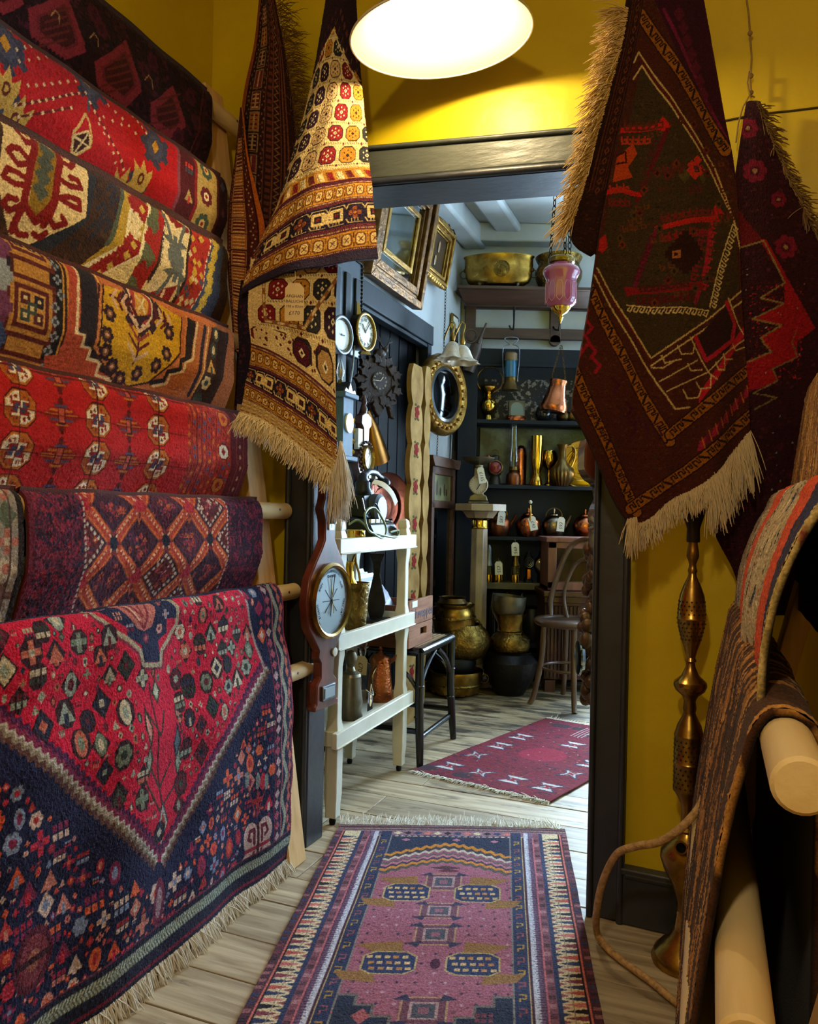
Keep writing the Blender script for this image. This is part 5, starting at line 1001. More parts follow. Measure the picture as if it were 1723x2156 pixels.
# ---- size ticket on the cream rug
def rag_tag(nm, label, px, py, Y, w, h, lines, cardm=None, rz=0, string_up=.03, sz=None, tilt=0, turn=False):
    o = P(px, py, Y); t = thing(nm, label, 'tag', o, rz); 
    t.rotation_euler = (0, radians(tilt), rz)
    b = MB(); b.prism([(-w / 2, -h), (w / 2, -h), (w / 2, -w * .28), (w * .26, 0), (-w * .26, 0), (-w / 2, -w * .28)], .0007, Matrix.Rotation(pi / 2, 4, 'X')); cd_ = b.obj('card', cardm or paper, t)
    MB().tube([(0, -.001, -.006), (0.001, -.002, string_up * .5), (0, 0, string_up)], .0006, 5).obj('string', string, t)
    for i, (tx, y, s_) in enumerate(lines): text('writing', tx, s_, ink, cd_, (0, -.0009, -y), (Matrix.Rotation(turn * pi / 2, 3, 'Y') if turn else Matrix.Identity(3)) @ Matrix.Rotation(pi / 2, 3, 'X'), ext=.0001, shear=.1)
    return t
tg = rag_tag('price_tag', 'manila price ticket dangling from the folded cream rug', 621, 596, 2.02, .049, .097, [('AFGHAN', .034, .011), ('BALUCHI', .047, .011), ('198 x 83cm', .060, .0095), ('£170', .077, .014)])
# ================================================================ rugs on the floor
def floor_rug(nm, label, cl, o, ex, ey, edge_lift=0, th=.006, m=WOOLF, wrinkle=.004):
    """cl in metres: X along ex, Y along ey from corner o"""
    o = np.array(o, float); ex = np.array(ex, float); ey = np.array(ey, float)
    Z = th + .002 + wrinkle * (np.sin(cl.Y * 21 + .8 * np.sin(cl.X * 5)) * .5 + .5) * (.4 + .6 * np.abs(np.sin(cl.X * 3))) ; Z = np.maximum(Z, th + .001)
    pts = o + ex * cl.X[..., None] + ey * cl.Y[..., None] + ZX * Z[..., None]
    t = thing(nm, label, 'rug', o); cl.abrash(.16); grid_obj('weave', pts - o, cl.c, m, t, th, nrm_flip=bool(np.cross(ex, ey)[2] < 0), back='#3a2a2a', jit=.0005); return t, pts
FL, FR, BL_, BR_ = F(716, 1742), F(1190, 1752), F(508, 2112), F(1286, 2150)
ex = (FR - FL); Wd = np.linalg.norm(ex); ex /= Wd; ey = ((BL_ - FL) / np.linalg.norm(BL_ - FL) + (BR_ - FR) / np.linalg.norm(BR_ - FR)); ey /= np.linalg.norm(ey); LY = 1.42
c = Cloth(0, 0, Wd, LY, .0022, '#5a3240', None); h = Wd
wn, dk2, nv2, pk, mv, cr2 = '#7c4450', '#231d26', '#2e3656', '#c46c66', '#7e4858', '#cdbb98'
y0f, y1f = .085, LY
B_ = .69
def side(x): return (x * B_, h - x * B_)
def band(a, b_, col): c.rect(a * B_, y0f - .03, b_ * B_, LY, col); c.rect(h - b_ * B_, y0f - .03, h - a * B_, LY, col)
c.rect(0, 0, h, .045, '#4c3038')
for i, y in enumerate((.008, .016, .024, .032, .04)): c.rect(0, y, h, y + .004, ['#8a6a68', '#2b2430', '#6c3a44', '#a08a7a', '#2b2430'][i])
c.rect(0, .045, h, .09, '#8a6470')
for i, x in enumerate(np.arange(.01, h, .032)): c.dia(x, .066, .014, .013, [nv2, pk, cr2, dk2][i % 4])
c.rect(0, .086, h, .092, '#c3b49a')
for x in np.arange(0, h, .02): c.poly([(x, .082), (x + .02, .082), (x + .01, .094)], nv2, raw=True)
band(0, .03, '#4c2c38')
for y in np.arange(.06, LY, .028):
    for xx in side(.012): c.rect(xx - .009, y, xx + .009, y + .012, random.choice([nv2, '#8a5a60', '#33242e', '#6c3844']))
for xx in side(.034): c.line([(xx, .05), (xx, LY)], .004, '#c4685c', raw=True)
band(.037, .044, dk2); band(.044, .116, cr2)
for i, y in enumerate(np.arange(.1, LY, .023)):
    for sgn, x0_ in ((1, .044 * B_), (-1, h - .044 * B_)):
        col = [nv2, pk, dk2, '#7c3a48', nv2, '#b0524c'][i % 6]; g = lambda u: x0_ + sgn * u * B_
        c.poly([(g(0), y - .009), (g(.03), y - .006), (g(.055), y - .002), (g(.068), y), (g(.055), y + .002), (g(.03), y + .006), (g(0), y + .009)], col, raw=True)
        c.poly([(g(.072), y + .005), (g(.048), y + .0115), (g(.072), y + .018)], [nv2, '#8a4a50'][i % 2], raw=True)
    for xx in side(.084): c.line([(xx, y - .01), (xx, y + .013)], .0022, '#8a7a6a', raw=True)
band(.116, .134, nv2); band(.134, .160, '#7a4a56')
for i, y in enumerate(np.arange(.1, LY, .034)):
    for xx in side(.147): c.rect(xx - .008, y, xx + .008, y + .016, ['#4a3038', '#a07078', '#5c3644'][i % 3])
for xx in side(.162): c.line([(xx, .09), (xx, LY)], .0045, '#b5646a', raw=True)
band(.165, .184, '#6a5a74'); band(.184, .204, '#bcbcc8')
for y in np.arange(.095, LY, .0095):
    for sgn, x0_ in ((1, .165 * B_), (-1, h - .165 * B_)): c.poly([(x0_, y), (x0_ + sgn * .030 * B_, y + .00475), (x0_, y + .0095)], '#54344c', raw=True)
for xx in side(.207): c.line([(xx, .09), (xx, LY)], .0035, dk2, raw=True)
for xx in side(.213): c.line([(xx, .09), (xx, LY)], .0025, '#b8a070', raw=True)
band(.216, .262, '#2a3150')
for i, y in enumerate(np.arange(.12, LY, .05)):
    for xx in side(.239): c.line([(xx - .007, y), (xx + .007, y), (xx + .007, y + .014), (xx - .005, y + .014), (xx - .005, y + .024)], .004, ['#a8823c', '#8a4a50'][i % 2], raw=True)
for xx in side(.265): c.line([(xx, .09), (xx, LY)], .0045, '#7a7470', raw=True)
fx0, fx1 = .27 * B_, h - .27 * B_; fm2 = (fx0 + fx1) / 2; hw = (fx1 - fx0) / 2
c.rect(fx0, .094, fx1, LY, '#96596a'); c.speck(1100, ['#a06478', '#84485c', '#aa6a7a', '#744458', '#a05a70'], .002, .005, (fx0, .1, fx1, LY))
for y in np.arange(.36, 1.1, .04):
    for x in np.arange(fx0 + .02, fx1, .035): c.dia(x + random.uniform(-.006, .006), y, .005, .006, random.choice(['#35304a', '#b08a98', '#4a3040']))
# arch of zigzags over the navy end
c.rect(fx0, .094, fx1, .30, '#272c44')
def arch(off, amp, col, w, n=26):
    p = []
    for i in range(n + 1):
        x = fx0 + (fx1 - fx0) * i / n; t_ = abs(x - fm2) / hw; p.append((x, off + .085 * t_ ** 1.4 + (amp if i % 2 else 0)))
    c.line(p, w, col, raw=True)
c.poly([(fx0, .40)] + [(fx0 + (fx1 - fx0) * i / 20, .265 + .09 * (abs(i - 10) / 10) ** 1.4) for i in range(21)] + [(fx1, .40)], '#96596a', raw=True)
for off, col in ((.135, '#c07a24'), (.158, '#3a3234'), (.172, '#b8a898'), (.188, '#8a4a60'), (.203, '#55504a'), (.216, '#b06a78'), (.230, '#3a2c44'), (.245, '#c07a24'), (.262, '#4a4640')): arch(off, .016, col, .0125)
for x, y in ((fm2 - .14, .115), (fm2 + .14, .12), (fm2 + .02, .112)): c.dia(x, y, .014, .01, '#a86a80')
# central pole of boxes and the four shrubs
for y in (.40, .56, .68, .98, 1.15):
    c.rect(fm2 - .05, y - .045, fm2 + .05, y + .045, '#a88a6a'); c.rect(fm2 - .046, y - .041, fm2 + .046, y + .041, '#6c4252'); c.rect(fm2 - .03, y - .028, fm2 + .03, y + .028, '#a88a8a'); c.rect(fm2 - .024, y - .022, fm2 + .024, y + .022, '#4c4c58'); c.rect(fm2 - .012, y - .010, fm2 + .012, y + .010, '#8c5a68')
    for sx_ in (-1, 1):
        for sy_ in (-1, 1): c.poly([(fm2 + sx_ * .03, y + sy_ * .03), (fm2 + sx_ * .07, y + sy_ * .036), (fm2 + sx_ * .04, y + sy_ * .055)], '#33304a', raw=True)
c.dia(fm2, .315, .05, .014, '#4a2834'); c.ell(fm2 + .01, .335, .03, .008, '#54242c'); c.ell(fm2 + .01, .80, .012, .022, '#4a2038')
for cy in (.46, .80):
    for s_ in (-1, 1):
        cx = fm2 + s_ * hw * .52; c.poly([(cx + s_ * .09, cy - .075), (cx - s_ * .02, cy - .09), (cx - s_ * .03, cy - .03), (cx + s_ * .03, cy - .035)], '#8a6438', raw=True)
        c.poly([(cx + s_ * .10, cy + .07), (cx + s_ * .02, cy + .085), (cx + s_ * .03, cy + .035), (cx + s_ * .12, cy + .035)], '#8a6438', raw=True)
        c.oct(cx, cy, .064, .048, '#b09a6a', .6); c.oct(cx, cy, .060, .044, '#2b3358', .6)
        for iy in range(-1, 2):
            for ix in range(-2, 3): c.rect(cx + ix * .021 - .007 + iy * .006, cy + iy * .024 - .006, cx + ix * .021 + .006 + iy * .006, cy + iy * .024 + .005, random.choice(['#c9a878', '#b07a4a', '#c9a878']))
# stepped navy foot
st_ = [(fx0, .93)]; 
for i in range(7): st_ += [(fx0 + .04 * i + (0 if i else 0), .93 + .035 * i), (fx0 + .04 * (i + 1), .93 + .035 * i)]
left = st_ + [(fm2, 1.18), (fm2, LY), (fx0, LY)]; c.poly(left, '#272c40', raw=True); c.poly([(2 * fm2 - x, y) for x, y in left], '#272c40', raw=True)
c.line(st_, .007, '#6a6460', raw=True); c.line([(2 * fm2 - x, y) for x, y in st_], .007, '#6a6460', raw=True)
for x, y in ((.06, 1.0), (.05, 1.08), (.12, 1.1)):
    for s_ in (-1, 1): c.motif(fm2 + s_ * (hw - x), y, .02, ['#b8a898', '#a0585c', '#6a3a48'])
for s_ in (-1, 1): c.oct(fm2 + s_ * hw * .5, 1.16, .06, .035, '#4a2c40'); c.line([(fm2 + s_ * hw * .5 - .03, 1.145), (fm2 + s_ * hw * .5 + .03, 1.175)], .012, '#b06a70', raw=True); c.line([(fm2 + s_ * hw * .5 + .03, 1.145), (fm2 + s_ * hw * .5 - .03, 1.175)], .012, '#c8b0a0', raw=True)
rn, pr_ = floor_rug('runner_rug', 'long faded mauve and navy runner lying through the doorway', c, FL, ex, ey, wrinkle=.006, th=.007)
oR = np.array(rn.location); e = pr_[0]
fringe('fringe', [e[i] - oR - ZX * .004 for i in range(0, len(e), 10)], [-ey + ZX * .06] * len(range(0, len(e), 10)), .05, mat('ivory_fringe', '#d8d2c2', .9, sheen=.3), rn, n=230, r=.0013, clump=4, spread=.22, droop=.12, seg=4)
a_, b_, t_ = F(870, 1625), F(1160, 1692), F(1150, 1515); ex2 = b_ - a_; W2 = np.linalg.norm(ex2); ex2 /= W2; ey2 = t_ - a_; L2 = np.linalg.norm(ey2); ey2 /= L2
c = Cloth(0, 0, W2, L2, .0035, '#6a1428'); c.speck(1200, ['#781630', '#58101f', '#681830', '#40162a'], .004, .012)
for k in range(10): c.ell(random.uniform(0, W2), random.choice([.06, .12, L2 - .1, L2 * .5]), .03, .035, '#35202c')
c.ell(W2 * .5, L2 * .46, .10, .1, '#841632')
for i in range(4):
    for j, y in enumerate((.16, .30)[:2] if False else (.14,)): pass
cells = [(W2 * (.14 + .24 * i), L2 * (.12 + .0 * i)) for i in range(4)] + [(W2 * .14, L2 * f) for f in (.3, .47, .64)] + [(W2 * .86, L2 * f) for f in (.3, .46)] + [(W2 * .55, L2 * .66), (W2 * .8, L2 * .62)]
for i, (x, y) in enumerate(cells):
    for _ in range(26): c.dia(x + random.gauss(0, .05), y + random.gauss(0, .05), .006, .006, random.choice(['#8a4a1c', '#6c2a1a', '#20202c']))
    p = [(x - .05, y - .045), (x + .05, y - .045), (x + .012, y), (x + .05, y + .045), (x - .05, y + .045), (x - .012, y)]
    if i % 3 == 1: p = [(x - .045, y - .05), (x, y - .015), (x + .045, y - .05), (x + .02, y), (x + .045, y + .05), (x, y + .015), (x - .045, y + .05), (x - .02, y)]
    c.poly(p, '#b9b4b4', raw=True); c.line(p, .006, '#33344a', True, raw=True); c.poly([(x + (a - x) * .5, y + (b - y) * .5) for a, b in p], '#7a1628', raw=True)
c.poly([(W2 * .5, L2 * .8), (W2, L2 * .8), (W2, L2 * .93), (W2 * .5, L2 * .93)], '#2c1a20', raw=True)
for _ in range(260): c.dia(random.uniform(W2 * .5, W2), random.uniform(L2 * .8, L2 * .93), .007, .008, random.choice(['#b8946a', '#8a5a3a', '#a08a7a']))
for k in range(4): c.line([(W2 * (.42 + .03 * k), L2 * .78), (W2 * (.42 + .03 * k), L2 * .95)], .004, '#b0a8a8', raw=True)
for _ in range(120): c.dia(random.uniform(0, W2), random.uniform(L2 * .2, L2), .004, .004, random.choice(['#8a4a50', '#b0a0a0', '#20202c']))
r2, p2 = floor_rug('crimson_floor_rug', 'small crimson rug with white bow shaped motifs on the boards beyond the doorway', c, a_, ex2, ey2, wrinkle=.003, m=WOOL)
o2 = np.array(r2.location)
for e, d in ((p2[0], -ey2), (p2[-1], ey2)): fringe('fringe', [e[i] - o2 - ZX * .003 for i in range(0, len(e), 8)], [d] * len(range(0, len(e), 8)), .028, MATS['ivory_fringe'], r2, n=120, r=.0014, clump=3, spread=.25, droop=.1, seg=3)
# ================================================================ right rack, close to the camera
Q0 = np.array([.355, .72, 0]); KR = .3
def rr(b, s, z): return Q0 + BX * b + AX * s + ZX * z
rb = lambda z: (KR if z > .833 else .17) * (z - .833)
RZ = [.39, .613, .833, 1.08, 1.33, 1.58]
rack2 = thing('rug_rack', 'pine pole rack close by at the right edge, leaning on the right wall', 'rack', rr(rb(0), 0, 0), RA); lo = lambda b, s, z: (b - rb(0), s, z)
for s in (-.06, 1.04):
    b = MB(); zt_ = 1.68; b.hexa([lo(rb(0) + .026, s, 0), lo(rb(0) + .07, s, 0), lo(rb(0) + .07, s + .09, 0), lo(rb(0) + .026, s + .09, 0)], [lo(rb(zt_) + .026, s, zt_), lo(rb(zt_) + .07, s, zt_), lo(rb(zt_) + .07, s + .09, zt_), lo(rb(zt_) + .026, s + .09, zt_)])
    sbd = b.obj('side_board', pine, rack2, bev=.003)
pl = MB(); pl.box(lo(rb(.05) + .0245, 1.085, .06), (.003, .06, .09)); pl.obj('metal_plate', steel, sbd)
for z in RZ:
    p = MB(); n0 = -.085 if z < 1.5 else -.05; p.tube([lo(rb(z), n0, z), lo(rb(z), n0 + .004, z), lo(rb(z), 1.26, z), lo(rb(z), 1.27, z)], [.021, .0245, .0245, .018], 24); p.obj('pole', pinepole, rack2)
def rdrape(z, cl, zb, label, m=WOOL, out=.0, back='#120c0a', zr=.3, flare=0, slope=.2, name='draped_rug', drop_n=0):  # near-black back colour paints in the shade of the cavity behind
    r = .034; b0 = rb(z); pr = [(-.06 - zr, b0 + r, z - zr), (-.06, b0 + r, z)] + [(-.055 + .05 * i / 6, b0 + r * cos(pi * i / 8), z + r * sin(pi * i / 8)) for i in range(1, 6)] + [(.004, b0 - r * .6, z + r * .8), (.016, b0 - r * .88, z + r * .42), (r, b0 - r, z)]
    for f in np.linspace(.15, 1, 7): zz = z - (z - zb) * f; pr.append((r + z - zz, b0 - slope * (z - zz) - r - .004 - flare * sin(pi * f), zz))
    pa = np.array(pr); Z = np.interp(cl.Y[:, 0], pa[:, 0], pa[:, 2]); B = np.interp(cl.Y[:, 0], pa[:, 0], pa[:, 1]); ker = np.ones(7) / 7; fz = lambda a: np.convolve(np.pad(a, 3, 'edge'), ker, 'valid'); Z, B = fz(Z), fz(B)
    tt = np.clip(cl.Y, 0, None); Bm = np.repeat(B[:, None], cl.w, 1) - .005 * (np.sin(cl.X * 11 + 3 * tt) + .6 * np.sin(cl.X * 26 - 4 * tt)) * np.clip(tt / .1, .2, 1); Zm = np.repeat(Z[:, None], cl.w, 1) + .0015 * np.sin(cl.X * 33)
    pts = Q0 + BX * Bm[..., None] + AX * cl.X[..., None] + ZX * Zm[..., None]; t = thing(name, label, 'rug', rr(b0, .1, z)); o = np.array(t.location); cl.abrash(.2)
    grid_obj('pile', pts - o, cl.c, m, t, .008, back=back); return t, pts
def streaks(c, n, cols, L, w):
    for _ in range(n):
        x, y = random.uniform(c.x0, c.x1), random.uniform(c.y0, c.y1); l = random.uniform(.3, 1) * L; k = random.choice(cols); dx = random.gauss(0, .008); c.line([(x, y), (x + dx, y + l), (x + dx * .5, y + l * 1.6)], random.uniform(.4, 1) * w, k, raw=True)
c = Cloth(.05, -.79, 1.17, .83, .0026, '#4a2c18'); streaks(c, 1100, ['#b8803e', '#2a1814', '#8c5c2c', '#331c1c', '#c08a44', '#4c2e1a', '#a06c30'], .09, .017)
rdrape(.833, c, .05, 'brown and tan streaky woven rug over the near pole on the right', slope=.10, flare=.012, zr=.72)  # rear flap made long to close the cavity and keep it dark
c = Cloth(.12, -.3, 1.14, .36, .0026, '#6a5a54'); fR = lambda px, py: float(np.dot(hit(px, py, Q0 + BX * (rb(1.08) - .05), BX) - Q0, AX))
def zone(s0, s1, base, cols, n, w=.007):
    c.rect(s0, -9, s1, 9, base)
    for _ in range(n): x, y = random.uniform(s0, s1), random.uniform(c.y0, c.y1); l = random.uniform(.01, .03); c.line([(x, y), (x + random.gauss(0, .004), y + l)], w * random.uniform(.4, 1), random.choice(cols), raw=True)
edges = [fR(x, 1113) for x in (1588, 1606, 1622, 1652, 1680, 1700, 1715)]
e0, e1, e2, e3, e4, e5, e6 = edges
ik = ['#e0cda4', '#262c5c', '#6a4a3c', '#e0cda4', '#a8502e', '#2a2432', '#d8c498']
zone(.0, e6, '#4a3430', ['#5c4038', '#3a2c30', '#c0a878', '#2a2c50'], 700); zone(e6 - .05, e5, '#c4a868', ['#c8ac74', '#8a4a34', '#4a3a34'], 160); zone(e5, e4, '#2c2c50', ['#4a3434', '#5c3c38', '#23264a'], 150); zone(e4, e3, '#d8502a', ['#cf4820', '#e05a34'], 160); zone(e3, e2, '#b8a480', ik, 420); zone(e2, e1, '#d05030', ['#d8583c', '#c8482a'], 120); zone(e1, 1.3, '#a8967a', ik, 500)
for k in range(1, 6): x = e6 - .09 * k; zone(x - .03, x, ['#b5462a', '#2c2c50', '#8c6a44'][k % 3], ['#4a3430', '#c0a878'] if k % 3 else ['#b04024'], 60)
rdrape(1.08, c, .82, 'striped rug in orange, cream and navy bands on the right rack', flare=.02, zr=.22, m=WOOLF)
c = Cloth(.10, -.3, 1.12, .32, .0028, '#946838'); streaks(c, 1500, ['#c0904c', '#5c3c24', '#a07038', '#6c4628', '#cfa058'], .06, .008)
rdrape(1.33, c, 1.06, 'tan streaky rug over the upper pole at the right edge', zr=.15, slope=.1)
# ================================================================ things of the far room
W3 = Matrix((tuple(AX), tuple(ZX), tuple(BX))).transposed()            # on the side wall: x along it, y up, z out of it
F3 = Matrix(((1, 0, 0), (0, 0, -1), (0, 1, 0)))                         # on the back wall, facing the camera
def up4(M3): return M3.to_4x4()
def sc_(Y): return Y / FPX
def org(px, py, Y, z=None):
    o = P(px, py, Y)
    if z is not None: o[2] = z
    return o
def prof(Y, pr, y0=None):
    k = sc_(Y); y0 = pr[0][1] if y0 is None else y0; return [(max(r, .02) * k, (y0 - y) * k) for r, y in pr]
def turned(nm, label, cat, m, px, Y, pr, z=None, part='body', open_=False, n=28, group=None, fn=None, sx=1, sy=1, rz=0):
    t = thing(nm, label, cat, org(px, pr[0][1], Y, z), rz, group); q = prof(Y, pr); b = MB()
    if open_: b.vessel(q, .004, n, fn=fn, sx=sx, sy=sy)
    else: b.lathe([(.0004, q[0][1])] + q + [(.0004, q[-1][1])], n, fn=fn, sx=sx, sy=sy)
    b.obj(part, m, t); return t
def add(nm, m, t, px0, y0, Y, pr, open_=False, n=24, fn=None, dx=0, dy=0):
    q = prof(Y, pr, y0); b = MB(); M = Matrix.Translation((dx * sc_(Y), dy, 0))
    if open_: b.vessel(q, .003, n, M, fn=fn)
    else: b.lathe([(.0004, q[0][1])] + q + [(.0004, q[-1][1])], n, M, fn=fn)
    return b.obj(nm, m, t)
def handle(nm, m, t, Y, px0, y0, pts, r, dy=0, n=8):
    k = sc_(Y); P_ = spl([((x - px0) * k, dy, (y0 - y) * k) for x, y in pts], max(12, 4 * len(pts))); return MB().tube(P_, r * k, n).obj(nm, m, t)
def ptag(label, px, py, Y, txt, w=15, h=30, m=None, off=0, parent=None, tilt=0, sz=None, sup=.02, turn=1):
    k = sc_(Y); return rag_tag('price_tag', label, px, py, Y - .0, w * k, h * k, ([(txt, h * k * .58, (sz or w * .62) * k)] if txt else []), m or paperw, 0, sup, tilt=tilt, turn=turn)
# ---- shelving on the back wall
YS = 4.98; zs = {i: float(P(1090, y, YS)[2]) for i, y in ((1, 884), (2, 1021), (3, 1130), (4, 1228), (0, 772))}
xl, xr2 = float(P(962, 1000, YS)[0]), 1.24; zb0 = float(P(1100, 735, YS)[2])
sh = thing('shelving_unit', 'dark blue black built-in shelves of copper and brass ware on the end wall', 'shelves', (xl, YS, 0)); wS = xr2 - xl
MB().box((.06, .1, zb0 / 2), (.12, .2, zb0)).obj('side_post', bluep, sh, bev=.004); MB().box((wS, .1, zb0 / 2), (.04, .2, zb0)).obj('side_post', bluep, sh)
MB().box((wS / 2, .2, zb0 / 2), (wS, .02, zb0)).obj('back_panel', mat('navy_panel', '#0b1018', .7, col2='#080b11', scale=5), sh)
b = MB(); b.box((wS / 2, .02, zb0 - .05), (wS + .02, .05, .10)); b.box((wS / 2, .0, zb0 - .105), (wS + .02, .03, .02)); b.obj('top_rail', bluep, sh, bev=.004)
for i in (1, 2, 3): MB().box((.12 + (wS - .12) / 2, .1, zs[i] - .0125), (wS - .12, .2, .025)).obj('shelf', bluep, sh, bev=.003)
MB().box((.12 + (wS - .12) / 2, .1, zs[4] - .02), (wS - .12, .2, .04)).obj('shelf', mat('greenish_board', '#5a5238', .6, col2='#3f3a2a', scale=6), sh, bev=.003)
MB().box((wS / 2, .1, .06), (wS, .2, .12)).obj('plinth', bluep, sh)
MB().box((.15 + (wS - .15) / 2, .186, (zs[1] + zs[2]) / 2 - .01), (wS - .17, .012, zs[1] - zs[2] - .05)).obj('mirror_panel', mat('foxed_mirror', '#44505c', .3, .3, col2='#26292c', scale=9, bump=.2, bscale=60, lo=.42, hi=.62), sh)
MB().box((.16 + (wS - .16) / 2, .186, (zs[0] + zs[1]) / 2 - .02), (wS - .2, .012, zs[0] - zs[1] - .06)).obj('foxed_panel', mat('speckled_panel', '#0b0b0c', .6, col2='#7a7268', scale=42, detail=2, lo=.52, hi=.6), sh)
# ---- hat and coat shelf above it
YP = 5.19; zc = float(P(1100, 606, 4.98)[2]); x0p = float(P(978, 640, 5.16)[0])
cs = thing('coat_shelf', 'brown wooden hat shelf with peg rails high on the end wall', 'shelf', (x0p, YP, zc)); wC = 1.35 - x0p
b = MB(); b.hexa([(-.06, -.25, 0), (wC, -.25, 0), (wC, -.01, 0), (-.06, -.01, 0)], [(-.06, -.25, -.02), (wC, -.25, -.02), (wC, -.01, -.02), (-.06, -.01, -.02)]); b.hexa([(-.05, -.23, -.02), (wC, -.23, -.02), (wC, -.21, -.02), (-.05, -.21, -.02)], [(.0, -.14, -.095), (wC, -.14, -.095), (wC, -.1, -.095), (0, -.1, -.095)]); b.obj('top_board', oakb, cs, bev=.003)
zr_ = lambda y: float(P(1100, y, YP)[2]) - zc
for a, b_ in ((636, 654), (694, 716)): MB().box((wC / 2, -.02, (zr_(a) + zr_(b_)) / 2), (wC, .035, zr_(a) - zr_(b_))).obj('rail', oakb, cs, bev=.003)
for px in (990, 1168): x_ = float(P(px, 680, YP)[0]) - x0p; MB().box((x_, -.022, (zr_(640) + zr_(728)) / 2), (.07, .04, zr_(640) - zr_(718))).obj('upright', oakb, cs, bev=.003)
x_ = float(P(1168, 680, YP)[0]) - x0p; MB().lathe([(.034, 0), (.034, .04)], 20, Matrix.Translation((x_, -.042, zr_(718))) @ Matrix.Rotation(-pi / 2, 4, 'X')).obj('end_boss', oakb, cs)
for px in (1075, 1168): x_ = float(P(px, 700, 5.1)[0]) - x0p; MB().tube([(x_, -.04, zr_(690)), (x_, -.10, zr_(700)), (x_, -.24, zr_(712)), (x_, -.26, zr_(700)), (x_, -.255, zr_(668))], [.006, .006, .006, .005, .008], 8).obj('hat_hook', iron, cs)
# brass planters on top
Yp = 5.03; t = turned('oval_planter', 'long oval brass planter with round medallion on the high shelf', 'planter', brass, 1050, Yp, [(52, 592), (62, 586), (67, 575), (69, 550), (69, 536), (72, 533), (72, 531)], zc + .022, open_=True, n=48, sy=.42, rz=radians(-7), fn=lambda a, z: 1 + .035 * cos(4 * a))
k = sc_(Yp); b = MB(); b.lathe([(.0005, .004), (15 * k, .004), (17 * k, 0)], 28, Matrix.Translation((6 * k, -.093, 28 * k)) @ Matrix.Rotation(pi / 2, 4, 'X')); b.torus((6 * k, -.095, 28 * k), 16 * k, .004, 28, 6, Matrix.Rotation(pi / 2, 3, 'X')); b.torus((7 * k, -.098, 29 * k), 7 * k, .003, 16, 5, Matrix.Rotation(pi / 2, 3, 'X'), a0=0, a1=4.5); b.obj('medallion', brassh, t)
for s_ in (-1, 1): b = MB(); b.sph((s_ * .212, 0, .10), .014, 8); b.torus((s_ * .222, 0, .075), .024, .003, 18, 6, Matrix.Rotation(pi / 2, 3, 'X')); b.obj('ring_handle', brassd, t)
for x in (-.12, .12):
    for y in (-.05, .05): MB().lathe([(.011, -.022), (.008, -.012), (.013, .0), (.008, .008)], 12, Matrix.Translation((x, y, 0))).obj('foot', pewter, t)
t = turned('cachepot', 'round brass cachepot beside the oval planter on the high shelf', 'pot', brassh, 1176, 5.03, [(34, 600), (40, 597), (42, 588), (48, 575), (49, 562), (44, 552), (42, 545), (47, 536), (49, 531)], zc, open_=True, n=36)
# ---- brass rod under the cornice, hooks
rod = thing('picture_rod', 'dark iron hanging rod high along the white side wall', 'rod', fl_hit(940, 462, .05)); o_ = np.array(rod.location)
a_, b_ = fl_hit(898, 418, .05), fl_hit(973, 494, .05); MB().tube([a_ - o_, b_ - o_], .011, 10).obj('rod', iron, rod)
for px, py in ((905, 436), (945, 470), (955, 484)): q = fl_hit(px, py, .05) - o_; MB().tube([q + BX * -.045, q, q + BX * .012 - ZX * .03, q - BX * .005 - ZX * .045], .004, 6).obj('hook', iron, rod)
def chain(nm, label, p, q, r=.006, parent=None, m=iron, part=None):
    p, q = np.array(p), np.array(q); L = np.linalg.norm(q - p); n = int(max(4, L / (r * 2.6))); d = (q - p) / L; b = MB()
    h = Vector(d).orthogonal().normalized()
    for i in range(n):
        c_ = Vector(d * L * (i + .5) / n) + (Vector(p) if parent is not None else Vector((0, 0, 0))); w = h if i % 2 else Vector(d).cross(h); M3 = Matrix((Vector(d), w, Vector(d).cross(w))).transposed(); b.torus(c_, r, r * .28, 10, 4, M3, sx=1.5, sy=.8)
    if parent is not None: return b.obj(part or 'chain', m, parent)
    t = thing(nm, label, 'chain', p); b.obj('links', m, t); return t
p1 = fl_hit(942, 500, .06); p2 = fl_hit(935, 735, .06); chain('hanging_chain', 'fine iron chain running from the rod down to the round mirror', p1 + ZX * .02, p2, .007)
# ---- big gilt overmantel mirror and small gilt picture, both tipped forward
def tipframe(nm, label, cat, bl, br, tr, off, wid, dep, m, mg, inner=None, gm=None, parts=('frame', 'glass'), crest=0):
    A_, B_ = fl_hit(*bl, off), fl_hit(*br, off); A_[2] = B_[2]; C_ = hit(*tr, B_, AX)
    e1 = (B_ - A_); w = np.linalg.norm(e1); e1 /= w; e2 = C_ - B_; h = np.linalg.norm(e2); e2 /= h; n_ = np.cross(e1, e2); M3 = Matrix((tuple(e1), tuple(e2), tuple(n_))).transposed()
    t = thing(nm, label, cat, A_, M3=M3); b = MB()
    steps = [(0, .004, .0), (.0, wid * .35, dep), (wid * .3, wid * .6, dep * .62), (wid * .55, wid * .9, dep * .8), (wid * .85, wid, dep * .5)]
    for a0, a1, d in steps[1:]:
        o4 = [(a0, a0), (w - a0, a0), (w - a0, h - a0), (a0, h - a0)]; i4 = [(a1, a1), (w - a1, a1), (w - a1, h - a1), (a1, h - a1)]
        for i in range(4):
            j = (i + 1) % 4; q = [o4[i], o4[j], i4[j], i4[i]]; b.hexa([(x, y, 0) for x, y in q], [(x, y, d) for x, y in q])
    fo = b.obj(parts[0], m, t, bev=.004)
    MB().box((w / 2, h / 2, dep * .25), (w - wid * 1.7, h - wid * 1.7, .006)).obj(parts[1], mg, t)
    return t, w, h, fo
t, w, h, fo = tipframe('gilt_mirror', 'large old mirror in a worn gilt frame tipped forward above the dark door', 'mirror', (757, 590), (868, 652), (908, 415), .03, .11, .06, giltd, mirror)
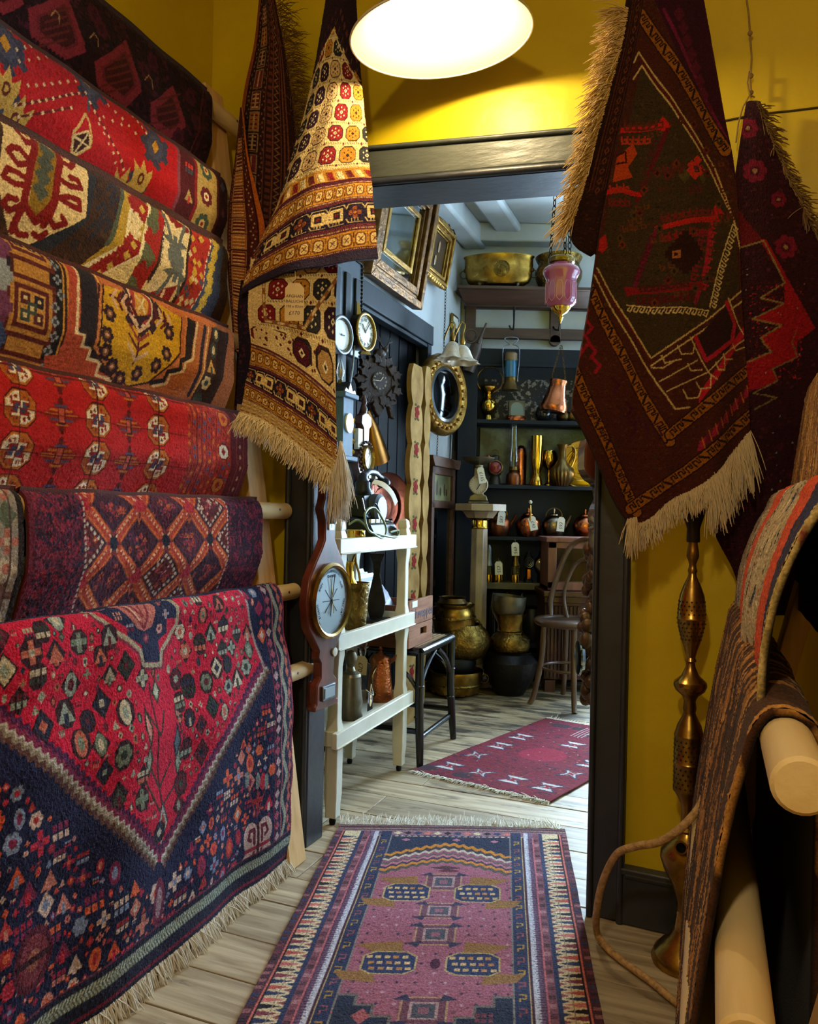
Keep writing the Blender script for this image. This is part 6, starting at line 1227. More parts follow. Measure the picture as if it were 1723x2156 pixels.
b = MB(); o4 = [(.15, .15), (w - .15, .15), (w - .15, h - .15), (.15, h - .15)]; i4 = [(.175, .175), (w - .175, .175), (w - .175, h - .175), (.175, h - .175)]
for i in range(4): j = (i + 1) % 4; q = [o4[i], o4[j], i4[j], i4[i]]; b.hexa([(x, y, .018) for x, y in q], [(x, y, .03) for x, y in q])
b.obj('inner_slip', gilt, t, bev=.003)
t, w, h, fo = tipframe('gilt_picture', 'small dark painting in an ornate gold frame beside the large mirror', 'picture', (884, 594), (926, 606), (946, 497), .03, .055, .05, gilt, mat('dark_painting', '#241a10', .3, col2='#3a2a18', scale=5))
for i in range(4):
    b = MB(); L_ = w if i % 2 == 0 else h
    for k in range(11): f = k / 10 * L_; r_ = .012 + .012 * sin(pi * k / 10) * (1 if i in (0, 2) else .5); q = {0: (f, .0), 2: (f, h), 1: (w, f), 3: (0, f)}[i]; b.sph((q[0], q[1], .03), r_, 6, sc=(1.2, 1.1, .8))
    b.obj('carved_crest', gilt, t)
b = MB(); b.sph((w * .5, h * .62, .02), .02, 6, sc=(.7, 1.6, .15)); b.sph((w * .42, h * .35, .02), .03, 6, sc=(.5, 1.0, .12)); b.obj('painted_figure', mat('painted_figure', '#8a6a4a', .5), t)
# ---- cuckoo clock on the dark door
def wallthing(nm, label, cat, px, py, off, grp=None, yaw=0): return thing(nm, label, cat, fl_hit(px, py, off), group=grp, M3=Matrix.Rotation(radians(-yaw), 3, 'Z') @ W3)
D0 = -.055
t = wallthing('cuckoo_clock', 'dark carved cuckoo clock with white numerals on the black door', 'clock', 781, 806, D0 + .06, yaw=30); t.scale = (.74, .74, .74)
Yc = float(fl_hit(799, 806, D0)[1]); K1 = sc_(Yc); kx = K1 / .48      # in-plane metres per horizontal photo pixel
b = MB(); b.prism([(-.10, -.11), (.10, -.11), (.13, .02), (0, .15), (-.13, .02)], .09); b.obj('case', carved, t)
b = MB(); rnd = random.Random(3)
for i in range(18):
    a = 2 * pi * i / 18; R0 = .135 + .02 * (i % 2); x, y = R0 * cos(a) * .95, R0 * sin(a) * .95
    ca, sa = cos(a), sin(a); leaf = [(0, -.03), (.03, -.02), (.05, -.03), (.06, -.008), (.085, 0), (.06, .01), (.05, .032), (.03, .022), (0, .03)]
    b.prism([(x + (u - .03) * ca - v * sa, y + (u - .03) * sa + v * ca) for u, v in leaf], .035, Matrix.Translation((0, 0, .06 + .008 * (i % 3))))
b.obj('carved_leaves', carved, t, bev=.004)
b = MB(); b.prism([(-.05, -.10), (-.075, -.14), (-.04, -.135), (-.045, -.18), (0, -.235), (.045, -.18), (.04, -.135), (.075, -.14), (.05, -.10)], .04, Matrix.Translation((0, 0, .06))); b.obj('bottom_leaf', carved, t, bev=.006)
for s_ in (-1, 1): b = MB(); b.prism([(s_ * .08, -.10), (s_ * .155, -.11), (s_ * .15, -.14), (s_ * .11, -.145), (s_ * .14, -.235), (s_ * .105, -.225), (s_ * .08, -.15)][::s_], .035, Matrix.Translation((0, 0, .055))); b.obj('carved_bird', carved, t, bev=.006)
b = MB(); b.sph((0, .18, .09), .04, 8, sc=(1.2, .8, .8)); b.sph((.035, .205, .10), .022, 8); 
for s_ in (-1, 1): b.tube([(.03, .21, .10), (.03 + s_ * .03, .245, .10), (.03 + s_ * .045, .29, .10)], [.007, .006, .003], 6); b.tube([(.03 + s_ * .035, .255, .10), (.03 + s_ * .07, .27, .10)], [.005, .003], 6)
b.obj('carved_crest', carved, t)
MB().lathe([(.058, 0), (.06, .01), (.04, .012), (.002, .012)], 28, Matrix.Translation((0, 0, .09))).obj('dial', mat('dark_dial', '#33211b', .5), t)
wht = mat('ivory_numerals', '#d8d2c0', .5)
for i, s_ in enumerate(('XII', 'I', 'II', 'III', 'IIII', 'V', 'VI', 'VII', 'VIII', 'IX', 'X', 'XI')): a = pi / 2 - 2 * pi * i / 12; text('numeral', s_, .017, wht, t, (.049 * cos(a), .049 * sin(a), .1035), Matrix.Rotation(a - pi / 2, 3, 'Z'))
b = MB(); b.beam((0, 0, .106), (.022, .028, .106), .005, .002, (0, 0, 1)); b.obj('hour_hand', wht, t); b = MB(); b.beam((0, 0, .107), (-.042, .0, .107), .004, .002, (0, 0, 1)); b.obj('minute_hand', wht, t)
b = MB(); b.tube([(0.02, -.22, .03), (.02, -.40, .03)], .005, 6); b.prism([(-.02, -.36), (.02, -.40), (.06, -.36), (.05, -.32), (.02, -.33), (-.01, -.32)], .02, Matrix.Translation((0, 0, .02))); b.obj('pendulum', carved, t)
for x in (.005, .035): MB().tube([(x, -.2, .02), (x, -.72, .02)], .0022, 5).obj('weight_chain', iron, t)
# ---- hanging brass horn
t = wallthing('brass_horn', 'copper coloured horn hanging slantwise on the black door below the cuckoo clock', 'horn', 782, 930, .02)
M = Matrix.Rotation(radians(-62), 4, 'Z') @ Matrix.Rotation(pi / 2, 4, 'Y'); b = MB(); b.lathe([(.02, -.16), (.045, -.08), (.06, 0), (.072, .07), (.076, .10), (.070, .10), (.055, 0), (.035, -.08)], 24, M, c0=False, c1=False); b.obj('bell', mat('lacquered_copper', '#a8743a', .3, 1, col2='#7a4a22', scale=6), t)
# ---- ship's clock, white clock
def drum(nm, label, px, py, off, R_, dep, casem, dialm, bez, hands=((-.55, .62), (.5, .68)), nums=True):
    t = wallthing(nm, label, 'clock', px, py, off, yaw=6); b = MB(); b.lathe([(R_ * 1.08, -dep), (R_ * 1.1, -dep + .006), (R_, -dep + .012), (R_ * .97, -.012), (R_ * 1.02, -.006)], 40, c1=False); b.obj('drum_case', casem, t)
    MB().torus((0, 0, -.002), R_ * .98, .007, 44, 10).obj('bezel', bez, t); d = MB().lathe([(R_ * .95, -.012), (R_ * .93, -.008), (.0005, -.007)], 40).obj('dial', dialm, t)
    b = MB()
    for i in range(60): a = 2 * pi * i / 60; w_ = .002 if i % 5 else .004; b.beam((R_ * .80 * cos(a), R_ * .80 * sin(a), -.006), (R_ * .86 * cos(a), R_ * .86 * sin(a), -.006), w_, .001, (0, 0, 1))
    b.obj('minute_track', ink, d)
    if nums:
        for i, s_ in enumerate(('XII', 'I', 'II', 'III', 'IIII', 'V', 'VI', 'VII', 'VIII', 'IX', 'X', 'XI')): a = pi / 2 - 2 * pi * i / 12; text('numeral', s_, R_ * .25, ink, d, (R_ * .65 * cos(a), R_ * .65 * sin(a), -.006), Matrix.Rotation(a - pi / 2, 3, 'Z'))
    for nm2, (x, y) in zip(('hour_hand', 'minute_hand'), hands): MB().beam((-x * R_ * .1, -y * R_ * .1, -.004), (x * R_, y * R_, -.004), .006 if nm2[0] == 'h' else .004, .0015, (0, 0, 1)).obj(nm2, ink, t)
    return t
drum('ship_clock', 'drum shaped brass ship clock on the blue door post, cream dial', 772, 699, .14, .08, .12, mat('dark_bronze', '#3a2f26', .4, .6), dial, brass, hands=((-.35, .38), (.42, .55)))
pt = ptag('cream ticket hanging below the drum shaped ship clock', 771, 738, float(fl_hit(772, 699, .12)[1]) - .04, '', 22, 8, paper, tilt=4)
drum('white_clock', 'white faced clock catching the daylight beside the cream cone rug', 722, 705, .15, .075, .10, steel, mat('bright_white_dial', '#f2f4f6', .2, coat=.5), steel, hands=((-.05, .06), (.3, .02)), nums=False)
# ---- blue carved frame, post, bracket lamp, black clock case
t = wallthing('framed_panel', 'blue black framed panel with beaded edge hanging high by the cone rug', 'panel', 716, 640, .06)
b = MB(); b.box((0, 0, .015), (.30, .42, .03)); b.obj('board', mat('blue_black_wood', '#2a3444', .4, col2='#1a2230', scale=8), t, bev=.004)
b = MB()
for x in (-.10, 0, .10): b.box((x, -.02, .034), (.05, .30, .012))
b.obj('raised_panel', bluep, t, bev=.004); b = MB()
for i in range(24): b.sph((.15, -.2 + i * .0175, .032), .008, 5); b.sph((-.15 + i * .0127, .21, .032), .007, 5)
b.obj('beading', iron, t)
ptag('brown ticket hanging beside the beaded blue panel', 746, 634, float(fl_hit(742, 640, .08)[1]), '', 20, 34, paper, tilt=-12)
t = thing('wall_pipe', 'thin bent metal pipe running down beside the ship clock', 'pipe', fl_hit(745, 690, .1)); o_ = np.array(t.location); MB().tube([fl_hit(x, y, .1) - o_ for x, y in ((738, 688), (748, 690), (749, 700), (742, 780), (736, 815), (733, 822))], .005, 8).obj('pipe', steel, t)
t = wallthing('wall_clock', 'pale blue lit wooden clock case with brass finials, half hidden by the cone rug fringe', 'clock', 700, 900, .10); t.scale = (.7, .8, .8)
b = MB(); b.box((0, 0, .03), (.14, .30, .12)); b.box((0, .16, .035), (.19, .025, .15)); b.box((0, -.16, .035), (.19, .025, .15)); b.obj('case', mat('blue_grey_case', '#4a6078', .6, spec=.2, col2='#3a4c60', scale=8), t, bev=.005)
MB().prism([(-.09, .17), (.09, .17), (.06, .20), (.03, .19), (0, .235), (-.03, .19), (-.06, .20)], .10).obj('pediment', lacq, t, bev=.006)
MB().lathe([(.05, 0), (.05, .01), (.001, .012)], 30, Matrix.Translation((0, .02, .09))).obj('dial', dial, t)
for i in range(4): MB().lathe([(.003, 0), (.012, .006), (.016, .014), (.008, .022), (.005, .034), (.009, .038), (.001, .046)], 12, Matrix.Translation((.09, -.12 + i * .055, .07)) @ Matrix.Rotation(pi / 2, 4, 'Y')).obj('brass_finial', brassb, t)
t = wallthing('candle_lamp', 'clear candle bulb in a dark holder beside the cone rug', 'lamp', 717, 800, .13); MB().lathe([(.008, 0), (.016, .02), (.017, .035), (.012, .06), (.003, .085)], 16, Matrix.Rotation(-pi / 2, 4, 'X')).obj('bulb', glass, t); b = MB(); b.lathe([(.013, -.05), (.011, -.01), (.009, .0)], 14, Matrix.Rotation(-pi / 2, 4, 'X')); b.tube([(0, -.05, 0), (.02, -.07, -.03), (.03, -.05, -.09)], .006, 8); b.obj('holder', brassd, t)
MB().tube([(-.002, .01, 0), (-.004, .045, 0), (.004, .045, 0), (.002, .01, 0)], .0012, 5).obj('filament', brassb, t)
# ---- small banjo barometer by the telephone
def banjo(nm, label, t, R_, out, m, dialm, dep=.03, bez=brass, face=True):
    b = MB(); L = [(w_, y) for w_, y in out]; o = [(w_, y) for w_, y in L] + [(-w_, y) for w_, y in reversed(L)]; b.prism(o[::-1], dep); b.obj('case', m, t, bev=.004)
    M = Matrix.Translation((0, 0, dep)); MB().lathe([(R_ * 1.05, 0), (R_ * 1.06, .012), (R_ * .98, .02), (R_ * .92, .016), (R_ * .92, .0)], 48, M, c0=False, c1=False).obj('bezel', bez, t)
    return MB().lathe([(R_ * .93, .004), (.0005, .006)], 40, M).obj('dial', dialm, t)
t = wallthing('banjo_barometer', 'small carved dark barometer with round dial above the telephone', 'barometer', 756, 965, .10)
d = banjo(0, 0, t, .055, [(.015, .20), (.05, .185), (.055, .15), (.03, .13), (.025, .05), (.05, .045), (.085, .0), (.085, -.04), (.05, -.09), (.02, -.11)], mahog, dial, .035)
for i in range(22): a = 2 * pi * i / 22; pass
b = MB(); [b.sph((.072 * cos(2 * pi * i / 22), .072 * sin(2 * pi * i / 22), .037), .007, 5) for i in range(22)]; b.obj('beading', mahog, t); MB().beam((-.02, -.02, .044), (.03, .03, .044), .004, .001, (0, 0, 1)).obj('hand', ink, t)
MB().lathe([(.012, 0), (.016, .03), (.008, .045), (.014, .06), (.004, .09)], 12, Matrix.Translation((0, .19, .02)) @ Matrix.Rotation(-pi / 2, 4, 'X')).obj('finial', mahog, t)
MB().box((-.05, .08, .02), (.05, .09, .02)).obj('wall_socket', whitep, t)
# ---- round convex mirror with gilt balls
t = wallthing('round_mirror', 'round convex mirror in a gilt frame studded with balls on the white wall', 'mirror', 925, 832, .07, yaw=13)
R_ = .235; MB().lathe([(R_, 0), (R_ * 1.02, .02), (R_ * .98, .05), (R_ * .93, .062), (R_ * .86, .045), (R_ * .78, .042), (R_ * .72, .055), (R_ * .68, .045), (R_ * .66, .02)], 64, c0=False, c1=False).obj('frame', gilt, t)
for i in range(26): a = 2 * pi * i / 26; MB().sph((R_ * .82 * cos(a), R_ * .82 * sin(a), .052), .0105, 7).obj('gilt_ball', gilt, t)
MB().lathe([(R_ * .68, .03), (R_ * .67, .046), (R_ * .60, .05), (R_ * .58, .03)], 64, c0=False, c1=False).obj('black_slip', lacq, t)
MB().lathe([(R_ * .6, .03), (R_ * .45, .038), (R_ * .2, .044), (.0005, .046)], 48).obj('glass', mat('convex_mirror_glass', '#14181c', .06, 1), t)
# ---- two light bracket with frilled shades
t = thing('bracket_lamp', 'two frilled frosted glass shades on a brass bracket above the round mirror', 'lamp', P(950, 715, 4.32)); Yl = 4.32; k = sc_(Yl); frost = mat('frosted_glass', '#cfc0ac', .5, trans=.25, col2='#bfae98', scale=9)
for px, py in ((953, 735), (974, 742)):
    pr_ = [(5, 14), (10, 11), (16, 3), (20, -7), (24, -15), (30, -21), (35, -24)]; q = [(r * k, z * k) for r, z in pr_]
    b = MB(); vs = []
    b.lathe(q, 40, Matrix.Translation(((px - 950) * k, -.02, (715 - py) * k)), fn=lambda a, z: 1 + (.16 if z < -18 * k else .05 if z < -10 * k else 0) * sin(7 * a), c0=False, c1=False); b.obj('shade', frost, t)
    b = MB(); b.lathe([(.003, 0), (.012, .005), (.015, .02), (.010, .035), (.006, .06)], 14, Matrix.Translation(((px - 950) * k, -.02, (715 - py + 14) * k))); b.obj('shade_holder', brass, t)
for px in (953, 974): MB().tube(spl([((px - 950) * k, -.02, 8 * k), ((px - 945) * k, .01, 32 * k), ((px - 952) * k, .04, 40 * k), ((px - 962) * k, .06, 20 * k), ((px - 966) * k, .08, 8 * k)], 16), .005, 8).obj('arm', brass, t)
t = thing('funnel_can', 'brown metal can with round handle hanging at the end of the peg rail', 'can', P(998, 745, 4.95)); k = sc_(4.95)
b = MB(); b.lathe([(12 * k, -40 * k), (14 * k, -20 * k), (13 * k, 10 * k), (9 * k, 36 * k)], 20, Matrix.Rotation(radians(16), 4, 'Y')); b.obj('body', mat('brown_tin', '#4b3a30', .45, .3, col2='#33271f', scale=9), t); MB().torus((-8 * k, -.03, 35 * k), 14 * k, .006, 24, 6, Matrix.Rotation(pi / 2, 3, 'X')).obj('ring_handle', MATS['brown_tin'], t); MB().tube([(8 * k, -.03, 20 * k), (24 * k, -.04, 62 * k)], [.012, .006], 8).obj('spout', MATS['brown_tin'], t)
t = wallthing('small_frame', 'tiny brass framed picture on the white wall beside the peg rail', 'picture', 956, 680, .01); b = MB(); b.box((0, 0, .005), (.13, .10, .01)); b.obj('frame', brass, t, bev=.003); MB().box((0, 0, .012), (.09, .065, .004)).obj('print', paperw, t); b = MB(); b.box((0, -.09, .01), (.11, .09, .008)); b.obj('lower_mirror', mirror, t)
# ---- pier mirror with picture panel, two painted gilt boards
a_, b_ = fl_hit(899, 1100, .03), fl_hit(948, 1100, .03); t = thing('pier_mirror', 'tall narrow walnut mirror with a small painted panel, below the round mirror', 'mirror', a_ * np.array([1, 1, 0]), M3=W3)
w = float(np.linalg.norm((b_ - a_)[:2])); z0, z1 = .45, float(fl_hit(925, 985, .03)[2]); b = MB(); fw = .045
for x in (fw / 2, w - fw / 2): b.box((x, (z0 + z1) / 2, .015), (fw, z1 - z0, .03))
zp = float(fl_hit(925, 1062, .03)[2])
for z in (z0 + fw / 2, z1 - fw / 2, zp): b.box((w / 2, z, .015), (w, fw, .03))
b.obj('frame', walnut, t, bev=.003); b = MB(); b.prism([(-.015, z1), (w + .015, z1), (w + .05, z1 + .045), (w + .05, z1 + .06), (-.05, z1 + .06), (-.05, z1 + .045)], .05); b.obj('cornice', walnut, t, bev=.003)
pn_ = MB().box((w / 2, (zp + z1) / 2, .008), (w - fw, z1 - zp, .008)).obj('painted_panel', mat('landscape_panel', '#8b8a64', .5, col2='#4a4a34', scale=7), t); MB().box((w / 2, (z0 + zp) / 2, .008), (w - fw, zp - z0, .008)).obj('glass', mat('dim_mirror', '#8c8f90', .05, 1), t)
b = MB(); [b.sph((w * f, zp + .05 + .03 * g, .012), .03, 6, sc=(.5, g, .1)) for f, g in ((.3, 1.6), (.45, .9), (.62, 1.3), (.72, .8))]; b.obj('painted_trees', mat('dark_umber', '#3a2818', .6), pn_)
chain('hanging_chain', 'short iron chain with hook between round mirror and narrow walnut mirror', fl_hit(922, 912, .05), fl_hit(920, 966, .05), .006)
cable = thing('wall_cable', 'black electric cable running down the white wall corner', 'cable', fl_hit(950, 900, .02)); o_ = np.array(cable.location); MB().tube([fl_hit(x, y, .02) - o_ for x, y in ((951, 915), (949, 960), (947, 990), (953, 1000), (952, 1040), (946, 1060))], .006, 6).obj('cable', lacq, cable)
def scallop(x0, x1, z0, z1, n, amp):
    L, R = [], []
    for i in range(n * 6 + 1): f = i / (n * 6); z = z0 + (z1 - z0) * f; a = amp * abs(sin(pi * f * n)) ** .7; L.append((x0 - a, z)); R.append((x1 + a, z))
    return L + R[::-1]
painted = mat('painted_gold_board', '#947648', .85, col2='#6a4e26', scale=8, bump=.1, spec=.05)
for nm, pxa, pxb, y1_, amp, lb, off in (('painted_board', 856, 876, 762, .03, 'scalloped gold board with painted red roses leaning by the black door', .16), ('painted_board', 884, 891, 768, .025, 'narrower scalloped gold board beside the rose painted one', .13)):
    a_, b_ = fl_hit(pxa, 1050, off), fl_hit(pxb, 1050, off); w = max(.05, float(np.linalg.norm((b_ - a_)[:2])) - .02); zt2 = float(fl_hit(pxa, y1_, off)[2]); o = a_.copy(); o[2] = 0
    t = thing(nm, lb, 'board', o, M3=W3); bo = MB().prism(scallop(0, w, .0, zt2, 9, amp)[::-1], .025).obj('board', painted, t)
    rose = mat('rose_red_paint', '#6a1c16', .9, spec=.05); leafm = mat('leaf_green_paint', '#3c401e', .9, spec=.05)
    if amp > .027:
        for i in range(8):
            z = .25 + i * (zt2 - .3) / 8; b = MB(); [b.sph((w * .5 + .02 * cos(q * 1.26), z + .022 * sin(q * 1.26), .026), .014, 5, sc=(1, 1, .15)) for q in range(5)]; b.sph((w * .5, z, .027), .012, 5, sc=(1, 1, .2)); b.obj('painted_rose', rose, bo)
            b = MB(); [b.sph((w * .5 + .03 * cos(q), z + .045 * sin(q), .0255), .012, 5, sc=(1.3, .6, .1)) for q in (.8, 2.2, 4, 5.4)]; b.obj('painted_foliage', leafm, bo)
# ---- copper charger against the door
t = wallthing('copper_charger', 'round copper charger plate propped against the black door behind the telephone', 'plate', 810, 1068, .03, yaw=18); R_ = .175
MB().lathe([(.0005, .0), (R_ * .55, .0), (R_ * .62, .012), (R_ * .68, .014), (R_ * .95, .024), (R_, .03), (R_, .026), (R_ * .95, .018), (R_ * .6, .004), (.0005, -.004)], 56).obj('dish', mat('red_copper', '#9c5138', .26, 1, col2='#74382a', scale=9, bump=.1, bscale=50), t)
ptag('manila ticket reading £25 hanging on the copper charger', 841, 1058, float(fl_hit(838, 1062, .04)[1]) - .02, '£25', 16, 34, paper, tilt=3, turn=-1)
# ================================================================ things on the shelves of the end wall
Ya = 5.07
def lantern_bail(t, Y, px, y0, cx, cy, r, m): MB().torus(((cx - px) * sc_(Y), 0, (y0 - cy) * sc_(Y)), r * sc_(Y), .004, 30, 6, Matrix.Rotation(pi / 2, 3, 'X')).obj('bail_handle', m, t)
t = turned('oil_lantern', 'round bellied brass oil lantern with hoop handle on the top shelf', 'lantern', brassb, 1028, Ya, [(11, 882), (9, 875), (7, 870), (12, 864), (18, 852), (18, 845), (14, 837), (6, 831), (6, 826), (9, 823), (17, 816), (19, 811), (17, 808)], zs[1]); lantern_bail(t, Ya, 1028, 882, 1030, 796, 27, brass)
t = turned('table_clock', 'small arched table clock on a copper base on the top shelf', 'clock', copper, 1087, Ya, [(22, 882), (22, 876), (20, 872)], zs[1], part='base'); k = sc_(Ya); b = MB(); b.prism([(-17 * k, 0), (17 * k, 0), (17 * k, 33 * k), (-17 * k, 33 * k)], .05, Matrix.Translation((0, .02, 10 * k)) @ Matrix.Rotation(pi / 2, 4, 'X')); b.obj('case', mat('grey_case', '#4e4c48', .4), t, bev=.004)
b = MB(); b.prism([(-13 * k, 0)] + [(13 * k * cos(a), 13 * k * sin(a) + 14 * k) for a in np.linspace(0, pi, 14)][::-1][::-1][::-1] + [(13 * k, 0)], .004, Matrix.Translation((0, -.031, 12 * k)) @ Matrix.Rotation(pi / 2, 4, 'X')); b.obj('arched_glass', mat('blue_grey_glass', '#5c708c', .2, .2), t)
t = turned('glass_float', 'dark glass ball on the top shelf below the hanging copper jug', 'ball', mat('dark_glass', '#1c2024', .08, coat=.5), 1145, Ya, [(5, 882), (14, 876), (18, 866), (15, 852), (8, 845), (2, 843)], zs[1])
for px, mm, lb in ((1186, brassd, 'dark brass dish near the right end of the top shelf'), (1204, brassd, 'dull brass beaker at the right end of the top shelf')): turned('brass_dish', lb, 'dish', mm, px, Ya, [(8, 882), (13, 876), (14, 866), (11, 860)], zs[1], open_=True)
# hanging blue lantern and copper jug
Yh = 4.93; t = thing('blue_lantern', 'hanging lantern with blue glass cylinder and wire bail on the peg rail', 'lantern', P(1075, 822, Yh))
add('base', brassd, t, 1075, 822, Yh, [(19, 822), (18, 814), (13, 806), (13, 797), (14, 795)]); add('blue_glass', mat('blue_glass', '#2f6f96', .12, trans=.3, coat=.4), t, 1075, 822, Yh, [(12, 795), (12, 760)]); add('cap', mat('tan_ribbed_metal', '#7c6546', .5, .5, col2='#54432e', scale=14), t, 1075, 822, Yh, [(13, 760), (14, 757), (13, 753), (13, 745), (10, 742)])
k = sc_(Yh); MB().tube(spl([(-14 * k, 0, 20 * k), (-17 * k, 0, 60 * k), (-17 * k, 0, 88 * k), (-10 * k, 0, 95 * k), (-3 * k, 0, 97 * k), (-12 * k, 0, 104 * k), (-13 * k, 0, 110 * k), (0, 0, 112 * k), (13 * k, 0, 110 * k), (12 * k, 0, 104 * k), (3 * k, 0, 97 * k), (10 * k, 0, 95 * k), (17 * k, 0, 88 * k), (17 * k, 0, 60 * k), (14 * k, 0, 20 * k)], 60), .0035, 6).obj('wire_bail', steel, t)
Yh = 4.92; t = thing('copper_jug', 'bell shaped copper jug hanging on two chains from the peg rail', 'jug', P(1164, 866, Yh)); t.rotation_euler = (0, radians(10), 0); add('body', copper, t, 1164, 866, Yh, [(26, 867), (29, 861), (28, 853), (22, 835), (18, 815), (17, 803), (18, 800)], open_=True, n=36); k = sc_(Yh); add('rim_band', copper, t, 1164, 866, Yh, [(18.6, 806), (19, 803), (18.6, 800)])
for s_ in (-1, 1): chain('', '', (s_ * 16 * k, 0, 64 * k), (-10 * k + s_ * 1 * k, -.02, 138 * k), .007, parent=t, m=brassd)
# ruby lantern hanging nearer
Yr = 3.55; t = thing('pink_lantern', 'pink glass hanging lantern with brass mounts on three chains', 'lantern', P(1180, 680, Yr)); pink = mat('pink_glass', '#b0507e', .12, trans=.25, coat=.6, col2='#9a4270', scale=5)
add('brass_base', brassb, t, 1180, 680, Yr, [(1, 681), (3, 676), (6, 668), (4, 665), (5, 663), (13, 659), (18, 653), (21, 648), (20, 645)]); add('glass_bowl', pink, t, 1180, 680, Yr, [(18, 648), (26, 643), (31, 636), (32, 628), (32, 600), (31, 592), (33, 587), (38, 578), (39, 572), (36, 566), (28, 561), (24, 557)], open_=True, n=48, fn=lambda a, z: 1 + (.018 * cos(12 * a) if .06 < z < .19 else 0))
b = MB(); k = sc_(Yr)
for i in range(12): a = 2 * pi * (i + .5) / 12; r_ = 32.4 * k; b.tube([(r_ * cos(a + d), r_ * sin(a + d), (680 - y) * k) for d, y in ((-.2, 632), (-.19, 606), (-.1, 598), (.1, 598), (.19, 606), (.2, 632), (0, 640), (-.2, 632))], .0011, 4)
b.obj('cut_pattern', mat('pale_pink_glass', '#c98aac', .2), t); MB().lathe([(22 * k, 122 * k), (27 * k, 126 * k), (28 * k, 134 * k), (24 * k, 138 * k)], 36, c0=False, c1=False).obj('collar', brassh, t)
for a in (.6, 2.7, 4.8): chain('', '', (25 * k * cos(a), 25 * k * sin(a), 136 * k), (4 * k * cos(a), 4 * k * sin(a), FC - float(t.location.z)), .010, parent=t, m=iron)
# second shelf
t = turned('signal_lamp', 'dark lamp with red lens on the second shelf', 'lamp', mat('grey_iron', '#3c3a36', .5, .5), 1042, Ya, [(13, 1020), (11, 1006), (9, 1001), (12, 999), (15, 990), (15, 976), (11, 968), (8, 965), (9, 960), (5, 957)], zs[2]); k = sc_(Ya); M = Matrix.Translation((-1 * k, -15 * k, 36 * k)) @ Matrix.Rotation(pi / 2, 4, 'X'); MB().lathe([(15 * k, 0), (15 * k, .02), (13 * k, .022), (13 * k, .012)], 28, M, c0=False, c1=False).obj('lens_ring', brassd, t); MB().lathe([(13 * k, .012), (8 * k, .02), (.0004, .023)], 28, M).obj('red_lens', mat('red_lens', '#6e1422', .15, coat=.5), t); MB().torus((0, 0, 66 * k), 8 * k, .003, 16, 6, Matrix.Rotation(pi / 2, 3, 'X')).obj('loop_handle', brassd, t)
t = turned('oil_lamp', 'copper oil lamp with tall clear chimney on the second shelf', 'lamp', copperd, 1081, Ya - .04, [(15, 1019), (16, 1012), (15, 998), (10, 992), (8, 990)], zs[2], part='font'); add('burner', brassd, t, 1081, 1019, Ya, [(8, 991), (10, 988), (9, 984), (9, 981)]); q = prof(Ya, [(7, 982), (10, 972), (11, 962), (8.5, 945), (7.2, 925), (6.8, 890)], 1019); MB().lathe(q + [(r - .002, z) for r, z in q[::-1]], 28, c0=False, c1=False).obj('glass_chimney', glass, t)
turned('copper_canister', 'copper canister with domed top standing behind the oil lamp', 'canister', copper, 1096, Ya + .06, [(12, 1019), (12, 950), (11, 942), (7, 936), (4, 934)], zs[2])
turned('fluted_vase', 'tall polished brass vase with twisted waist on the second shelf', 'vase', brassb, 1130, Ya - .02, [(12, 1019), (12.5, 1012), (11, 1006), (7.5, 1000), (8, 990), (11, 975), (12.5, 958), (12.8, 935), (12.8, 914)], zs[2], open_=True, n=48, fn=lambda a, z: 1 + (.09 * sin(8 * a + z * 40) if .05 < z < .17 else 0))
turned('brass_goblet', 'polished brass goblet between the tall vase and the ribbed jug', 'goblet', brassb, 1156, Ya + .02, [(12, 1019), (11, 1015), (4, 1010), (3, 1002), (5, 996), (3, 990), (4, 984), (13, 975), (17, 962), (15, 948), (13, 944)], zs[2], open_=True, n=32)
t = turned('ribbed_jug', 'dark ribbed brass jug with loop handle on the second shelf', 'jug', brassd, 1183, Ya - .06, [(15, 1021), (22, 1010), (26, 997), (24, 985), (14, 975), (9, 965), (8, 950), (9, 940), (12, 934)], zs[2], n=60, fn=lambda a, z: 1 + (.035 * sin(20 * a) if z < .12 else 0)); handle('loop_handle', brass, t, Ya, 1183, 1021, [(1191, 940), (1203, 938), (1210, 948), (1208, 966), (1201, 984)], 2.2)
t = thing('brass_tray', 'large round engraved brass tray propped at the right end of the second shelf', 'tray', org(1222, 1019, Ya + .03, zs[2])); k = sc_(Ya); t.rotation_euler = (radians(12), 0, 0); MB().lathe([(.0004, .0), (34 * k, .0), (36 * k, -.006), (48 * k, -.01), (50 * k, -.02), (48 * k, -.006), (36 * k, .0), (.0004, .004)], 56, Matrix.Translation((0, -.01, 50 * k)) @ Matrix.Rotation(-pi / 2, 4, 'X')).obj('dish', brassb, t); b = MB(); [b.torus((0, -.016, 50 * k), r * k, .0016, 48, 5, Matrix.Rotation(pi / 2, 3, 'X')) for r in (14, 22, 30, 42)]; b.obj('engraved_ring', brass, t)
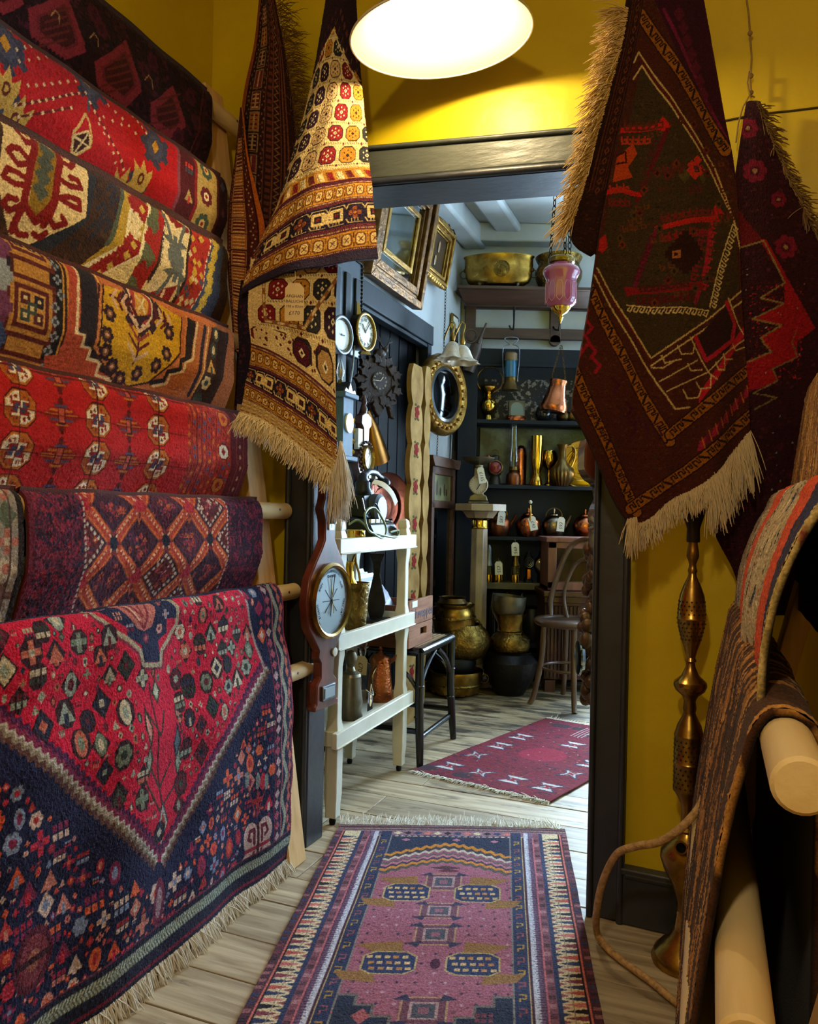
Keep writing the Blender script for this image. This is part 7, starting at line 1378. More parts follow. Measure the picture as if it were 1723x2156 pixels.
# third shelf kettles
kt = [(1050, copperd, 'dull copper kettle half behind the pedestal top on the third shelf', 26, '£85'), (1112, copper, 'copper pan with upright handle ending in a white knob', 27, '£40'), (1166, mat('silvered_copper', '#8a7a68', .28, 1, col2='#5a4a3c', scale=9, rvar=.08), 'silver grey kettle with bail handle on the third shelf', 25, '£65'), (1232, copper, 'copper kettle at the right end of the third shelf', 26, None)]
for i, (px, mm, lb, r, tx) in enumerate(kt):
    t = turned('kettle', lb, 'kettle', mm, px, Ya - .03, [(r * .72, 1124), (r * .85, 1118), (r, 1102), (r * .96, 1092), (r * .6, 1080), (r * .4, 1078)], zs[3]); k = sc_(Ya)
    add('lid', mm, t, px, 1124, Ya, [(r * .45, 1080), (r * .4, 1076), (r * .1, 1073), (2.4, 1070), (3, 1067), (1.5, 1064)])
    if i == 1: b = MB(); b.tube([(0, -r * k * .9, 25 * k), (0, -r * k * 1.05, 45 * k), (0, -r * k * .95, 66 * k)], [.012, .008, .006], 8); b.obj('handle', brass, t); MB().sph((0, -r * k * .95, 72 * k), .012, 8).obj('china_knob', whitep, t)
    elif i != 3: MB().torus((0, 0, 44 * k), 17 * k, .004, 24, 6, Matrix.Rotation(pi / 2, 3, 'X'), a0=0, a1=pi).obj('bail_handle', brassd if i == 2 else brass, t)
    else: MB().torus((16 * k, 0, 24 * k), 15 * k, .005, 20, 6, Matrix.Rotation(pi / 2, 3, 'X'), a0=-1.4, a1=1.4).obj('side_handle', mm, t)
    if i in (0, 2): MB().tube([(r * .8 * k, 0, 18 * k), (r * 1.2 * k, 0, 34 * k), (r * 1.35 * k, -.01, 46 * k)], [.014, .009, .007], 8).obj('spout', mm, t)
    if tx: ptag({0: 'white ticket on the dull copper kettle behind the pedestal', 1: 'white ticket reading £40 on the copper pan', 2: 'white ticket on the silver grey kettle'}[i], px + (8, 7, 17)[i], (1076, 1087, 1089)[i], Ya - .118, tx, 16, 30, tilt=(6, -14, 5)[i])
# fourth shelf miners' lamps
for px, top, lb in ((1028, 1146, 'tall steel and brass miner lamp next to the marble column'), (1050, 1178, 'short brass miner lamp, second from the marble column'), (1085, 1152, 'brass footed miner lamp with £95 ticket, in the middle of the fourth shelf')):
    t = turned('miner_lamp', lb, 'lamp', brassb, px, Ya - .05, [(9, 1224), (9.5, 1216), (9, 1208), (7, 1206)], zs[4], part='brass_font'); add('glass_tube', mat('smoky_glass', '#5a5a50', .12, trans=.5), t, px, 1224, Ya, [(6.5, 1206), (6.5, 1190)]); add('steel_bonnet', steel if top < 1150 else brassd, t, px, 1224, Ya, [(8.5, 1190), (9, 1187), (7, 1183), (6.5, (top + 1183) / 2), (6, top + 6), (3, top)]); k = sc_(Ya)
    b = MB(); [b.tube([(7.6 * k * cos(a), 7.6 * k * sin(a), 17 * k), (7.6 * k * cos(a), 7.6 * k * sin(a), 36 * k)], .0018, 5) for a in np.arange(0, 6.2, 1.05)]; b.obj('guard_rods', brass, t)
for px, py, tx, lb in ((1050, 1182, '£?', 'white ticket on the short miner lamp'), (1085, 1142, '£95', 'white ticket reading £95 hanging over the middle miner lamp')): ptag(lb, px, py, Ya - .10, tx if tx != '£?' else '£55', 16, 28, tilt=-3)
t = turned('carriage_lamp', 'round black carriage lamp with big lens beside the display cabinet', 'lamp', iron, 1141, Ya, [(10, 1224), (9, 1206), (13, 1202), (17, 1190), (16, 1176), (10, 1170), (7, 1160), (6, 1156)], zs[4]); k = sc_(Ya); M = Matrix.Translation((0, -16 * k, 37 * k)) @ Matrix.Rotation(pi / 2, 4, 'X'); MB().lathe([(17 * k, 0), (17 * k, .016), (14 * k, .02), (13 * k, .008)], 28, M, c0=False, c1=False).obj('lens_ring', brassd, t); MB().lathe([(13 * k, .006), (.0004, .016)], 24, M).obj('lens', mat('grey_lens', '#6a6868', .1, coat=.5), t)
t = turned('gas_lamp', 'small black and brass bicycle lamp between miner lamp and carriage lamp', 'lamp', iron, 1112, Ya, [(10, 1224), (9, 1216), (5, 1210), (6, 1190), (9, 1186), (9, 1170), (6, 1166), (5, 1160)], zs[4]); k = sc_(Ya); b = MB(); [b.torus((0, -.03, 42 * k), r * k, .002, 20, 5, Matrix.Rotation(pi / 2, 3, 'X')) for r in (4, 7, 10)]; b.obj('coil', steel, t); MB().box((0, -.035, 18 * k), (.02, .01, .06)).obj('brass_figure', copper, t)
for px, top, lb in ((1037, 1240, 'dark bottle with brass stopper under the fourth shelf, leftmost'), (1066, 1236, 'dark bottle under the fourth shelf behind the tilted bowl'), (1097, 1240, 'dark bottle under the fourth shelf right of the tilted bowl')): t = turned('dark_bottle', lb, 'bottle', mat('bottle_glass', '#16181a', .12, coat=.4), px, Ya + .02, [(13, 1350), (13, 1290), (11, 1275), (5, 1262), (4, 1250)], .61 if False else float(P(1066, 1350, Ya)[2])); add('stopper', brassd, t, px, 1350, Ya, [(4, 1250), (5, 1246), (3, 1243), (4, top), (2, top - 3)])
MB_ = MB().box((wS / 2 + .06, .1, float(P(1066, 1350, Ya)[2]) - .012), (wS - .13, .2, .024)); MB_.obj('shelf', bluep, sh)
t = turned('wash_copper', 'dark round vessel in the shadow under the shelves behind the bowls', 'vessel', mat('dark_pot', '#1b1a19', .4, .3), 1120, Ya + .03, [(24, 1350), (28, 1330), (28, 1300), (22, 1280), (10, 1276)], float(P(1066, 1350, Ya)[2])); k = sc_(Ya); M = Matrix.Translation((15 * k, -24 * k, 62 * k)) @ Matrix.Rotation(pi / 2, 4, 'X'); MB().lathe([(4 * k, 0), (4 * k, .006), (.0004, .008)], 16, M).obj('tap_knob', steel, t)
# ---- marble pedestal and scales
Ym = 4.8; t = thing('marble_pedestal', 'cream marble column pedestal with brass collar in front of the shelves', 'pedestal', org(1003, 1440, Ym, 0)); k = sc_(Ym); zt3 = float(P(1003, 1061, Ym)[2]); n8 = lambda r0, z0, r1, z1, m, nm, n=8: MB().lathe([(r0, z0), (r1, z1)], n, Matrix.Rotation(pi / 8, 4, 'Z')).obj(nm, m, t, bev=.003, ang=20)
n8(.165, zt3 - .042, .165, zt3, marble, 'top_slab'); n8(.085, zt3 - .085, .115, zt3 - .043, marble, 'under_slab'); MB().lathe([(.048, zt3 - .15), (.055, zt3 - .145), (.05, zt3 - .135), (.05, zt3 - .10), (.06, zt3 - .095), (.066, zt3 - .085)], 24).obj('brass_collar', brassb, t); n8(.058, .14, .052, zt3 - .15, marble, 'shaft'); n8(.085, 0, .085, .05, marble, 'foot_slab'); n8(.08, .05, .065, .14, marble, 'foot')
t = thing('kitchen_scale', 'old kitchen scale with shallow pan and round dial on the marble pedestal', 'scale', org(1006, 1057, Ym, zt3)); 
b = MB(); b.box((0, 0, .008), (.125, .10, .016)); b.obj('base', pewter, t, bev=.006); b = MB()
b.prism([(-.06, .016), (.06, .016), (.05, .05), (.03, .06), (.055, .11), (.055, .14), (.03, .165), (.028, .22), (-.028, .22), (-.03, .165), (-.055, .14), (-.055, .11), (-.03, .06), (-.05, .05)], .07, Matrix.Translation((0, .035, 0)) @ Matrix.Rotation(pi / 2, 4, 'X')); b.obj('cast_body', pewter, t, bev=.006)
d = MB().lathe([(.056, 0), (.058, .012), (.052, .016), (.052, .01), (.0004, .01)], 36, Matrix.Translation((0, -.034, .115)) @ Matrix.Rotation(pi / 2, 4, 'X')).obj('dial', mat('grey_dial', '#a89c88', .5, col2='#8c806c', scale=10), t); b = MB(); [b.beam((.043 * cos(a), -.046, .115 + .043 * sin(a)), (.05 * cos(a), -.046, .115 + .05 * sin(a)), .002, .001, (0, 1, 0)) for a in np.arange(0, 6.28, .314)]; b.obj('scale_marks', ink, d); MB().beam((-.012, -.049, .085), (.012, -.049, .125), .005, .002, (0, 1, 0)).obj('hand', ink, t)
MB().lathe([(.03, .218), (.03, .236), (.05, .244), (.09, .262), (.102, .282), (.098, .282), (.08, .266), (.0004, .252)], 40).obj('pan', pewter, t); MB().lathe([(.008, .25), (.012, .275), (.008, .285)], 12, Matrix.Translation((.06, 0, .012))).obj('weight', copperd, t)
ptag('long cream ticket hanging on the kitchen scale dial', 1011, 984, Ym - .06, '£165', 15, 34, tilt=-12, sz=10)
# ---- stacked brass bowls on the floor, two piles
Yq = 4.62
def stack(px, Y, items):
    z = 0
    for nm, lb, cat, mm, pr, extra in items:
        t = turned(nm, lb, cat, mm, px + extra.get('dx', 0), Y + extra.get('dy', 0), pr, z, open_=extra.get('open', True), n=44, fn=extra.get('fn')); k = sc_(Y)
        if 'tilt' in extra: t.rotation_euler = (0, radians(extra['tilt']), 0)
        if extra.get('rings'):
            r_, zz = extra['rings']
            for s_ in (-1, 1): b = MB(); b.sph((s_ * r_ * k, -.02, zz * k), .014, 8); b.torus((s_ * (r_ + 2) * k, -.03, (zz - 8) * k), 9 * k, .004, 18, 6, Matrix.Rotation(pi / 2, 3, 'X')); b.obj('ring_handle', brassd, t)
        if extra.get('band'): r_, z0_, z1_ = extra['band']; MB().lathe([(r_ * k, z0_ * k), ((r_ + 1.2) * k, (z0_ + 2) * k), ((r_ + 1.2) * k, (z1_ - 2) * k), (r_ * k, z1_ * k)], 44, c0=False, c1=False).obj('embossed_band', brassh, t)
        z += extra['h'] * sc_(Y)
stack(957, 4.58, [('brass_pan', 'wide dull brass pan at the bottom of the left pile of bowls', 'pan', brass, [(36, 1452), (50, 1446), (57, 1430), (58, 1412), (60, 1404), (59, 1400)], dict(h=44, band=(57.5, 22, 27), rings=(59, 44))),
    ('iron_pot', 'black pot second from the bottom of the left pile', 'pot', iron, [(38, 1410), (48, 1400), (50, 1385), (46, 1374), (48, 1372)], dict(h=28, dx=-4)),
    ('embossed_bowl', 'big round embossed brass bowl in the middle of the left pile', 'bowl', brassh, [(30, 1390), (50, 1378), (60, 1360), (61, 1345), (54, 1328), (44, 1318), (43, 1314)], dict(h=46, dx=14)),
    ('brass_pot', 'plain polished brass pot with tilted rim under the top jardiniere', 'pot', brass, [(38, 1345), (43, 1336), (44, 1318), (45, 1306), (47, 1303)], dict(h=16, dx=3, tilt=-6)),
    ('jardiniere', 'brass jardiniere with embossed band on top of the left pile', 'pot', brass, [(28, 1318), (36, 1312), (41, 1298), (42, 1284), (40, 1276), (36, 1270), (41, 1266), (43, 1262)], dict(h=46, dx=0, band=(41.5, 12, 30), rings=(42, 24))),
    ('brass_collar_pot', 'small dark brass pot resting in the top jardiniere', 'pot', brassd, [(24, 1268), (30, 1262), (32, 1256), (28, 1250), (27, 1246), (29, 1244)], dict(h=10, dx=-4))])
stack(1073, Yq, [('iron_cauldron', 'black hammered cauldron standing on the floor under the right pile', 'cauldron', mat('black_hammered', '#1e1a18', .4, .5, col2='#100e0d', scale=9, bump=.4, bscale=35), [(30, 1458), (34, 1450), (48, 1428), (57, 1405), (57, 1388), (46, 1374), (42, 1371), (44, 1368)], dict(h=80)),
    ('embossed_pot', 'squat embossed brass pot on the black cauldron', 'pot', brassh, [(30, 1384), (38, 1376), (43, 1362), (42, 1350), (34, 1340), (27, 1336), (27, 1333)], dict(h=50)),
    ('flared_vessel', 'flared brass vessel in the right pile below the tilted bowl', 'vessel', brass, [(26, 1336), (25, 1328), (27, 1316), (33, 1302), (37, 1296)], dict(h=32, band=(26, 1, 5))),
    ('tilted_bowl', 'grey brass bowl sitting tilted on top of the right pile', 'bowl', pewter, [(20, 1300), (31, 1296), (35, 1284), (36, 1268), (36, 1256)], dict(h=20, dx=-5, tilt=5))])
# ---- display cabinet on dark stand, bentwood chair
Yd = 4.66; x0c, x1c = float(P(1153, 1200, Yd)[0]), 1.22; zA, zB_ = float(P(1200, 1243, Yd)[2]), float(P(1200, 1137, Yd)[2]); w = x1c - x0c; t = thing('display_cabinet', 'reddish wood table cabinet with glass door and crimson lining', 'cabinet', (x0c, Yd, zA)); h = zB_ - zA; rosy = mat('rosy_wood', '#7a4a40', .4, col2='#5c342c', scale=6, stretch=(5, 5, .8))
b = MB(); b.box((.01, .13, h / 2), (.02, .26, h)); b.box((w - .01, .13, h / 2), (.02, .26, h)); b.box((w / 2, .25, h / 2), (w, .02, h)); b.box((w / 2, .13, .01), (w, .26, .02)); b.obj('carcase', rosy, t); b = MB(); b.box((w / 2, .12, h), (w + .03, .30, .03)); b.obj('top', rosy, t, bev=.005)
b = MB(); fw = .05
for x in (fw / 2, w - fw / 2): b.box((x, -.008, h / 2), (fw, .02, h - .02))
for z in (fw / 2, h - fw / 2): b.box((w / 2, -.008, z), (w, .02, fw))
dr_ = b.obj('door', rosy, t, bev=.003); MB().box((w / 2, -.006, h / 2), (w - .08, .004, h - .08)).obj('door_glass', mat('cabinet_glass', '#ffffff', .03, trans=1, ior=1.12), dr_); MB().box((w / 2, .12, .03), (w - .05, .2, .012)).obj('crimson_lining', mat('crimson_velvet', '#6e1030', .9, sheen=.4), t); MB().box((w / 2, .14, h * .55), (w - .05, .2, .006)).obj('glass_shelf', glass, t)
xq = float(P(1141, 1300, Yd)[0]); wq = 1.22 - xq; t = thing('chest', 'dark mahogany chest with slatted front carrying the display cabinet', 'chest', (xq, Yd, 0)); b = MB(); b.box((wq / 2, .15, zA / 2 + .03), (wq - .04, .28, zA - .09)); b.obj('carcase', mahog, t, bev=.004); b = MB(); b.box((wq / 2, .12, zA - .02), (wq, .34, .035)); b.box((wq / 2, .13, zA - .055), (wq - .02, .31, .04)); b.obj('top', mahog, t, bev=.006); b = MB(); [b.box((.04 + i * .022, .0, .30), (.011, .012, .42)) for i in range(9)]; b.obj('slats', mahog, t); MB().box((wq / 2, .0, .53), (wq - .06, .02, .03)).obj('front_rail', mahog, t, bev=.003); [MB().box((x, y, .035), (.06, .05, .07)).obj('foot', mahog, t) for x in (.06, wq - .06) for y in (.04, .26)]
ch = thing('bentwood_chair', 'brown bentwood chair half hidden behind the right door post', 'chair', F(1200, 1498) * np.array([1, 1, 0]) + np.array([.03, .18, 0]), radians(-42)); bent = mat('bentwood', '#5a4030', .35, col2='#3f2a1e', scale=7, coat=.3); k = sc_(4.4); zse = .455; R_ = .185
MB().torus((0, 0, zse), R_, .02, 48, 10, sy=.95).obj('seat_rim', bent, ch); MB().lathe([(R_, zse + .004), (R_ * .9, zse + .006), (.001, zse)], 40).obj('seat_panel', mat('pressed_seat', '#4d382c', .4, col2='#35251c', scale=16, bump=.3, bscale=30), ch)
for a, sp in ((-2.25, .07), (-.9, .07), (.9, .05), (2.25, .05)): x, y = .16 * cos(a), .16 * sin(a); MB().tube(spl([(x * .95, y * .95, zse - .01), (x * 1.02, y * 1.02, .25), (x * 1.25, y * 1.25, .06), (x * 1.42, y * 1.42, 0)], 12), [.016] * 6 + [.015] * 6, 10).obj('leg', bent, ch)
MB().torus((0, 0, .20), .155, .009, 36, 8).obj('stretcher_ring', bent, ch)
cb_ = lambda pts: spl(pts, 32); bk = [(-.17, .07, zse), (-.185, .10, zse + .12), (-.15, .14, zse + .3), (-.10, .17, zse + .42), (0, .18, zse + .46), (.10, .17, zse + .42), (.15, .14, zse + .3), (.185, .10, zse + .12), (.17, .07, zse)]; MB().tube(cb_(bk), .0155, 10).obj('back_hoop', bent, ch); MB().tube(cb_([(-.09, .12, zse), (-.12, .13, zse + .14), (-.075, .16, zse + .3), (0, .17, zse + .345), (.075, .16, zse + .3), (.12, .13, zse + .14), (.09, .12, zse)]), .011, 10).obj('inner_hoop', bent, ch)
# ================================================================ stool, crate, white rack and its things
SO = F(880, 1612); st = thing('bamboo_stool', 'black bamboo turned stool with woven cane seat carrying the wooden crate', 'stool', SO, RA); sw, sl, hs = .44, .42, .47
leg_pts = lambda x, y: [(x, y, .0), (x, y, hs)]
for x, dx in ((0, .012), (-sw, -.012)):
    for y, dy in ((0, -.012), (sl, .012)):
        b = MB(); b.tube([(x + dx * 1.2, y + dy * 1.2, 0), (x + dx * .6, y + dy * .5, .12), (x, y, .25), (x, y, hs)], [.0145, .0175, .0185, .0185], 14); [b.tube([(x, y, z - .004), (x, y, z), (x, y, z + .004)], [.019, .0215, .019], 14) for z in (.2, .33)]; b.obj('leg', lacq, st)
for p, q in (((0, 0), (0, sl)), ((-sw, 0), (-sw, sl)), ((0, 0), (-sw, 0)), ((0, sl), (-sw, sl))):
    MB().tube([(*p, hs), (*q, hs)], .019, 12).obj('seat_rail', lacq, st); MB().tube([(*p, .11 if p[0] == q[0] else .14), (*q, .11 if p[0] == q[0] else .14)], .012, 10).obj('stretcher', lacq, st)
    m_ = np.array([(p[0] + q[0]) / 2, (p[1] + q[1]) / 2]); 
    for c_, o_ in ((p, q), (q, p)): c_ = np.array(c_); o_ = np.array(o_); MB().tube(spl([(*(c_), hs - .17), (*(c_ + (o_ - c_) * .12), hs - .10), (*(c_ + (o_ - c_) * .3), hs - .05), (*(c_ + (o_ - c_) * .45), hs - .02)], 10), .0095, 8).obj('bracket', lacq, st)
cane = mat('woven_cane', '#7a6448', .6, col2='#3f3122', scale=40, lo=.45, hi=.55); b = MB(); b.box((-sw / 2, sl / 2, hs + .008), (sw - .02, sl - .02, .008)); b.obj('cane_seat', cane, st); b = MB(); [b.box((-sw / 2, .02 + i * .02, hs + .014), (sw - .03, .007, .003)) for i in range(20)]; [b.box((-sw + .03 + i * .02, sl / 2, hs + .015), (.006, sl - .03, .003)) for i in range(20)]; b.obj('cane_strands', mat('cane_strand', '#8a7454', .6), st)
cra = thing('wooden_crate', 'old pinkish wooden bottle crate lettered on its end, standing on the black stool', 'crate', Vector(SO) + Vector(BX * -.03 + AX * (float(np.dot(hit(911, 1300, SO - BX * .03, BX) - SO, AX)) - .29) + ZX * (hs + .018)), RA); cw, cl, chh = .40, .29, .195; crw = mat('crate_wood', '#946a54', .8, spec=.1, col2='#7a503e', scale=5, stretch=(1, 1, 7)); crd = mat('crate_side', '#7c4a34', .6, col2='#5c3424', scale=5, stretch=(1, 1, 7))
b = MB()
for z0_, z1_ in ((0, .09), (.0925, chh)):
    if z0_: b.box((-.008, cl / 2, (z0_ + z1_) / 2), (.016, cl, z1_ - z0_))
    else: b.box((-.008, cl / 2, .02), (.016, cl, .04)); b.box((-.008, cl / 2, .08), (.016, cl, .02)); b.box((-.008, cl * .24, .055), (.016, cl * .48, .03)); b.box((-.008, cl * .87, .055), (.016, cl * .26, .03))
b.obj('end_board', crw, cra, bev=.002); MB().box((-cw + .008, cl / 2, chh / 2), (.016, cl, chh)).obj('end_board', crw, cra, bev=.002)
for y in (.006, cl - .006): MB().box((-cw / 2, y, chh / 2 - .01), (cw - .03, .012, chh - .02)).obj('side_board', crd, cra, bev=.002)
MB().box((-cw / 2, cl / 2, .006), (cw - .03, cl - .02, .012)).obj('bottom', crd, cra)
MX = Matrix(((0, 0, 1), (1, 0, 0), (0, 1, 0))); text('writing', 'Schweppes', .062, mat('navy_stencil', '#2e2c44', .6), cra, (.0005, cl * .52, .135), MX, ext=.0006); MB().box((.001, .06, chh - .016), (.001, .06, .026)).obj('white_sticker', paperw, cra)
cols = ['#b9c6d6', '#7d8aa8', '#b56a60', '#cdd6de', '#4a5a78', '#8a9aa0']
for i in range(5):
    t = thing('record_sleeve', ['pale blue card folder standing at the back of the crate', 'grey blue sleeve second from the back in the crate', 'pink sleeve with dark leaf print in the crate', 'white banded sleeve in front of the pink one in the crate', 'dark blue sleeve nearest the front of the crate'][i], 'sleeve', Vector(cra.location) + Vector(BX * (-.19 + .026 * i) + AX * .018 + ZX * .014), RA); t.rotation_euler = (0, radians(-27 - 2 * i), RA)
    s_ = MB().box((0, .125, .16), (.006, .25, .32 - .02 * (i % 3))).obj('cover', mat('sleeve_' + 'abcde'[i], cols[i], .4, coat=.3), t)
    b = MB(); rr_ = random.Random(i); [b.sph((.0034, .03 + rr_.random() * .19, .04 + rr_.random() * .22), .02 + .022 * rr_.random(), 6, sc=(.04, 1.4, .8)) for _ in range(9)]; b.obj('printed_leaves', mat('sleeve_print', '#35335c', .5), s_)
    MB().box((.0035, .125, .275), (.001, .24, .03)).obj('title_band', paperw, s_)
RO = F(700, 1735); rkw = thing('white_rack', 'cream painted three tier wooden rack just beyond the doorway', 'rack', RO, RA); Lr, Wr = .60, .22; pw = .046
zsh = [.292, .615, .932]; ptop = 1.022
def post(x, y):
    b = MB(); h_ = pw / 2; pr_ = [(0.85, .025), (.85, .06), (1, .10), (1, .22), (1.0, zsh[0] + .03), (.8, zsh[0] + .06), (.8, zsh[1] - .09), (1, zsh[1] - .05), (1, zsh[1] + .03), (.8, zsh[1] + .06), (.8, zsh[2] - .09), (1, zsh[2] - .05), (1, zsh[2] + .03), (.78, zsh[2] + .05), (.9, ptop - .03), (.75, ptop - .008), (.4, ptop)]
    vs = []; [vs.extend([(x - h_ * s, y - h_ * s, z), (x + h_ * s, y - h_ * s, z), (x + h_ * s, y + h_ * s, z), (x - h_ * s, y + h_ * s, z)]) for s, z in pr_]
    fs = [(3, 2, 1, 0), tuple(4 * (len(pr_) - 1) + i for i in range(4))]; [fs.append((4 * j + i, 4 * j + (i + 1) % 4, 4 * j + 4 + (i + 1) % 4, 4 * j + 4 + i)) for j in range(len(pr_) - 1) for i in range(4)]
    b.add(vs, fs); po = b.obj('post', whitep, rkw, bev=.003, ang=25); MB().lathe([(.010, 0), (.012, .012), (.008, .026)], 12, Matrix.Translation((x, y, 0))).obj('castor', iron, po)
for x in (0, -Wr):
    for y in (0, Lr): post(x, y)
for z in zsh:
    for x in (.026, -Wr - .026): b = MB(); b.box((x, Lr / 2, z), (.02, Lr + .11, .052)); b.box((x + (.004 if x > 0 else -.004), Lr / 2, z - .024), (.024, Lr + .11, .006)); b.obj('front_rail' if x > 0 else 'back_rail', whitep, rkw, bev=.003)
    for y in (-.026, Lr + .026): MB().box((-Wr / 2, y, z), (Wr + .07, .018, .05)).obj('end_rail', whitep, rkw, bev=.003)
    MB().box((-Wr / 2, Lr / 2, z - .01), (Wr + .03, Lr + .03, .014)).obj('shelf_board', whitep, rkw)
def onr(x, y, z): return Vector(RO) + Vector(BX * x + AX * y + ZX * z)
def yk(px, x): return float(np.dot(hit(px, 1300, RO + BX * x, BX) - RO, AX))
def rlathe(nm, lb, cat, m, x, y, zi, pr, part='body', open_=False, n=28, fn=None, top=-.003):
    t = thing(nm, lb, cat, onr(x, y, zsh[zi] + top), RA); b = MB()
    if open_: b.vessel(pr, .003, n, fn=fn)
    else: b.lathe([(.0004, pr[0][1])] + pr + [(.0004, pr[-1][1])], n, fn=fn)
    b.obj(part, m, t); return t
# bottom tier
t = rlathe('pewter_tankard', 'tall pewter flagon with curved handle on the lowest tier of the white rack', 'flagon', pewter, -.06, yk(741, -.06), 0, [(.046, 0), (.048, .01), (.042, .03), (.047, .06), (.043, .09), (.037, .13), (.037, .155)]); MB().lathe([(.04, .155), (.036, .165), (.018, .175), (.012, .19), (.02, .205), (.024, .225), (.015, .245), (.004, .25)], 20).obj('lid', pewter, t); MB().tube(spl([(0, .036, .145), (0, .065, .15), (0, .085, .12), (0, .085, .08), (0, .065, .05), (0, .05, .03)], 18), .006, 8).obj('handle', pewter, t)
t = rlathe('glass_decanter', 'clear cut glass decanter behind the pewter flagon', 'decanter', glass, -.15, yk(766, -.15), 0, [(.045, 0), (.05, .01), (.05, .11), (.04, .14), (.018, .165), (.015, .2), (.026, .21)], n=24); MB().lathe([(.012, .2), (.02, .22), (.018, .24), (.004, .25)], 12).obj('stopper', glass, t)
ptag('manila ticket hanging on the glass decanter behind the flagon', 761, 1381, float(onr(-.15, yk(766, -.15), 0)[1]) - .06, '£70', 28, 40, paper, tilt=4, sz=13)
t = rlathe('copper_pot', 'lidded hammered copper coffee pot on the lowest tier', 'pot', mat('hammered_copper', '#b5683c', .22, 1, col2='#8a4a2a', scale=10, bump=.5, bscale=110), -.07, yk(803, -.07), 0, [(.05, 0), (.054, .01), (.05, .06), (.043, .12), (.041, .155)]); MB().lathe([(.045, .155), (.045, .162), (.036, .178), (.012, .19), (.006, .2), (.01, .207), (.004, .217)], 24).obj('lid', copper, t); MB().prism([(.03, .14), (.065, .165), (.07, .19), (.04, .165)], .014, Matrix.Translation((0, .007, 0)) @ Matrix.Rotation(pi / 2, 4, 'X') @ Matrix.Rotation(0, 4, 'Z')).obj('spout', copper, t); MB().tube(spl([(0, -.04, .14), (0, -.075, .12), (0, -.08, .07), (0, -.05, .03)], 14), .005, 8).obj('handle', brassd, t)
t = thing('price_tag', 'black ticket with pale cut-out figure tied with twine to the copper coffee pot', 'tag', onr(-.012, yk(783, -.012), zsh[0] + .085), RA); b = MB(); b.box((0, 0, -.035), (.002, .045, .07)); b.obj('card', lacq, t); b = MB(); b.sph((.002, .0, -.02), .008, 6, sc=(.2, 1, 1)); b.sph((.002, 0, -.042), .014, 6, sc=(.15, .7, 1)); b.obj('printed_figure', paper, t); MB().tube(spl([(0, .0, 0), (-.01, .03, .02), (-.02, .06, .0), (.0, .03, -.02), (0, -.04, .015)], 16), .0016, 6).obj('string', string, t)
rlathe('glass_tumbler', 'small ridged amber glass behind the near leg of the rack', 'glass', mat('amber_glass', '#b5713c', .12, trans=.5), -.12, .03, 0, [(.03, 0), (.034, .01), (.034, .12), (.036, .14)], open_=True)
# middle tier
t = rlathe('brass_ewer', 'bulbous brass ewer with tall looped handle behind the barometer', 'ewer', brassb, -.09, yk(733, -.09), 1, [(.03, 0), (.032, .008), (.012, .03), (.012, .045), (.045, .085), (.056, .115), (.045, .15), (.02, .19), (.016, .23), (.024, .25)], n=36); MB().tube(spl([(0, .02, .235), (0, .05, .27), (0, .06, .24), (0, .09, .20), (0, .10, .16), (0, .075, .12), (0, .06, .10)], 24), .005, 8).obj('looped_handle', brass, t)
rlathe('brass_beaker', 'engraved brass beaker on the middle tier', 'beaker', brassh, -.05, yk(750, -.05), 1, [(.034, 0), (.036, .01), (.042, .09), (.048, .175)], open_=True, n=32)
t = thing('iron_candlestick', 'dark square waisted iron candlestick on the middle tier of the white rack', 'candlestick', onr(-.07, yk(792, -.07), zsh[1] - .003), RA + .4); pr_ = [(.075, 0), (.072, .012), (.03, .016), (.042, .05), (.045, .08), (.028, .14), (.016, .19), (.022, .235), (.035, .262), (.036, .272)]; b = MB(); b.lathe([(.0004, 0)] + [(r * 1.15, z) for r, z in pr_] + [(.0004, .272)], 4, Matrix.Rotation(pi / 4, 4, 'Z')); b.obj('body', mat('dark_iron_cast', '#2c2c30', .5, .6, col2='#1c1c20', scale=30, bump=.4, bscale=90), t, bev=.003, ang=20)
# top tier: telephone
tp = thing('telephone', 'black bakelite intercom telephone on top of the white rack', 'telephone', onr(-.10, yk(772, -.10), zsh[2] - .003), RA); b = MB(); b.hexa([(-.11, -.13, 0), (.10, -.13, 0), (.10, .13, 0), (-.11, .13, 0)], [(-.11, -.13, .11), (.06, -.13, .075), (.06, .13, .075), (-.11, .13, .11)]); b.obj('base', bake, tp, bev=.008); b = MB(); b.hexa([(-.11, -.02, .10), (.0, -.02, .09), (.0, .12, .09), (-.11, .12, .10)], [(-.10, .0, .215), (-.03, .0, .215), (-.03, .10, .215), (-.10, .10, .215)]); b.obj('upright_case', bake, tp, bev=.008); MB().lathe([(.062, 0), (.062, .03), (.05, .04)], 36, Matrix.Translation((-.02, .09, .13)) @ Matrix.Rotation(pi / 2, 4, 'Y')).obj('bell_drum', mat('blued_steel', '#4c545e', .5, .4), tp)
b = MB(); [b.box((.052 - .018 * r_, -.10 + .05 * g + .0095 * q, .083 + .006 * r_), (.010, .007, .014)) for r_ in range(1) for g in range(4) for q in range(4)]; b.obj('key_row', whitep, tp)
hs_ = MB(); hs_.tube(spl([(.0, -.045, .262), (.0, -.01, .275), (.0, .05, .275), (.0, .09, .262)], 16), .014, 12); ho = hs_.obj('handset', bake, tp); b = MB(); b.tube(spl([(0, -.045, .262), (.005, -.075, .25), (.01, -.085, .215), (.012, -.085, .18)], 12), [.015] * 3 + [.02] * 3 + [.03] * 3 + [.035, .036, .03], 16); b.obj('earpiece', bake, ho); b = MB(); b.tube(spl([(0, .09, .262), (.005, .12, .25), (.012, .125, .225)], 10), [.014] * 4 + [.018, .022, .026, .028, .028, .024], 16); b.obj('mouthpiece', bake, ho)
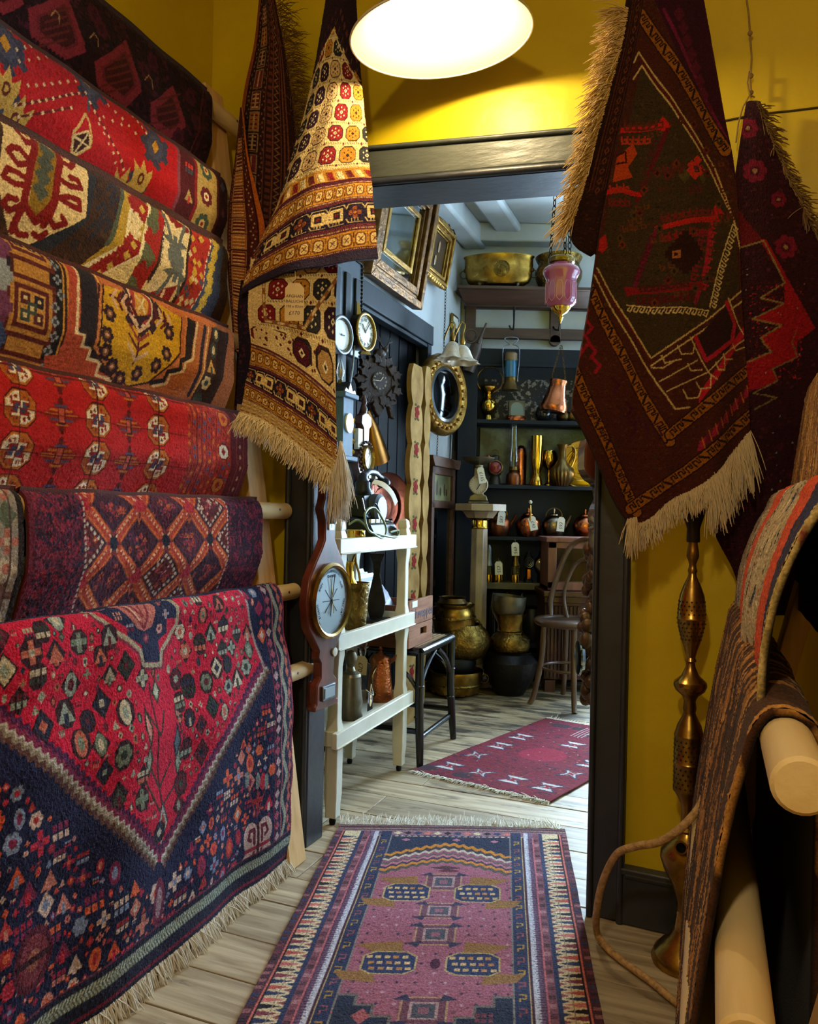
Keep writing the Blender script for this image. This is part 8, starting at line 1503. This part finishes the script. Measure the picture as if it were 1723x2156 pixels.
b = MB(); b.tube([(-.05, .03, .215), (-.04, .03, .25)], .012, 10); b.box((-.02, -.005, .258), (.05, .02, .012)); b.box((-.02, .06, .258), (.05, .02, .012)); b.obj('chrome_cradle', steel, tp); MB().tube(spl([(.01, -.09, .17), (.03, -.09, .11), (.045, -.05, .15), (.05, -.02, .13), (.05, .02, .09), (.07, .06, .08), (.06, .09, .09), (.05, .05, .085)], 40), .0035, 6).obj('cloth_cord', lacq, tp)
t = thing('price_tag', 'long white ticket curling down from the telephone cradle', 'tag', onr(-.07, yk(780, -.07), zsh[2] + .235), RA); b = MB(); q = spl([(0, 0, 0), (.035, .02, -.012), (.06, .05, -.045), (.07, .075, -.085)], 10); d_ = np.array([.0, .02, .012]); b.v = [tuple(p + d_ * .7) for p in q] + [tuple(p - d_ * .7) for p in q]; b.v += [(x - .0008, y, z - .0008) for x, y, z in b.v]; b.f = [(i, i + 1, i + 11, i + 10) for i in range(9)] + [(i + 30, i + 31, i + 21, i + 20) for i in range(9)]; b.obj('card', paperw, t)
t = rlathe('brass_weight', 'small round brass weight beside the telephone on the rack top', 'weight', brassb, -.035, yk(746, -.035), 2, [(.034, 0), (.035, .006), (.034, .05), (.03, .054)])
t = thing('green_flex', 'coil of green flex lying over the top rail of the white rack', 'flex', onr(0, .2, zsh[2])); b = MB(); b.tube(spl([onr(-.02, .12, zsh[2] + .07) - t.location, onr(.0, .16, zsh[2] + .085) - t.location, onr(.03, .2, zsh[2] + .045) - t.location, onr(.035, .3, zsh[2] + .02) - t.location, onr(.03, .34, zsh[2] + .06) - t.location, onr(.01, .28, zsh[2] + .13) - t.location, onr(.02, .17, zsh[2] + .11) - t.location, onr(.03, .18, zsh[2] + .05) - t.location, onr(.035, .26, zsh[2] + .035) - t.location, onr(.038, .42, zsh[2] + .02) - t.location, onr(.037, .45, zsh[2] + .045) - t.location, onr(.03, .38, zsh[2] + .04) - t.location], 90), .0042, 8); b.obj('cable', mat('green_cable', '#5f6e44', .5), t)
# ================================================================ on and beside the doorway posts
Pm = DWM.to_3x3(); J3 = Matrix((tuple(Pm @ Vector((0, 1, 0))), (0, 0, 1), tuple(Pm @ Vector((1, 0, 0))))).transposed()
jn = np.array(Pm @ Vector((1, 0, 0))); jp = np.array(dw(XL + .012, 0, 0)); bo_ = hit(676, 1263, jp, jn)
t = thing('wheel_barometer', 'large banjo shaped mahogany barometer with silvered dial on the left door post', 'barometer', bo_, M3=J3)
d = banjo(0, 0, t, .112, [(.034, .50), (.036, .32), (.05, .285), (.034, .25), (.030, .19), (.046, .165), (.062, .145), (.082, .12), (.115, .075), (.13, 0), (.115, -.075), (.08, -.115), (.052, -.15), (.056, -.172), (.04, -.19), (.038, -.235), (.06, -.255), (.06, -.315), (.07, -.318), (.07, -.335)], mahogr, sdial, .03)
ZD = .0365; b = MB(); [b.beam((.088 * cos(a), .088 * sin(a), ZD), (.096 * cos(a), .096 * sin(a), ZD), .0012, .0006, (0, 0, 1)) for a in np.arange(-.9, 4.05, .05)]; b.obj('scale_marks', ink, d); b = MB(); [b.beam((0, 0, ZD), (.05 * cos(a), .05 * sin(a), ZD), .002, .0006, (0, 0, 1)) for a in np.arange(0, 6.2, .785)]; b.obj('engraved_star', ink, d)
for s_, a in (('RAIN', 2.5), ('CHANGE', 1.57), ('FAIR', .64), ('STORMY', 3.5), ('VERY DRY', -.36)): text('writing', s_, .013, ink, d, (.076 * cos(a), .076 * sin(a), ZD), Matrix.Rotation(a - pi / 2, 3, 'Z'), ext=.0003)
MB().beam((-.008, -.045, .040), (.014, .08, .040), .004, .001, (0, 0, 1)).obj('pointer', ink, t); MB().beam((.01, -.04, .041), (-.012, .07, .041), .003, .001, (0, 0, 1)).obj('brass_pointer', brassb, t); MB().lathe([(.11, .034), (.09, .044), (.05, .05), (.0005, .052)], 40).obj('convex_glass', mat('thin_glass', '#ffffff', .02, trans=1, ior=1.02), t)
MB().lathe([(.012, 0), (.014, .006), (.001, .008)], 16, Matrix.Translation((.035, -.165, .03))).obj('ivory_knob', whitep, t); b = MB(); b.box((0, -.285, .034), (.075, .046, .008)); b.obj('level_frame', steel, t, bev=.002); MB().box((0, -.285, .039), (.058, .03, .004)).obj('spirit_level', mat('pale_glass', '#8fa0a8', .1), t); b = MB(); b.tube([(0, .34, .04), (0, .24, .04)], .009, 10); b.box((0, .30, .032), (.03, .16, .006)); b.obj('thermometer', steel, t); MB().box((-.035, -.29, .0), (.02, .08, .05)).obj('box_side', mahogr, t)
# wooden clock on the far side of the right post and the carved gilt mirror
t = thing('pendulum_clock', 'dark polished wooden clock case on the right door post beyond the big rug', 'clock', P(1240, 1040, 2.32)); b = MB()
o = [(1226, 925), (1222, 950), (1222, 985), (1228, 1000), (1236, 1010), (1246, 1016), (1254, 1024), (1258, 1050), (1250, 1068), (1246, 1080), (1246, 1100), (1252, 1104), (1246, 1110), (1250, 1130), (1247, 1150), (1251, 1166), (1300, 1166), (1300, 925)]; k = sc_(2.32); b.prism([((x - 1240) * k, (1040 - y) * k) for x, y in o], .10, Matrix.Translation((0, .05, 0)) @ Matrix.Rotation(pi / 2, 4, 'X')); b.obj('case', mat('polished_walnut', '#5c2a18', .2, col2='#38160c', scale=5, coat=.5, stretch=(4, 4, .8)), t, bev=.008)
for y in (950, 1085, 1118): MB().lathe([(.010, -.012), (.018, 0), (.010, .012)], 14, Matrix.Translation(((1252 - 1240) * k, -.055, (1040 - y) * k))).obj('turned_boss', mahogr, t)
t = thing('carved_mirror', 'small mirror in a dark carved leafy frame hung on the back of the right post', 'mirror', P(1236, 1330, 2.36)); k = sc_(2.36); b = MB(); rg = random.Random(5)
for i in range(46): y = 1150 + 325 * i / 45; hx_ = 8 + 9 * abs(sin(i * .55)) + (10 if 1270 < y < 1420 else 0); b.sph(((1252 - hx_ * rg.random() - 1236) * k, rg.uniform(-.03, .03), (1330 - y) * k), .014 + .008 * rg.random(), 6, sc=(1, .7, 1.2))
b.box(((1255 - 1236) * k, 0, (1330 - 1310) * k), (.03, .04, 320 * k)); b.obj('carved_frame', mat('dark_gilt_carving', '#5a4028', .4, .4, col2='#30200f', scale=20, bump=.3, bscale=60), t)
MB().lathe([(.005, 0), (.05, .003), (.055, .012), (.05, .016), (.005, .014)], 28, Matrix.Translation(((1229 - 1236) * k, 0, (1330 - 1385) * k)) @ Matrix.Rotation(-pi / 2, 4, 'Y')).obj('glass', mirror, t)
# ================================================================ hookah and hose
Yk = 1.86; HO = np.array([float(P(1436, 2000, Yk)[0]), Yk, 0]); HO[0] = .672; hk = thing('hookah', 'tall pierced brass water pipe standing by the yellow wall', 'water pipe', HO); k = sc_(Yk); y0 = 2036
def hp(nm, pr, m=brass, n=32): q = [(max(r, .3) * k, (y0 - y) * k) for r, y in pr]; return MB().lathe([(.0004, q[0][1])] + q + [(.0004, q[-1][1])], n).obj(nm, m, hk)
hp('foot', [(66, 2036), (68, 2028), (62, 2012), (46, 1994), (30, 1978), (22, 1962), (20, 1940), (18, 1925)], brass); hp('water_bowl', [(17, 1928), (16, 1912), (22, 1892), (26, 1880), (32, 1866), (46, 1840), (54, 1815), (52, 1800), (40, 1784), (24, 1772), (18, 1760), (20, 1755), (14, 1748)], brassd if False else brass, 40)
hp('lower_stem', [(14, 1750), (13, 1715), (15, 1700), (24, 1682), (30, 1672)]); cyl = hp('pierced_cylinder', [(30, 1674), (31, 1668), (30, 1664), (30, 1618), (32, 1614), (30, 1610), (30, 1560), (31, 1556)], brass, 40); hp('upper_stem', [(31, 1557), (27, 1545), (24, 1534), (15, 1516), (12, 1508), (14, 1500), (12, 1484), (17, 1473), (30, 1462), (34, 1452), (33, 1444), (18, 1430), (10, 1412), (9, 1404), (12, 1400), (9, 1392)])
bal = hp('pierced_bulb', [(9, 1394), (13, 1378), (19, 1360), (26, 1334), (29, 1314), (31, 1311), (29, 1308), (28, 1285), (25, 1262), (18, 1242), (9, 1222), (8, 1214)]); hp('collar', [(8, 1216), (10, 1210), (8, 1204), (7, 1196), (9, 1190), (13, 1180), (12, 1168), (9, 1152), (10, 1148)], brass); hp('tobacco_cup', [(13, 1150), (14, 1146), (13, 1122), (17, 1108), (22, 1092), (28, 1080), (28, 1078), (20, 1082), (5, 1100)], mat('dark_fired_cup', '#2e241a', .35, .5, col2='#18120c', scale=14))
def hole_marks(nm, y1, y2, rf, par, na, nr):
    b = MB()
    for j in range(nr):
        y = y1 + (y2 - y1) * (j + .5) / nr; r_ = rf(y) * k * 1.012; z = (y0 - y) * k; s_ = abs(y2 - y1) / nr * k * .36
        for i in range(na):
            a = 2 * pi * (i + .5 * (j % 2)) / na; c_ = Vector((r_ * cos(a), r_ * sin(a), z)); tx = Vector((-sin(a), cos(a), 0)); n_ = Vector((cos(a), sin(a), 0)) * .0006
            vs = [c_ + n_ + tx * (s_ * .9 * u) + Vector((0, 0, s_ * v)) for u, v in ((0, 1), (.3, .3), (1, 0), (.3, -.3), (0, -1), (-.3, -.3), (-1, 0), (-.3, .3))]; b.add(vs + [c_ - n_], [tuple(range(7, -1, -1))] + [(q, (q + 1) % 8, 8) for q in range(8)])
    b.obj(nm, mat('hole_shade', '#0a0806', .9), par)  # dark decals on the brass, shade of the openings put in as colour
hole_marks('hole_decals', 1668, 1620, lambda y: 30, cyl, 18, 5); hole_marks('hole_decals', 1608, 1562, lambda y: 30, cyl, 18, 5); hole_marks('hole_decals', 1358, 1316, lambda y: 19 + (1360 - y) * .24, bal, 18, 5); hole_marks('hole_decals', 1304, 1270, lambda y: 29 - (1308 - y) * .07, bal, 18, 4)
sp_ = Vector((-.030, -.045, (y0 - 1776) * k)); b = MB(); b.lathe([(.012, -.05), (.013, .0), (.015, .006), (.015, .009), (.011, .009), (.010, -.04)], 24, Matrix.Translation(sp_) @ frame((-.3, -1, .25)).to_4x4(), c0=False, c1=False); b.obj('hose_socket', brassb, hk); MB().lathe([(.0005, .0), (.0105, .0)], 16, Matrix.Translation(sp_) @ frame((-.3, -1, .25)).to_4x4()).obj('socket_dark_disc', MATS['hole_shade'], hk)  # dark disc paints the shade inside the socket
hpts = [P(1496, 1600, 1.72), P(1487, 1640, 1.70), P(1478, 1690, 1.68), P(1440, 1738, 1.66), P(1390, 1772, 1.68), P(1340, 1782, 1.72), P(1300, 1798, 1.76), P(1272, 1850, 1.80), P(1258, 1910, 1.84), F(1257, 1962, .03), F(1278, 1995, .012), F(1312, 2024, .01), F(1375, 2070, .01), F(1450, 2132, .01), F(1520, 2190, .01)]
hz = thing('hose', 'woven tan water pipe hose looping down onto the floorboards', 'hose', hpts[9]); MB().tube(spl([p - np.array(hpts[9]) for p in hpts], 110), .0085, 12).obj('braided_hose', mat('braided_tan', '#c49a62', .5, col2='#94703f', scale=90, bump=.5, bscale=160), hz)
# ---- repeats carry one group phrase per kind
GR = {'kettle': 'kettles on the third shelf', 'miner_lamp': 'miner lamps on the fourth shelf', 'record_sleeve': 'sleeves leaning in the wooden crate', 'dark_bottle': 'dark bottles under the fourth shelf', 'brass_dish': 'small brass vessels on the top shelf', 'painted_board': 'painted gold boards by the black door', 'hanging_rug': 'rugs hanging beside the doorway', 'price_tag': 'price tickets'}
for o in bpy.data.objects:
    if o.parent is None and 'label' in o:
        nm = o.name.split('.')[0]
        if nm in GR: o['group'] = GR[nm]
        elif nm == 'draped_rug': o['group'] = 'rugs draped over the left rack' if o.location.x < 0 else 'rugs draped over the right rack'
